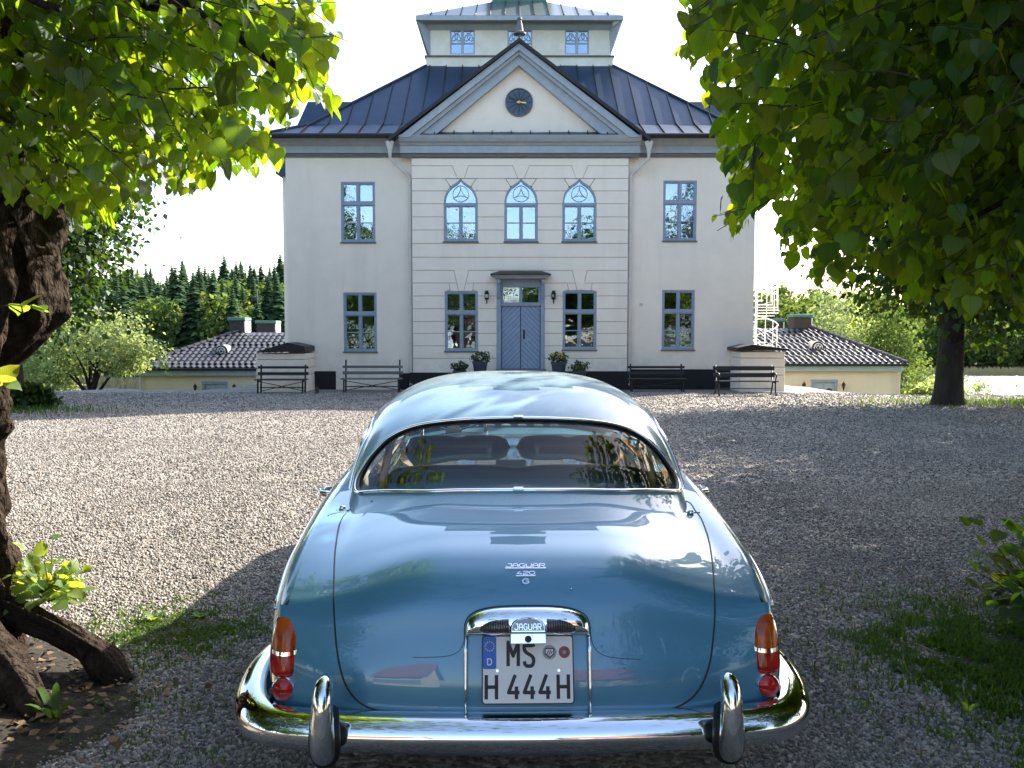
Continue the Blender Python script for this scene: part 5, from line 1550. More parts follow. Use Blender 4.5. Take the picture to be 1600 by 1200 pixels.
def place_leaves(root, P_, D, N_, S, m, tmpl, vis_key, limit=300, stuff_name='foliage', leaf_name='leaf'):
    """the leaves that show largest become parts; the rest is one part"""
    order = np.argsort(vis_key)
    big, rest = order[:limit], order[limit:]
    o0 = np.array(root.location)
    key = (m.name, id(tmpl))
    variants = []
    for c_, dr in ((.10, .18), (-.04, .42), (.24, .05)):
        TV, TF, TUV = leaf_template(cup=c_, droop=dr) if tmpl is None else tmpl
        variants.append(npmesh(leaf_name, TV, TF, m, smooth=True, uv=TUV))
    Rm = frames(D[big], N_[big])
    for i, j in enumerate(big):
        o = bpy.data.objects.new(leaf_name, variants[i % 3]); C.objects.link(o); o.parent = root
        Mx = Matrix([[*(Rm[i][r] * S[j]), P_[j][r] - o0[r]] for r in range(3)] + [[0, 0, 0, 1]])
        o.matrix_local = Mx
    if len(rest):
        if tmpl is None:
            V_, F_, U_ = [], [], []; nb = 0
            for q_, (c_, dr) in enumerate(((.10, .18), (-.04, .42), (.24, .05), (.06, .30))):
                sub = rest[q_::4]; TV, TF, TUV = leaf_template(cup=c_, droop=dr); Rs = frames(D[sub], N_[sub])
                v = (np.einsum('nij,kj->nki', Rs, TV) * S[sub][:, None, None] + P_[sub][:, None, :] - o0).reshape(-1, 3); k = len(TV)
                V_.append(v); F_.append((TF[None] + (np.arange(len(sub)) * k)[:, None, None]).reshape(-1, 4) + nb); U_.append(np.tile(TUV, (len(sub), 1))); nb += len(v)
            me_ = npmesh(stuff_name, np.concatenate(V_), np.concatenate(F_), m, smooth=True, uv=np.concatenate(U_))
        else: me_ = leaf_mesh(stuff_name, P_[rest], D[rest], N_[rest], S[rest], m, tmpl, o0)
        o = link(stuff_name, me_, root); o['kind'] = 'stuff'
def crown_leaves(c, r, n_cl, per, leaf, seed, lump=.35, flat=0.0, spread=.16, low=None):
    """leaf positions clustered on an uneven crown"""
    rs = np.random.RandomState(seed); P_ = []
    c = np.array(c, float); r = np.array(r, float)
    v = rs.normal(0, 1, (n_cl, 3)); v /= np.linalg.norm(v, axis=1)[:, None]
    k = np.array([1 + lump * noise.noise(Vector(q * 1.8) + Vector((seed, 0, 0))) + lump * .5 * noise.noise(Vector(q * 4.5) + Vector((seed, 5, 0))) for q in v])
    rad = rs.uniform(.12, 1, n_cl) ** .42
    cc = v * (k * rad)[:, None]
    P_ = (cc[:, None, :] + rs.normal(0, spread, (n_cl, per, 3)) * np.array([1, 1, .75])).reshape(-1, 3) * r + c
    out = np.repeat(v, per, 0)
    D = out * .5 + rs.normal(0, .6, P_.shape) + np.array([0, 0, -.45])
    N_ = out * .5 + np.array([0, 0, .8]) + rs.normal(0, .55, P_.shape)
    S = leaf * rs.uniform(.6, 1.25, len(P_))
    if low is not None:
        ok = P_[:, 2] > low; P_, D, N_, S = P_[ok], D[ok], N_[ok], S[ok]
    return P_, D, N_, S
SMALL = (SV, SF, SUV)
def cam_px(P_):
    y = P_[..., 1] * _ct - (P_[..., 2] - CAM_Z) * _st; u = P_[..., 1] * _st + (P_[..., 2] - CAM_Z) * _ct
    y = np.maximum(y, .01)
    return np.stack([800 + FPX * P_[..., 0] / y, 600 - FPX * u / y], -1)
SUNV = np.array(SUN)
def spray(p0, d0, L, nleaf, size, sag=.5, jit=.3):
    """one twig with alternating leaves; returns twig points and leaf arrays"""
    pts = [np.array(p0, float)]; d = np.array(d0, float); d /= np.linalg.norm(d)
    ns = max(4, int(L / .07))
    for i in range(ns):
        d = d + np.array([npr.normal(0, .10), npr.normal(0, .10), -sag * .10 + npr.normal(0, .06)]); d /= np.linalg.norm(d)
        pts.append(pts[-1] + d * L / ns)
    pts = np.array(pts); P_, D, N_, S = [], [], [], []
    side = np.cross(d, [0, 0, 1]); side /= np.linalg.norm(side) + 1e-6
    for i in range(nleaf):
        u = (i + .4 + npr.uniform(-.3, .3)) / nleaf * ns; k = int(min(max(u, 0), ns - 1)); f = min(max(u - k, 0), 1)
        b = pts[k] * (1 - f) + pts[k + 1] * f; tg_ = pts[k + 1] - pts[k]; tg_ /= np.linalg.norm(tg_)
        sgn = 1 if i % 2 else -1
        out = side * sgn * .8 + tg_ * .5 + npr.normal(0, jit, 3); out /= np.linalg.norm(out)
        stem_l = size * npr.uniform(.35, .6)
        pb = b + (out + np.array([0, 0, -.2])) * stem_l
        dl_ = out * .55 + np.array([0, 0, -.75]) + npr.normal(0, jit * .8, 3)
        nl = np.array([0, 0, .9]) + out * .75 + npr.normal(0, jit * 1.2, 3)
        P_.append(pb); D.append(dl_); N_.append(nl); S.append(size * npr.uniform(.45, 1.25))
    return pts, np.array(P_), np.array(D), np.array(N_), np.array(S)

def near_crown(root, poly, drange, nspray, m, size, extra_boxes, main_branches, dens_bias=None, twig_root=None, zmax=5.0):
    poly = np.array(poly, float); lo, hi = poly.min(0), poly.max(0)
    tw = MB(); AP, AD, AN, AS = [], [], [], []
    made = 0; tries = 0
    while made < nspray and tries < nspray * 12:
        tries += 1
        q = npr.uniform(lo, hi)
        if not in_poly(q[None], poly)[0]: continue
        dd = drange[0] + (drange[1] - drange[0]) * npr.uniform() ** .8
        x, z = P(q[0], q[1], dd)
        end = np.array([x, dd, z])
        # twigs run outwards from the middle of the crown and sag
        L = npr.uniform(.25, .5)
        cen = np.array(twig_root)
        d0 = end - cen; d0[2] *= .25; d0 /= np.linalg.norm(d0) + 1e-6
        d0 = d0 + np.array([0, 0, -.35]) + npr.normal(0, .35, 3); d0 /= np.linalg.norm(d0)
        p0 = end - d0 * L * .8 + np.array([0, 0, .06])
        pts, P_, D, N_, S = spray(p0, d0, L, npr.randint(6, 11), size)
        tips = cam_px(P_ + D / np.linalg.norm(D, axis=1)[:, None] * S[:, None] * .9); mid_ = cam_px(P_)
        ok = in_poly(tips, poly) & in_poly(mid_, poly)
        if ok.sum() < 2: continue
        made += 1
        AP.append(P_[ok]); AD.append(D[ok]); AN.append(N_[ok]); AS.append(S[ok])
        pk = in_poly(cam_px(pts), poly)
        if pk.all(): tw.tube([tuple(p) for p in pts], list(np.linspace(.0035, .0012, len(pts))), 4)
    for (c_, r_, n_, sz) in extra_boxes:
        c_ = np.array(c_, float); r_ = np.array(r_, float)
        for _ in range(n_):
            v = npr.normal(0, 1, 3); v /= np.linalg.norm(v); v *= npr.uniform(.25, 1) ** .5
            p0 = c_ + v * r_
            pp = cam_px(p0[None])[0]
            d0 = v + np.array([0, 0, -.4]) + npr.normal(0, .3, 3)
            pts, P_, D, N_, S = spray(p0, d0, .4, 8, sz)
            px = cam_px(P_); tp_ = cam_px(P_ + D / np.linalg.norm(D, axis=1)[:, None] * S[:, None])
            inview = ((px[:, 0] > -30) & (px[:, 0] < 1630) & (px[:, 1] > -30) & (px[:, 1] < 1230)) | ((tp_[:, 0] > -30) & (tp_[:, 0] < 1630) & (tp_[:, 1] > -30) & (tp_[:, 1] < 1230))
            inview &= P_[:, 1] > .1
            ok = ~inview | (in_poly(px, poly) & in_poly(tp_, poly))
            AP.append(P_[ok]); AD.append(D[ok]); AN.append(N_[ok]); AS.append(S[ok])
    AP, AD, AN, AS = map(np.concatenate, (AP, AD, AN, AS))
    px = cam_px(AP); dist = np.linalg.norm(AP - np.array([0, 0, CAM_Z]), axis=1)
    inv_ = (px[:, 0] > 0) & (px[:, 0] < 1600) & (px[:, 1] > 0) & (px[:, 1] < 1200) & (AP[:, 1] > .2)
    key = np.where(inv_, dist, 1000 + dist)
    place_leaves(root, AP, AD, AN, AS, m, None, key)
    o0 = root.location
    br = MB()
    for pts, r0, r1 in main_branches:
        pr = resample(pts, 24, closed=False); pr = pr + npr.normal(0, .008, pr.shape)
        tw_ = list(np.linspace(r0, r1, 24)); br.tube([tuple(p) for p in pr], tw_, 8)
    for bname, mbx, mt in (('branch', br, 'bark'), ('twig', tw, 'twig_bark')):
        if mbx.v:
            o = mbx.build(bname, M[mt], root, off=tuple(o0), smooth=True); o['kind'] = 'stuff'
def bark_tube(name, path, radf, m, root, nth=72, nz=110, ridge=.05, nr=9, fine=.02, seed=3):
    """a thick trunk with ridged, lumpy bark"""
    path = np.array(path, float); pr = resample(path, nz, closed=False)
    tg_ = np.gradient(pr, axis=0); tg_ /= np.linalg.norm(tg_, axis=1)[:, None]
    V_ = []
    for i in range(nz):
        t_ = i / (nz - 1); d = tg_[i]; u = np.cross(d, [0, 1, 0]); u /= np.linalg.norm(u); w_ = np.cross(d, u)
        for k in range(nth):
            a = 2 * math.pi * k / nth
            r0 = radf(t_, a)
            q = Vector((math.cos(a) * 1.7 + seed, math.sin(a) * 1.7, pr[i][2] * 1.1))
            rg_ = ridge * (abs(math.sin(a * nr / 2 + 1.3 * noise.noise(q * .8) * 2 + pr[i][2] * .4)) - .6)
            f1 = noise.multi_fractal(Vector((math.cos(a) * 5, math.sin(a) * 5 + seed, pr[i][2] * 1.7)), 1.0, 2.2, 5) * fine * .6 - fine * .5
            f2 = noise.noise(Vector((math.cos(a) * 15, math.sin(a) * 17 + seed, pr[i][2] * 7))) * fine * .9
            r_ = r0 * (1 + rg_ * 2) + f1 + f2
            V_.append(pr[i] + (u * math.cos(a) + w_ * math.sin(a)) * r_)
    V_ = np.array(V_) - np.array(root.location)
    F_ = [(i * nth + k, i * nth + (k + 1) % nth, (i + 1) * nth + (k + 1) % nth, (i + 1) * nth + k) for i in range(nz - 1) for k in range(nth)]
    return link(name, npmesh(name, V_, F_, M[m], smooth=True), root)

# ---- the old linden on the left
TLX, TLY = -2.86, 3.92
tl = empty('linden_tree', (TLX, TLY, -.03))
tag(tl, 'old linden on the left edge with a swollen burled trunk and a sunlit leafy branch', 'tree', 'lindens framing the drive')
zr = [(0, .56), (.08, .47), (.2, .41), (.34, .38), (.42, .40), (.455, .49), (.49, .61), (.55, .68), (.66, .71), (.8, .73), (1, .66)]
def rad_l(t, a):
    r_ = float(np.interp(t, [q[0] for q in zr], [q[1] for q in zr]))
    if t < .12: r_ += .10 * (1 - t / .12) * max(0, math.sin(a * 2.5 + .8))
    return r_
bark_tube('trunk', [(TLX - .05, TLY, -.05), (TLX, TLY, .5), (TLX + .0, TLY, 1.1), (TLX, TLY - .02, 1.6), (TLX - .02, TLY, 2.2), (TLX - .05, TLY, 3.2)], rad_l, 'bark', tl, ridge=.075, nr=11, fine=.07, nth=240, nz=330)
rt = bark_tube('root', [(-2.55, 3.98, .34), (-2.32, 3.98, .24), (-2.10, 3.95, .15), (-1.92, 3.90, .06), (-1.80, 3.84, -.05)], lambda t, a: .056 - .010 * t + .030 * math.exp(-((t - .85) / .12) ** 2), 'bark', tl, nth=40, nz=50, ridge=.04, nr=6, fine=.03, seed=8)
bark_tube('root', [(-2.4, 3.75, .20), (-2.15, 3.6, .10), (-1.95, 3.45, -.02)], lambda t, a: .10 - .05 * t, 'bark', tl, nth=30, nz=30, ridge=.04, nr=6, fine=.025, seed=5)
left_poly = [(-700, -420), (470, -420), (520, -60), (540, 30), (545, 70), (515, 105), (528, 150), (557, 182), (532, 196), (490, 160), (455, 185), (432, 222), (458, 268), (430, 280), (415, 240), (398, 300), (372, 290), (350, 296), (318, 305), (292, 318), (262, 306), (236, 300), (222, 330), (190, 345), (176, 372), (150, 330), (130, 400), (108, 392), (112, 345), (96, 320), (70, 345), (50, 315), (0, 330), (-120, 330), (-700, 300)]
near_crown(tl, left_poly, (2.5, 5.0), 1950, M['linden_leaf'], .064,
           [((-2.6, 3.2, 4.1), (1.6, 1.6, 1.3), 200, .10), ((-3.8, 3.6, 3.2), (1.0, 1.5, 1.3), 120, .10)],
           [([(-2.5, 3.8, 2.6), (-2.0, 3.5, 2.95), (-1.5, 3.2, 2.85), (-1.05, 3.0, 2.65), (-.75, 2.9, 2.45)], .07, .01), ([(-2.5, 3.8, 2.5), (-2.1, 3.2, 2.75), (-1.7, 2.8, 2.7), (-1.35, 2.6, 2.55)], .06, .01), ([(-2.3, 3.7, 2.3), (-1.95, 3.55, 2.45), (-1.6, 3.4, 2.4), (-1.3, 3.2, 2.3)], .035, .006), ([(-2.6, 3.9, 3.0), (-2.2, 3.4, 3.6), (-1.6, 3.0, 3.8)], .08, .02)],
           twig_root=(-2.4, 3.6, 2.9))
# small shoots growing straight out of the bark
def shoot(root, base, n, size, spread, up, m, pz=.4):
    base = np.array(base, float); P_, D, N_, S = [], [], [], []
    tw = MB()
    for i in range(n):
        v = npr.normal(0, 1, 3) * spread; v[2] = abs(v[2]) * up + .02
        p = base + v
        if i % 3 == 0: tw.tube([tuple(base + v * .05), tuple(base + v * .5 + np.array([0, 0, .02])), tuple(p)], [.004, .003, .0015], 4)
        d = v / (np.linalg.norm(v) + 1e-6) + np.array([0, 0, -.35]) + npr.normal(0, .35, 3)
        nn = np.array([.1, -.15, 1.0]) + v / (np.linalg.norm(v) + 1e-6) * .4 + npr.normal(0, .35, 3)
        P_.append(p); D.append(d); N_.append(nn); S.append(size * npr.uniform(.55, 1.2))
    P_, D, N_, S = map(np.array, (P_, D, N_, S))
    place_leaves(root, P_, D, N_, S, m, None, np.linalg.norm(P_ - np.array([0, 0, 1.58]), axis=1))
    if tw.v:
        o = tw.build('stem', M['twig_bark'], root, off=tuple(root.location), smooth=True); o['kind'] = 'stuff'
bs_ = tag(empty('linden_shoot', (-2.26, 4.12, .18)), 'bright yellow green shoot sprouting from the linden root', 'plant')
shoot(bs_, (-2.27, 4.12, .26), 130, .070, (.085, .07, .085), 1.1, M['sprout_leaf'])
bs2 = tag(empty('bark_shoot', (-2.13, 3.50, 1.66)), 'small cluster of young leaves growing out of the burled trunk', 'plant')
shoot(bs2, (-2.00, 3.50, 1.66), 6, .075, (.05, .04, .03), .5, M['sprout_leaf'])
bs3 = tag(empty('low_shoot', (-2.30, 3.45, 1.37)), 'few pale leaves below the burl at the left edge', 'plant')
shoot(bs3, (-2.08, 3.45, 1.36), 5, .075, (.04, .05, .02), .5, M['sprout_leaf'])

# ---- the linden on the right, trunk outside the picture
TRX, TRY = 6.3, 6.6
trr = empty('linden_tree', (TRX, TRY, -.08))
tag(trr, 'linden on the right whose dark heart shaped leaves hang over the drive', 'tree', 'lindens framing the drive')
bark_tube('trunk', [(TRX, TRY, -.15), (TRX, TRY, 1.2), (TRX - .1, TRY, 2.6), (TRX, TRY, 4.5)], lambda t, a: .55 - .2 * t + .15 * math.exp(-t / .08), 'bark', trr, nth=48, nz=60, ridge=.05, fine=.04)
right_poly = [(1062, -420), (1070, -30), (1058, 20), (1072, 60), (1046, 72), (1062, 105), (1098, 112), (1072, 135), (1098, 150), (1100, 205), (1128, 240), (1112, 290), (1130, 318), (1106, 335), (1118, 372), (1150, 372), (1172, 345), (1196, 312), (1214, 330), (1210, 385), (1232, 432), (1250, 392), (1272, 385), (1250, 455), (1272, 470), (1296, 440), (1330, 455), (1352, 420), (1392, 440), (1412, 470), (1440, 482), (1468, 470), (1490, 480), (1512, 512), (1530, 505), (1545, 450), (1570, 470), (1584, 505), (1640, 520), (2300, 560), (2300, -420)]
near_crown(trr, right_poly, (2.5, 5.2), 2700, M['linden_leaf_dark'], .071,
           [((3.6, 3.8, 3.4), (1.8, 1.6, 1.6), 420, .105), ((6.8, 6.2, 4.4), (3.1, 2.9, 2.6), 1150, .15), ((2.2, 3.2, 3.5), (1.4, 1.2, .7), 150, .10), ((2.6, 4.8, 2.8), (1.2, .8, 1.2), 160, .10)],
           [([(6.1, 6.5, 2.8), (5.0, 5.6, 3.1), (3.8, 4.6, 3.0), (2.6, 3.7, 2.75), (1.7, 3.1, 2.45)], .10, .010), ([(6.1, 6.5, 2.4), (4.8, 5.2, 2.6), (3.4, 4.2, 2.5), (2.3, 3.5, 2.25), (1.6, 3.2, 1.95)], .07, .008), ([(6.2, 6.5, 3.4), (5.2, 5.2, 4.2), (3.6, 4.0, 4.3)], .10, .03)],
           twig_root=(3.6, 4.4, 3.1))
def outer_crown(root, c, r, n_cl, per, leaf, seed, poly, m):
    P_, D, N_, S = crown_leaves(c, r, n_cl, per, leaf, seed, .3)
    px = cam_px(P_); pad = np.array([40, 40])
    seen = (px[:, 0] > -60) & (px[:, 0] < 1660) & (px[:, 1] > -60) & (px[:, 1] < 1260) & (P_[:, 1] > .2)
    ok = ~seen | (in_poly(px, poly) & in_poly(px + np.array([0, 45]), poly) & in_poly(px - np.array([45, 0]), poly))
    o = link('crown', leaf_mesh('crown', P_[ok], D[ok], N_[ok], S[ok], M[m], SMALL, tuple(root.location)), root); o['kind'] = 'stuff'
outer_crown(trr, (7.0, 6.3, 4.9), (3.3, 3.1, 2.7), 480, 24, .17, 61, np.array(right_poly), 'crown_leaf')
outer_crown(trr, (3.8, 4.6, 3.8), (1.8, 1.4, 1.6), 330, 22, .15, 62, np.array(right_poly), 'crown_leaf')
outer_crown(tl, (-4.0, 4.0, 4.2), (2.0, 1.9, 1.8), 420, 22, .14, 63, np.array(left_poly), 'crown_leaf')
outer_crown(tl, (-5.0, 1.4, 5.3), (4.0, 4.4, 3.1), 620, 26, .19, 64, np.array(left_poly), 'crown_leaf')
outer_crown(trr, (6.6, 2.4, 5.3), (3.6, 4.4, 3.1), 620, 26, .19, 65, np.array(right_poly), 'crown_leaf')
shr = tag(empty('low_bush', (2.80, 4.35, -.05)), 'small leafy bush at the right edge beside the grass patch', 'bush')
shoot(shr, (2.80, 4.38, .08), 420, .085, (.115, .16, .25), 1.0, M['linden_leaf'])

# ------------------------------------------------------------------ gravel stones, grass, weeds
def gn_instances(name, pts, protos, rot=True, smin=.7, smax=1.3, label=None, scale_attr=None):
    me = bpy.data.meshes.new(name); me.vertices.add(len(pts)); me.vertices.foreach_set('co', np.asarray(pts, np.float32).ravel())
    o = link(name, me); o['kind'] = 'stuff'
    if label: o['label'] = label
    col = bpy.data.collections.new(name + '_source')
    for p_ in protos: col.objects.link(p_)
    ng = bpy.data.node_groups.new(name, 'GeometryNodeTree')
    ng.interface.new_socket('Geometry', in_out='INPUT', socket_type='NodeSocketGeometry'); ng.interface.new_socket('Geometry', in_out='OUTPUT', socket_type='NodeSocketGeometry')
    N = ng.nodes.new; L = ng.links.new
    gi, go = N('NodeGroupInput'), N('NodeGroupOutput'); m2p = N('GeometryNodeMeshToPoints'); iop = N('GeometryNodeInstanceOnPoints'); ci = N('GeometryNodeCollectionInfo')
    ci.inputs['Collection'].default_value = col; ci.inputs['Separate Children'].default_value = True; ci.inputs['Reset Children'].default_value = True
    rv = N('FunctionNodeRandomValue'); rv.data_type = 'FLOAT_VECTOR'; rv.inputs[1].default_value = (6.283, 6.283, 6.283) if rot else (0, 0, 6.283)
    rs = N('FunctionNodeRandomValue'); rs.data_type = 'FLOAT'; rs.inputs[2].default_value = smin; rs.inputs[3].default_value = smax
    iop.inputs['Pick Instance'].default_value = True
    L(gi.outputs[0], m2p.inputs[0]); L(m2p.outputs[0], iop.inputs['Points']); L(ci.outputs[0], iop.inputs['Instance']); L(rv.outputs[0], iop.inputs['Rotation'])
    if scale_attr is not None:
        at = me.attributes.new('sz', 'FLOAT', 'POINT'); at.data.foreach_set('value', np.asarray(scale_attr, np.float32))
        na = N('GeometryNodeInputNamedAttribute'); na.data_type = 'FLOAT'; na.inputs[0].default_value = 'sz'
        mu = N('ShaderNodeMath'); mu.operation = 'MULTIPLY'; L(rs.outputs[1], mu.inputs[0]); L(na.outputs[0], mu.inputs[1]); L(mu.outputs[0], iop.inputs['Scale'])
    else: L(rs.outputs[1], iop.inputs['Scale'])
    L(iop.outputs[0], go.inputs[0])
    md = o.modifiers.new('scatter', 'NODES'); md.node_group = ng
    return o
def pebble_material():
    m = bpy.data.materials.new('pebble'); m.use_nodes = True
    nt = m.node_tree; b = nt.nodes['Principled BSDF']; N = nt.nodes.new; L = nt.links.new
    b.inputs['Roughness'].default_value = .75; _set(b, 'Specular IOR Level', .3)
    oi = N('ShaderNodeObjectInfo'); cr = N('ShaderNodeValToRGB'); e = cr.color_ramp.elements
    e[0].position = 0; e[0].color = (.115, .104, .09, 1); e[1].position = 1; e[1].color = (.45, .405, .345, 1)
    for p, c in ((.25, (.165, .15, .132)), (.45, (.235, .205, .170)), (.62, (.30, .245, .205)), (.8, (.29, .285, .27))):
        q = e.new(p); q.color = (*c, 1)
    tc = N('ShaderNodeTexCoord'); n = N('ShaderNodeTexNoise'); n.inputs['Scale'].default_value = 2.2; n.inputs['Detail'].default_value = 6; L(tc.outputs['Object'], n.inputs['Vector'])
    ad = N('ShaderNodeMath'); ad.operation = 'MULTIPLY_ADD'; ad.inputs[1].default_value = .25; L(n.outputs['Fac'], ad.inputs[0]); sb_ = N('ShaderNodeMath'); sb_.operation = 'SUBTRACT'; sb_.inputs[1].default_value = .12
    L(oi.outputs['Random'], sb_.inputs[0]); L(sb_.outputs[0], ad.inputs[2])
    L(ad.outputs[0], cr.inputs[0])
    geo = N('ShaderNodeNewGeometry'); mp = N('ShaderNodeMapping'); mp.inputs['Scale'].default_value = (1.0, .45, 1); L(geo.outputs['Position'], mp.inputs[0])
    n2 = N('ShaderNodeTexNoise'); n2.inputs['Scale'].default_value = .9; n2.inputs['Detail'].default_value = 7; n2.inputs['Roughness'].default_value = .62; L(mp.outputs[0], n2.inputs['Vector'])
    mr = N('ShaderNodeMapRange'); mr.inputs['From Min'].default_value = .3; mr.inputs['From Max'].default_value = .7; mr.inputs['To Min'].default_value = .70; mr.inputs['To Max'].default_value = 1.2; L(n2.outputs['Fac'], mr.inputs['Value'])
    mm = N('ShaderNodeMixRGB'); mm.blend_type = 'MULTIPLY'; mm.inputs['Fac'].default_value = 1; L(cr.outputs[0], mm.inputs['Color1']); L(mr.outputs[0], mm.inputs['Color2']); L(mm.outputs[0], b.inputs['Base Color'])
    M['pebble'] = m
pebble_material()
def make_pebble(seed):
    bm = bmesh.new(); bmesh.ops.create_icosphere(bm, subdivisions=2, radius=1)
    r_ = random.Random(seed)
    for v in bm.verts:
        k = 1 + .35 * noise.noise(v.co * 1.1 + Vector((seed * 3.1, 0, 0)))
        v.co = Vector((v.co.x * k * r_.uniform(.98, 1.02), v.co.y * k * .82, v.co.z * k * .55))
    me = bpy.data.meshes.new('pebble'); bm.to_mesh(me); bm.free()
    me.materials.append(M['pebble'])
    me.polygons.foreach_set('use_smooth', np.ones(len(me.polygons), bool))
    return bpy.data.objects.new('pebble', me)
pebs = [make_pebble(k) for k in range(4)]
pts, szs = [], []
def scatter(y0, y1, dens, sz):
    A = 0
    n = int((y1 - y0) * 2 * (.74 * y1 + .8) * dens)
    y = npr.uniform(y0, y1, n); hw_ = .74 * y + .8; x = npr.uniform(-1, 1, n) * (.74 * y1 + .8)
    ok = np.abs(x) < hw_
    ok &= ~((np.abs(x - .05) < .72) & (y > 2.75) & (y < 7.4))
    x, y = x[ok], y[ok]
    # thin out on the tree soil and the grass
    d1 = np.exp(-(((x + 2.6) / .9) ** 2 + ((y - 3.55) / .75) ** 2)); d2 = np.exp(-(((x - 2.55) / .75) ** 2 + ((y - 4.05) / .7) ** 2))
    keep = npr.uniform(size=len(x)) > np.maximum(d1 * 1.1, d2 * .9)
    x, y = x[keep], y[keep]
    z = terrain(x, y) + npr.uniform(-.3, .75, len(x)) * sz * .5
    pts.append(np.stack([x, y, z], -1)); szs.append(np.full(len(x), sz) * npr.uniform(.55, 1.25, len(x)))
scatter(1.2, 3.2, 7200, .0088); scatter(3.2, 4.6, 6000, .0092); scatter(4.6, 6.5, 3700, .0100); scatter(6.5, 9.5, 1800, .0115); scatter(9.5, 14, 700, .014); scatter(14, 20, 260, .018); scatter(20, 26.2, 120, .022)
gn_instances('gravel', np.concatenate(pts), pebs, scale_attr=np.concatenate(szs), label='loose grey and pinkish gravel stones on the forecourt')
def blades(name, n, cfun, hmin, hmax, m, label=None, w=.0035):
    x, y = cfun(n); n = len(x); z = terrain(x, y) - .004
    h = npr.uniform(hmin, hmax, n); a_ = npr.uniform(0, 2 * math.pi, n); lean = npr.uniform(.1, .9, n) * h
    dx, dy = np.cos(a_), np.sin(a_); ww = w * npr.uniform(.6, 1.6, n)
    sx, sy = -dy * ww, dx * ww
    V_ = np.stack([np.stack([x - sx, y - sy, z], -1), np.stack([x + sx, y + sy, z], -1), np.stack([x + sx * .8 + dx * lean * .3, y + sy * .8 + dy * lean * .3, z + h * .6], -1), np.stack([x - sx * .8 + dx * lean * .3, y - sy * .8 + dy * lean * .3, z + h * .6], -1),
                   np.stack([x + dx * lean, y + dy * lean, z + h * (1 - .25 * lean / h)], -1)], 1).reshape(-1, 3)
    b = np.arange(n) * 5
    F3 = np.concatenate([np.stack([b, b + 1, b + 2], -1), np.stack([b, b + 2, b + 3], -1), np.stack([b + 3, b + 2, b + 4], -1)])
    o = link(name, npmesh(name, V_, F3, m)); o['kind'] = 'stuff'
    if label: o['label'] = label
    return o
def gauss(cx_, cy_, sx, sy, thr=.45, sc=4.5):
    def f(n):
        x = npr.normal(cx_, sx, n * 2); y = npr.normal(cy_, sy, n * 2)
        k = np.array([noise.noise(Vector((a_ * sc, b_2 * sc, 3.3))) for a_, b_2 in zip(x, y)])
        k2 = np.array([noise.noise(Vector((a_ * 14, b_2 * 14, 8.3))) for a_, b_2 in zip(x, y)])
        ok = (k * .5 + k2 * .5 + npr.normal(0, .22, len(x)) > thr - .5) & ~((np.abs(x - .05) < .95) & (y > 2.5))
        return x[ok][:n], y[ok][:n]
    return f
blades('grass', 26000, gauss(2.55, 3.95, .40, .50, thr=.56), .012, .062, M['grass_blade'], 'short shaded grass patch on the gravel by the bush')
blades('grass', 7000, gauss(-1.85, 4.55, .27, .24, thr=.55), .010, .045, M['grass_blade'], 'sunlit grass tuft beside the linden root')
blades('grass', 2600, gauss(-2.0, 3.4, .5, .35, thr=.6), .015, .05, M['grass_blade'], 'thin grass on the dark soil under the linden')
blades('grass', 1500, gauss(-12.2, 19.3, 1.4, .6), .05, .22, M['grass_blade'], 'grass fringe at the foot of the far left linden', w=.008)
blades('grass', 5000, gauss(15, 21.5, 3.2, .9), .04, .16, M['grass_blade'], 'grass strip along the edge of the forecourt', w=.008)
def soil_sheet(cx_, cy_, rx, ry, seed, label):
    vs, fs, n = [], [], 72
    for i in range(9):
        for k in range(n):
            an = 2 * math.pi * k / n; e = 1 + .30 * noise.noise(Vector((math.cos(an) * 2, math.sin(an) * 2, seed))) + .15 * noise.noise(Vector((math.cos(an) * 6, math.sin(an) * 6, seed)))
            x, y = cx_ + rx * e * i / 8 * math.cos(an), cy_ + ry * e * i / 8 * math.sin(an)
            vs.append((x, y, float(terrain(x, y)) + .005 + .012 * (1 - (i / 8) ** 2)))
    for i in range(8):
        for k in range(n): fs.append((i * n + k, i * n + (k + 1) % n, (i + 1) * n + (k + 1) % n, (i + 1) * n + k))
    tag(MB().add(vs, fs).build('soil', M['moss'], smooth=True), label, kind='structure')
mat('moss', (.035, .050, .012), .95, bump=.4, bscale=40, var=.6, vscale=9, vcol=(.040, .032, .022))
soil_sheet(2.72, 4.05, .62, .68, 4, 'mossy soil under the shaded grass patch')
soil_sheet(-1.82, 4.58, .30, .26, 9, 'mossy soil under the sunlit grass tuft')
# bare soil under the left tree
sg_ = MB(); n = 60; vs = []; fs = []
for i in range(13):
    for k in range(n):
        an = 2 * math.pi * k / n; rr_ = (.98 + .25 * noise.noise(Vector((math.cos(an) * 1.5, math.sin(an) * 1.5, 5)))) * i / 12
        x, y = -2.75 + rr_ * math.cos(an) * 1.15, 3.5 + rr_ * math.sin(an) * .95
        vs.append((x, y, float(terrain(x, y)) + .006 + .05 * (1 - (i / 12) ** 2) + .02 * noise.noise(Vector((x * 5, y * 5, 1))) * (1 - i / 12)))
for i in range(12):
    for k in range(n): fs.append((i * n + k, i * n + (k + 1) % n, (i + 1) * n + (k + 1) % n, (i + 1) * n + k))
tag(sg_.add(vs, fs).build('soil', M['earth'], smooth=True), 'dark bare soil round the foot of the linden', kind='structure')
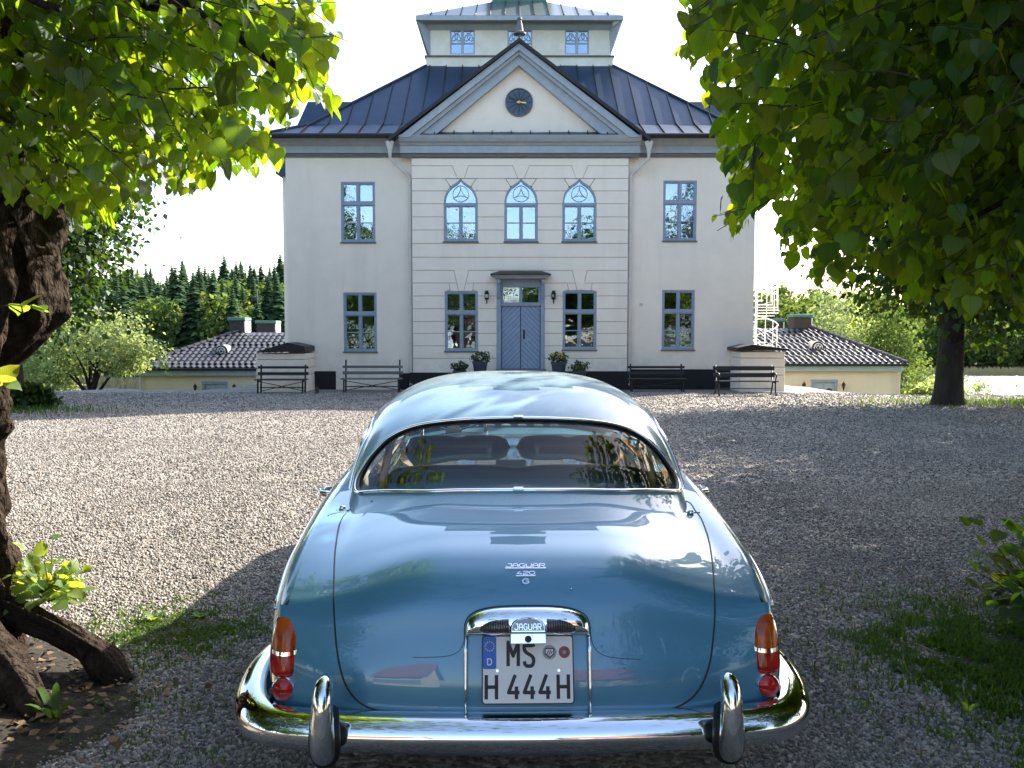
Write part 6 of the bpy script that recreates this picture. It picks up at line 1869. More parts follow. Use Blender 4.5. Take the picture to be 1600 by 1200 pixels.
# fallen leaves and bark chips on the soil and round the root
n = 900; x = npr.normal(-2.25, .45, n); y = npr.normal(3.62, .32, n); z = terrain(x, y) + .03 + npr.uniform(0, .03, n)
dd = np.stack([npr.normal(0, 1, n), npr.normal(0, 1, n), npr.normal(0, .25, n)], -1); nn = np.stack([npr.normal(0, .35, n), npr.normal(0, .35, n), np.ones(n)], -1)
mat('dead_leaf', (.16, .095, .045), .8, var=.5, vscale=7)
o = link('leaf_litter', leaf_mesh('leaf_litter', np.stack([x, y, z], -1), dd, nn, npr.uniform(.012, .05, n), M['dead_leaf'], (SV, SF, SUV))); o['kind'] = 'stuff'; o['label'] = 'brown fallen leaves and bark chips under the old linden'
# broad leaved weeds
def weed(x, y, n, size, label, up=.35, m='grass_blade'):
    r_ = tag(empty('weed', (x, y, float(terrain(x, y)))), label, 'weed')
    for k in range(n):
        a_ = 2 * math.pi * (k + rnd.uniform(-.3, .3)) / n; L_ = size * rnd.uniform(.7, 1.2); pts_ = []
        vs, fs = [], []
        for i in range(6):
            u = i / 5; wv = (.11 if up > .8 else .20) * L_ * math.sin(math.pi * min(1, u * .9 + .1)) ** .8
            rr_ = L_ * u * .9; zz = L_ * (up * u * 1.8 - .9 * up * u * u)
            c_, s_ = math.cos(a_), math.sin(a_)
            vs += [(rr_ * c_ - s_ * wv, rr_ * s_ + c_ * wv, zz + .1 * wv), (rr_ * c_, rr_ * s_, zz), (rr_ * c_ + s_ * wv, rr_ * s_ - c_ * wv, zz + .1 * wv)]
        for i in range(5): q = i * 3; fs += [(q, q + 1, q + 4, q + 3), (q + 1, q + 2, q + 5, q + 4)]
        MB().add(vs, fs).build('leaf', M[m], r_, smooth=True)
weed(-1.89, 3.44, 7, .13, 'long leaved weed in the dark soil below the linden root', .9)
weed(-1.78, 4.78, 8, .07, 'low sunlit weed at the edge of the gravel by the root', .5, 'sprout_leaf')
weed(-2.02, 4.72, 7, .08, 'pale green weed right behind the linden shoot', .6, 'sprout_leaf')
weed(1.93, 3.52, 5, .07, 'tiny bright seedling in front of the shaded grass', 1.1, 'sprout_leaf')
weed(1.86, 4.0, 8, .085, 'flat rosette weed at the left edge of the shaded grass', .3)
# dry twigs on the gravel
for pts_, lb in (([(2.06, 4.42), (2.03, 4.36), (2.10, 4.31), (2.13, 4.22), (2.12, 4.14)], 'bent pale twig lying on the gravel'), ([(1.98, 5.0), (2.3, 4.82), (2.6, 4.7)], 'thin dark stick lying behind the pale twig')):
    b = MB().tube([(x, y, float(terrain(x, y)) + .016) for x, y in pts_], .004, 6); tag(b.build('dry_twig', M['reed' if 'pale' in lb else 'twig_bark'], smooth=True), lb, 'twig')
# ------------------------------------------------------------------ trees further off
def limb_tree(root, base, top, r0, crown_c, crown_r, nl, seed, m='bark_far', trunk_path=None):
    rs = np.random.RandomState(seed); b = MB(); base = np.array(base, float); top = np.array(top, float)
    path = trunk_path if trunk_path is not None else [base, base * .6 + top * .4 + rs.normal(0, .06, 3) * [1, 1, 0], top]
    pr = resample([tuple(p) for p in path], 22, closed=False)
    ra = np.linspace(r0, r0 * .35, 22); ra[:3] *= [1.45, 1.2, 1.06]
    b.tube([tuple(p) for p in pr], list(ra), 12)
    cc, cr_ = np.array(crown_c, float), np.array(crown_r, float)
    for k in range(nl):
        i = rs.randint(10, 20); p = pr[i]; v = rs.normal(0, 1, 3); v[2] = abs(v[2]) * .7; v /= np.linalg.norm(v)
        e = cc + v * cr_ * rs.uniform(.55, .85); mid_ = (p + e) / 2 + rs.normal(0, .15, 3) + np.array([0, 0, .15])
        q = resample([tuple(p), tuple(mid_), tuple(e)], 8, closed=False); b.tube([tuple(x) for x in q], list(np.linspace(ra[i] * .55, .012, 8)), 6)
    o = b.build('trunk', M[m], root, off=tuple(root.location), smooth=True)
    return o
def mid_tree(name, label, base, trunk_h, r0, cc, cr_, n_cl, per, leaf, m, seed, group=None, lump=.35, tp=None, low=None, nl=9, bark='bark_far', spread=.16):
    z0 = base[2] if len(base) > 2 else float(terrain(base[0], base[1]))
    root = empty(name, (base[0], base[1], z0)); tag(root, label, 'tree', group)
    limb_tree(root, (base[0], base[1], z0 - .2), (cc[0], cc[1], z0 + trunk_h), r0, cc, cr_, nl, seed, bark, tp)
    P_, D, N_, S = crown_leaves(cc, cr_, n_cl, per, leaf, seed, lump, low=low, spread=spread)
    link('crown', leaf_mesh('crown', P_, D, N_, S, M[m], SMALL, tuple(root.location)), root)
    return root
mid_tree('linden_tree', 'dark linden behind the burled trunk at the left end of the forecourt', (-12.1, 20.6), 4.0, .30, (-12.35, 20.5, 5.3), (2.9, 3.0, 3.7), 1300, 28, .17, 'crown_leaf', 11, 'lindens round the forecourt', lump=.2)
mid_tree('linden_tree', 'linden with a straight bare trunk standing at the right edge of the forecourt', (10.75, 21.0), 3.6, .36, (11.1, 21.2, 4.9), (2.7, 3.0, 3.2), 760, 24, .20, 'crown_leaf', 12, 'lindens round the forecourt', lump=.3, tp=[(10.75, 21, -.5), (10.8, 21, 1.2), (10.9, 21.05, 3.0), (11, 21.1, 5.0)])
mid_tree('linden_tree', 'dark linden filling the right edge of the picture beyond the hanging leaves', (13.3, 15.2), 4.5, .35, (13.0, 15.2, 6.2), (3.6, 3.6, 4.0), 900, 26, .22, 'crown_leaf', 13, 'lindens round the forecourt', lump=.3)
mid_tree('linden_tree', 'linden at the far right whose low boughs reach down over the water', (19.0, 22.5), 3.6, .3, (17.6, 22.5, 4.6), (3.2, 3.0, 3.7), 560, 24, .19, 'crown_leaf', 14, 'lindens round the forecourt', lump=.4)
# undergrowth at the foot of the left linden
for k, (x, y, r_, lb) in enumerate(((-12.9, 20.0, .75, 'dark green suckers round the foot of the far left linden'), (-14.2, 20.4, .9, 'dark low shrub left of the far left linden'), (-11.4, 20.3, .5, 'low dark tuft right of the far left linden trunk'), (17.8, 20.6, .8, 'dark low bush at the right end of the forecourt'))):
    rt_ = tag(empty('shrub', (x, y, float(terrain(x, y)))), lb, 'shrub', 'low shrubs at the edges of the forecourt')
    z0 = float(terrain(x, y))
    link('foliage', leaf_mesh('foliage', *crown_leaves((x, y, z0 + r_ * .5), (r_, r_ * .8, r_ * .7), 70, 22, .12, 30 + k), M['crown_leaf'], SMALL, (x, y, z0)), rt_)
    b = MB()
    for q in range(5): b.tube([(0, 0, -.1), (rnd.uniform(-.3, .3) * r_, rnd.uniform(-.3, .3) * r_, r_ * .8)], [.02, .008], 5)
    b.build('stem', M['twig_bark'], rt_, smooth=True)['kind'] = 'stuff'
# willow on the slope to the lake, left
zx = float(terrain(-18.5, 38))
wil = tag(empty('willow_tree', (-18.4, 38, zx)), 'sunlit silvery green willow leaning over the lake shore on the left', 'tree')
limb_tree(wil, (-18.4, 38, zx - .2), (-18.7, 38, .4), .24, (-18.9, 38, .3), (2.6, 2.2, 2.4), 14, 21, 'bark_far', [(-18.2, 38, zx - .2), (-18.5, 38, zx + 1.2), (-18.9, 38, zx + 2.2), (-18.6, 38, -.6), (-18.3, 38, .9)])
parts_ = [crown_leaves((-18.7, 38, .75), (2.4, 2.2, 2.0), 330, 22, .16, 41, .45), crown_leaves((-20.7, 37.6, -.9), (1.6, 1.6, 1.7), 170, 20, .16, 42, .4), crown_leaves((-17.0, 38.2, .2), (1.5, 1.4, 1.3), 150, 20, .16, 43, .4), crown_leaves((-18.0, 37.5, -1.7), (.9, .8, .8), 40, 18, .15, 44, .4)]
wq = [np.concatenate(q) for q in zip(*parts_)]
wk = (wq[0][:, 2] > .15 + .5 * np.sin(wq[0][:, 0] * 3)) | (wq[0][:, 0] < -19.7); wq = [q[wk] for q in wq]
link('crown', leaf_mesh('crown', *wq, M['willow_leaf'], SMALL, tuple(wil.location)), wil)
# trees behind the right pavilion
mid_tree('birch_tree', 'tall airy birch rising behind the right pavilion roof', (21.8, 58), 9.5, .14, (21.9, 58, 2.2), (1.9, 1.8, 4.2), 190, 16, .22, 'willow_leaf', 51, lump=.6, bark='steel_galv', nl=14)
mid_tree('broadleaf_tree', 'light green tree between the tall birch and the dark pointed tree', (24.2, 60), 5.0, .16, (24.2, 60, -.2), (2.4, 2.0, 2.6), 200, 18, .24, 'willow_leaf', 52, lump=.4)
mid_tree('alder_tree', 'darker pointed alder right of the tall birch', (25.6, 58), 7.5, .2, (25.6, 58, .2), (1.9, 1.8, 3.3), 260, 20, .22, 'broad_leaf', 53, lump=.45)
mid_tree('broadleaf_tree', 'bushy tree at the right corner of the right pavilion', (22.4, 46), 2.6, .12, (22.2, 46, -2.1), (1.2, 1.2, 1.5), 110, 18, .17, 'broad_leaf', 54, lump=.45)
mid_tree('broadleaf_tree', 'leafy tree sloping from the pale tree towards the lake', (28.6, 62), 4.0, .15, (28.2, 62, -1.6), (2.2, 2, 2.2), 190, 18, .24, 'broad_leaf', 55, lump=.45)
for k, (x, y, r_, lb) in enumerate(((14.0, 27.6, .55, 'light green bush at the lake edge right of the pavilion'), (15.3, 29.0, .9, 'loose bush beside the straight linden trunk'), (12.9, 26.6, .35, 'small bush by the right pavilion corner'))):
    z0 = float(terrain(x, y)); rt_ = tag(empty('shrub', (x, y, z0)), lb, 'shrub', 'light bushes below the right edge')
    link('foliage', leaf_mesh('foliage', *crown_leaves((x, y, z0 + r_ * .8), (r_ * 1.1, r_, r_ * 1.0), 60, 18, .11, 70 + k), M['willow_leaf'], SMALL, (x, y, z0)), rt_)
# ---- the wooded far shore
def spruce_mesh(h, seed):
    rs = random.Random(seed); V_, F_ = [], []
    nw = int(h * 2.0); R0 = h * .24
    for i in range(nw):
        t_ = i / nw; z = h * (.06 + .93 * t_); R_ = R0 * (1 - t_) ** .72 * rs.uniform(.8, 1.15) + .12; nb = max(5, int(11 * (1 - t_) + 4))
        for k in range(nb):
            a = 2 * math.pi * (k + rs.uniform(-.3, .3)) / nb; L_ = R_ * rs.uniform(.7, 1.2); w_ = L_ * .36 + .12; dz = -L_ * rs.uniform(.45, .8)
            c_, s_ = math.cos(a), math.sin(a); n = len(V_)
            V_ += [(0, 0, z + .15), (c_ * L_ * .55 - s_ * w_, s_ * L_ * .55 + c_ * w_, z + dz * .45 - .1), (c_ * L_, s_ * L_, z + dz + L_ * .12), (c_ * L_ * .55 + s_ * w_, s_ * L_ * .55 - c_ * w_, z + dz * .45 - .1)]
            F_.append((n, n + 1, n + 2, n + 3))
    me = npmesh('spruce_crown', V_, F_, M['spruce_needle']); return me
def decid_mesh(h, seed):
    c_ = crown_leaves((0, 0, h * .58), (h * .30, h * .30, h * .42), 150, 9, h * .075, seed, .4, spread=.14)
    return leaf_mesh('broadleaf_crown', *c_, M['broad_leaf'], SMALL)
def trunk_mesh(h, m):
    b = MB().tube([(0, 0, -1), (0, 0, h * .35), (0, 0, h * .8)], [h * .016, h * .012, h * .004], 6)
    me = bpy.data.meshes.new('trunk'); me.from_pydata(b.v, [], b.f); me.materials.append(M[m]); return me
SP = [(spruce_mesh(h, k), trunk_mesh(h, 'bark_far')) for k, h in enumerate((17, 20, 22, 18, 15))]
DC = [(decid_mesh(h, 80 + k), trunk_mesh(h, 'bark_far')) for k, h in enumerate((11, 13, 9, 14))]
def far_tree(kind, x, y, s, label, group):
    me, tm = rnd.choice(SP if kind == 's' else DC)
    r_ = empty('spruce_tree' if kind == 's' else 'broadleaf_tree', (x, y, float(terrain(x, y)) - .3), rnd.uniform(0, 6.28)); r_.scale = (s * rnd.uniform(.9, 1.15), s * rnd.uniform(.9, 1.15), s)
    tag(r_, label, 'tree', group); link('crown', me, r_); link('trunk', tm, r_)
def visible(x, y): 
    px = 800 + FPX * x / y; return px
n_ = 0
# left hill: spruces above, leafy trees along the shore
cand = []
for k in range(3500):
    y = rnd.uniform(130, 232); px = rnd.uniform(20, 480); cand.append(((px - 800) / FPX * y, y))
chosen = []
for x, y in cand:
    if all((x - a) ** 2 + (y - b_2) ** 2 > 3.5 ** 2 for a, b_2 in chosen): chosen.append((x, y))
    if len(chosen) > 330: break
for x, y in chosen:
    up = y - float(shore_y(x))
    if up < 3: continue
    sp = rnd.random() < (.42 if up < 14 else .86)
    far_tree('s' if sp else 'd', x, y, rnd.uniform(.55, .82) if sp else rnd.uniform(.62, .9), 'dark spruce in the wood on the far left shore' if sp else 'light green leafy tree in the wood on the far left shore', 'spruces on the far left shore' if sp else 'leafy trees on the far left shore')
for k in range(46):
    px = lerp(1380, 1650, (k + rnd.random()) / 46); y = 171 + rnd.uniform(0, 7); x = (px - 800) / FPX * y
    far_tree('d', x, y + float(shore_y(x)) - 168, rnd.uniform(.45, .8), 'low leafy tree at the waterline of the far right shore', 'waterside trees on the far right shore')
chosen = []
for k in range(700):
    y = rnd.uniform(168, 250); px = rnd.uniform(1180, 1640); x = (px - 800) / FPX * y
    if all((x - a) ** 2 + (y - b_2) ** 2 > 6.0 ** 2 for a, b_2 in chosen): chosen.append((x, y))
    if len(chosen) >= 120: break
for x, y in chosen:
    if y - float(shore_y(x)) < 2: continue
    sp = rnd.random() < .12
    far_tree('s' if sp else 'd', x, y, rnd.uniform(.5, .7) if sp else rnd.uniform(.65, 1.0), 'spruce among the leafy trees on the far right shore' if sp else 'rounded leafy tree on the far right shore', 'spruces on the far right shore' if sp else 'leafy trees on the far right shore')
# reeds along both shores
n = 9000; px = npr.uniform(-50, 1700, n); yy = npr.uniform(0, 1, n); 
x0 = (px - 800) / FPX * 150; y0 = shore_y(x0) - 13 + yy * 9; x0 = (px - 800) / FPX * y0
h = npr.uniform(.6, 1.5, n); w_ = .35
V_ = np.stack([np.stack([x0 - w_, y0, np.full(n, LAKE_Z - .1)], -1), np.stack([x0 + w_, y0, np.full(n, LAKE_Z - .1)], -1), np.stack([x0 + npr.uniform(-.3, .3, n), y0, LAKE_Z + h], -1)], 1).reshape(-1, 3)
o = link('reeds', npmesh('reeds', V_, np.arange(3 * n).reshape(-1, 3), M['reed'])); o['kind'] = 'stuff'
# mast on the hill
x, z = P(402, 462, 140); b = MB().tube([(0, 0, 0), (0, 0, 20)], [.11, .07], 6); b.bar((-1, 0, 18.7), (1, 0, 18.7), .09); b.bar((-1, 0, 18.2), (1, 0, 18.2), .07)
o = b.build('utility_pole', M['bench_grey']); o.location = (x, 140, z - 18.9); tag(o, 'thin pole with crossbars standing in front of the spruces', 'pole')

# ------------------------------------------------------------------ behind the camera, seen only in the paint, chrome and window panes; some lindens added to block skylight
mt = [(leaf_mesh('crown', *crown_leaves((0, 0, 8.0), (4.6, 4.6, 6.2), 420, 20, .34, 90 + k, .4), M['crown_leaf'], SMALL)) for k in range(2)]
tm = trunk_mesh(15, 'bark')
for k, (x, y, s) in enumerate(((-9.2, -7.0, .58), (7.0, -7.0, .58), (-12.5, -15, .58), (7.6, -15, .58), (-15.5, -23, .72), (17, -20, .72), (22, -32, .80), (-25, -32, .8), (-31, -22, .8), (29, -18, .8), (16, -3, 1.0), (14.8, 4.5, .9), (-16, -4, 1.0), (-14, 2.2, .9), (-21, -12, 1.0), (22, -10, 1.0))):
    r_ = tag(empty('linden_tree', (x, y, 0), k * 1.3), 'broad unseen linden round the camera, mirrored in the paint and blocking skylight', 'tree', 'lindens behind the camera'); r_.scale = (s, s, s)
    link('crown', mt[k % 2], r_); link('trunk', tm, r_)
def gable_house(x0, x1, y0, y1, h, ridge, label, wall):
    r_ = tag(empty('red_roofed_house', ((x0 + x1) / 2, (y0 + y1) / 2, 0)), label, 'house'); of = tuple(r_.location)
    ym = (y0 + y1) / 2
    b = MB().box(x0, x1, y0, y1, -.2, h); b.yz([(y0, h), (y1, h), (ym, ridge - .1)], x0, x1); b.build('wall', M[wall], r_, off=of)
    b = MB()
    for ya, yb in ((y0 - .4, ym), (y1 + .4, ym)):
        b.add([(x0 - .4, ya, h - .2), (x1 + .4, ya, h - .2), (x1 + .4, yb, ridge), (x0 - .4, yb, ridge), (x0 - .4, ya, h - .05), (x1 + .4, ya, h - .05), (x1 + .4, yb, ridge + .15), (x0 - .4, yb, ridge + .15)], [(0, 1, 2, 3), (7, 6, 5, 4), (0, 4, 5, 1), (1, 5, 6, 2), (2, 6, 7, 3), (3, 7, 4, 0)])
    b.build('roof', M['red_roof'], r_, off=of)
    n = 4
    for k in range(n):
        cx_ = lerp(x0, x1, (k + .5) / n); MB().box(cx_ - .5, cx_ + .5, y1 + .002, y1 + .04, 1.0, 2.4).build('window', M['trim_paint'], r_, off=of)
gable_house(-8.6, -4.2, -27, -19, 3.4, 7.4, 'cream house with a steep red tiled roof behind the camera', 'pavilion_plaster')
gable_house(4.0, 15, -30, -22, 2.8, 6.6, 'long low red roofed house behind the camera on the right', 'pavilion_plaster')

# ------------------------------------------------------------------ pavilions below the house
def pavilion(name_side, ex0, ex1, py_e, ridge_px0, ridge_px1, py_r, wx0, wx1, label, dorm, chims, doorp, YF=42.0):
    Y = YF; ze = PZ(py_e, Y - .4); x0, x1 = PX(ex0, Y - .4), PX(ex1, Y - .4)
    r_ = tag(empty('pavilion', ((x0 + x1) / 2, Y, -4.2)), label, 'pavilion', 'low pavilions flanking the house'); of = tuple(r_.location)
    wl, wr_ = PX(wx0, Y), PX(wx1, Y)
    dep = 9.0; YB = Y + dep
    b = MB(); wall_open(b, wl, wr_, -4.6, ze - .02, Y, [(PX(doorp[0], Y), PX(doorp[1], Y), -3.2, PZ(doorp[2], Y))], depth=.25)
    b.add([(wl, Y, -4.6), (wl, YB, -4.6), (wl, YB, ze - .02), (wl, Y, ze - .02)], [(0, 3, 2, 1)]); b.add([(wr_, Y, -4.6), (wr_, YB, -4.6), (wr_, YB, ze - .02), (wr_, Y, ze - .02)], [(0, 1, 2, 3)])
    b.add([(wl, YB, -4.6), (wr_, YB, -4.6), (wr_, YB, ze - .02), (wl, YB, ze - .02)], [(0, 3, 2, 1)])
    b.build('wall', M['pavilion_plaster'], r_, off=of)
    b = MB().box(x0 + .12, x1 - .12, Y - .28, YB + .28, ze - .36, ze - .03); b.build('cornice', M['cornice_paint'], r_, off=of, bevel=.02)
    # roof: hipped, pantiles laid course by course on the front and the two ends
    Yr = Y + 4.2; rx0, rx1 = PX(ridge_px0, Yr), PX(ridge_px1, Yr); zr_ = PZ(py_r, Yr)
    ya, yb = Y - .4, YB + .4; yb2 = YB - 3.4
    E = [(x0, ya), (x1, ya), (x1, yb), (x0, yb)]; T_ = [(rx0, Yr), (rx1, Yr), (rx1, yb2), (rx0, yb2)]
    b = MB().add([(x, y, ze) for x, y in E] + [(x, y, zr_) for x, y in T_], [(0, 1, 5, 4), (1, 2, 6, 5), (2, 3, 7, 6), (3, 0, 4, 7), (4, 5, 6, 7)])
    rf_ = b.build('roof', M['roof_edge'], r_, off=of)
    V_, F_ = [], []
    def tiles(e0, e1, t0, t1, tw=.30, tl=.42):
        e0, e1, t0, t1 = [Vector(q) for q in (e0, e1, t0, t1)]
        ux = (e1 - e0).normalized(); W_ = (e1 - e0).length
        up = (t0 - e0) - ux * (t0 - e0).dot(ux); H_ = up.length; up.normalize(); nn = ux.cross(up)
        if nn.z < 0: nn = -nn
        a0 = (t0 - e0).dot(ux); a1 = (t1 - e0).dot(ux)
        nr_ = int(H_ / tl)
        for j in range(nr_):
            lo, hi2 = j * tl, (j + 1) * tl + .06; hm = (lo + hi2) / 2
            xl = a0 * hm / H_; xr = W_ + (a1 - W_) * hm / H_
            n_t = int((xr - xl) / tw); st0 = xl + ((xr - xl) - n_t * tw) / 2
            for i in range(n_t):
                c_ = e0 + ux * (st0 + i * tw); jz = rnd.uniform(0, .012)
                bse = len(V_)
                for (q, lift) in ((lo, .055), (hi2, .012)):
                    for k in range(6):
                        t_ = k / 5; hgt = .045 * math.cos(t_ * 2 * math.pi - .8) + .035
                        V_.append(tuple(c_ + ux * (t_ * tw * 1.04) + up * q + nn * (lift + hgt + jz) - Vector(of)))
                for k in range(5): F_.append((bse + k, bse + k + 1, bse + 7 + k, bse + 6 + k))
    z3 = lambda q, z: (q[0], q[1], z)
    tiles(z3(E[0], ze), z3(E[1], ze), z3(T_[0], zr_), z3(T_[1], zr_)); tiles(z3(E[1], ze), z3(E[2], ze), z3(T_[1], zr_), z3(T_[2], zr_)); tiles(z3(E[3], ze), z3(E[0], ze), z3(T_[3], zr_), z3(T_[0], zr_))
    o = link('roof_tile', npmesh('roof_tile', V_, F_, M['pantile'], smooth=True), rf_); o['kind'] = 'stuff'
    for p, q in ((E[0], T_[0]), (E[1], T_[1])):
        hb_ = MB()
        n = 16
        for k in range(n):
            a_, c_ = Vector(z3(p, ze)).lerp(Vector(z3(q, zr_)), k / n), Vector(z3(p, ze)).lerp(Vector(z3(q, zr_)), (k + 1.12) / n)
            hb_.tube([a_ + Vector((0, 0, .09)), c_ + Vector((0, 0, .07))], [.11, .095], 8)
        o = hb_.build('hip_tile', M['pantile'], rf_, off=of, smooth=40); o['kind'] = 'stuff'
    gtb = MB().tube([(x0, ya - .05, ze - .02), (x1, ya - .05, ze - .02)], .07, 8); gtb.build('gutter', M['roof_edge'], r_, off=of, smooth=40)
    # eyebrow dormer: a round tin barrel with a spoked window
    dxp, dyp, dr = dorm; kk = (dyp - py_e) / (py_r - py_e); yd = lerp(ya, Yr, kk) - .45; xd, zd = P(dxp, dyp, yd)
    Mx = Matrix.Rotation(R(-90), 4, 'X'); rr_ = dr / FPX * yd
    b = MB().lathe([(rr_ * .98, 0), (rr_ * 1.08, .02), (rr_ * 1.06, .1), (rr_ * 1.02, 1.2)], (xd, yd, zd), 24, Mx); dm = b.build('dormer', M['gutter_white'], r_, off=of, smooth=40)
    MB().lathe([(rr_ * 1.0, -.03), (rr_ * 1.0, -.005), (.01, -.004)], (xd, yd, zd), 24, Mx).build('dormer_face', M['black_metal'], dm, off=of, smooth=40)
    b = MB()
    for r2 in (.66, .28): b.tube([(xd + rr_ * r2 * math.cos(a_), yd - .05, zd + rr_ * r2 * math.sin(a_)) for a_ in np.linspace(0, 2 * math.pi, 25)], .028, 5)
    for k in range(6): a_ = R(60 * k + 30); b.bar((xd + rr_ * .28 * math.cos(a_), yd - .05, zd + rr_ * .28 * math.sin(a_)), (xd + rr_ * .66 * math.cos(a_), yd - .05, zd + rr_ * .66 * math.sin(a_)), .04, .03, (0, 1, 0))
    b.build('spoked_window', M['gutter_white'], dm, off=of)['kind'] = 'stuff'
    for (c0, c1, ct, cb, yo) in chims:
        yc = Yr + yo; a_, b_2 = PX(c0, yc), PX(c1, yc); zt_, zb_ = PZ(ct, yc), PZ(cb, yc)
        ch = MB().box(a_ + .08, b_2 - .08, yc, yc + 1.0, zb_ - .6, zt_ - .18); cho = ch.build('chimney', M['brick_dark'], r_, off=of, bevel=.02)
        cw_ = MB().box(b_2 - .079, b_2 - .02, yc + .01, yc + .99, zb_ - .3, zt_ - .19); cw_.build('chimney_lit_face', M['white_paint'], cho, off=of)  # white slab stands for the sunlit right face of the chimney
        MB().box(a_, b_2, yc - .08, yc + 1.08, zt_ - .17, zt_).build('chimney_cap', M['copper_green'], cho, off=of, bevel=.03)
    # door head peeping over the edge of the forecourt
    d0, d1, dpt = PX(doorp[0], Y), PX(doorp[1], Y), PZ(doorp[2], Y)
    b = MB().box(d0 - .01, d1 + .01, Y - .03, Y + .1, dpt, dpt + .13); b.box(d0, d0 + .13, Y - .03, Y + .1, -3.2, dpt - .003); b.box(d1 - .13, d1, Y - .03, Y + .1, -3.2, dpt - .003); do = b.build('door', M['trim_paint'], r_, off=of)
    mx_ = (d0 + d1) / 2
    for a_, b_2 in ((d0 + .135, mx_ - .01), (mx_ + .01, d1 - .135)):
        lf = MB().box(a_, b_2, Y + .05, Y + .1, -3.2, dpt - .02).build('door_leaf', M['cornice_paint'], do, off=of)
        cx_ = (a_ + b_2) / 2; MB().lathe([(.16, 0), (.16, .02), (.01, .022)], (cx_, Y + .05, dpt - .42), 16, Matrix.Rotation(R(90), 4, 'X') @ Matrix.Diagonal((1, .7, 1, 1))).build('oval_light', M['black_metal'], lf, off=of, smooth=40)
    b = MB().tube([(wl + .1, Y - .1, ze - .4), (wl + .1, Y - .1, -4)], .05, 8) if name_side < 0 else MB().tube([(wr_ - .05, Y - .3, ze - .1), (wr_ - .12, Y - .1, ze - .6), (wr_ - .12, Y - .1, -4)], .05, 8)
    b.build('downpipe', M['gutter_white'], r_, off=of, smooth=40)
    for px_ in (doorp[0] - 11, doorp[1] + 10):
        xx = PX(px_, Y - .2); zz = PZ(doorp[2] + 6, Y - .2)
        l_ = tag(empty('wall_lantern', (xx, Y - .2, zz)), ('brown wall lantern %s of the %s pavilion door' % ('left' if px_ < doorp[0] else 'right', 'left' if name_side < 0 else 'right')), 'lantern', 'lanterns on the pavilions')
        MB().lathe([(.0, -.25), (.02, -.22), (.05, -.12), (.09, .08), (.10, .10), (.035, .16), (.02, .21), (0, .22)], (0, 0, 0), 8).build('lamp_body', M['brick_dark'], l_, smooth=30)
        MB().bar((0, 0, .0), (0, .2, 0), .03).build('bracket', M['black_metal'], l_)
    return r_
pavilion(-1, 204, 500, 576, 372, 520, 519, 216, 500, 'left pavilion with a pantiled hip roof and two brick chimneys', (346, 549, 9.5), [(356, 384, 496, 519, 0), (399, 432, 501, 524, 3.6)], (314, 354, 600))
pavilion(1, 1140, 1419, 569, 1170, 1268, 513, 1160, 1409, 'right pavilion with a pantiled hip roof and one broad chimney', (1278, 543, 9.5), [(1238, 1270, 491, 514, 0), (1208, 1226, 498, 512, 4.5)], (1269, 1310, 597))
# ------------------------------------------------------------------ in front of the house
# side walls running out from both corners
def annex(x0, x1, zt, capw, label, slope):
    r_ = tag(empty('side_wall', ((x0 + x1) / 2, 27.3, GZ)), label, 'wall', 'low rendered walls at the house corners'); of = tuple(r_.location)
    zs = np.linspace(GZ + .05, zt, 5)
    core = MB().box(x0 + .02, x1 - .02, 26.74, 27.98, GZ - .4, zt - .01); core.build('wall', M['plaster_joint'], r_, off=of)
    cuts = [GZ - .35, GZ + .55, lerp(GZ, zt, .62), lerp(GZ, zt, .84), zt]
    for a_, b_2 in zip(cuts[:-1], cuts[1:]): MB().box(x0, x1, 26.71, 27.99, a_ + .012, b_2 - .012).build('plaster_course', M['plaster_block'], r_, off=of, bevel=.012, seg=1)
    capw(r_, of)
    return r_
ax0, ax1 = PX(401, 26.8), PX(477, 26.8); azt = PZ(552, 26.8)
def capl(r_, of):
    b = MB().xz([(ax0 + .05, azt + .02), (ax1 + .02, azt + .06), (ax1 + .02, azt + .22), (ax0 + 1.0, azt + .34), (ax0 + .25, azt + .12)], 26.6, 27.97); b.build('roof_sheet', M['roof_edge'], r_, off=of, bevel=.01)
annex(ax0, ax1, azt, capl, 'low rendered side wall with a black sheet roof at the left corner of the house', 1)
bx0, bx1 = PX(1157, 26.8), PX(1226, 26.8); bzt = PZ(549, 26.8)
def capr(r_, of):
    b = MB().xz([(bx0 - .12, bzt + .02), (bx1 + .1, bzt + .02), (bx1 + .1, bzt + .08), (bx0 + .35, bzt + .22), (bx0 - .12, bzt + .12)], 26.6, 27.97); b.build('roof_sheet', M['roof_edge'], r_, off=of, bevel=.01)
annex(bx0, bx1, bzt, capr, 'low rendered side wall with a lead top at the right corner of the house', -1)
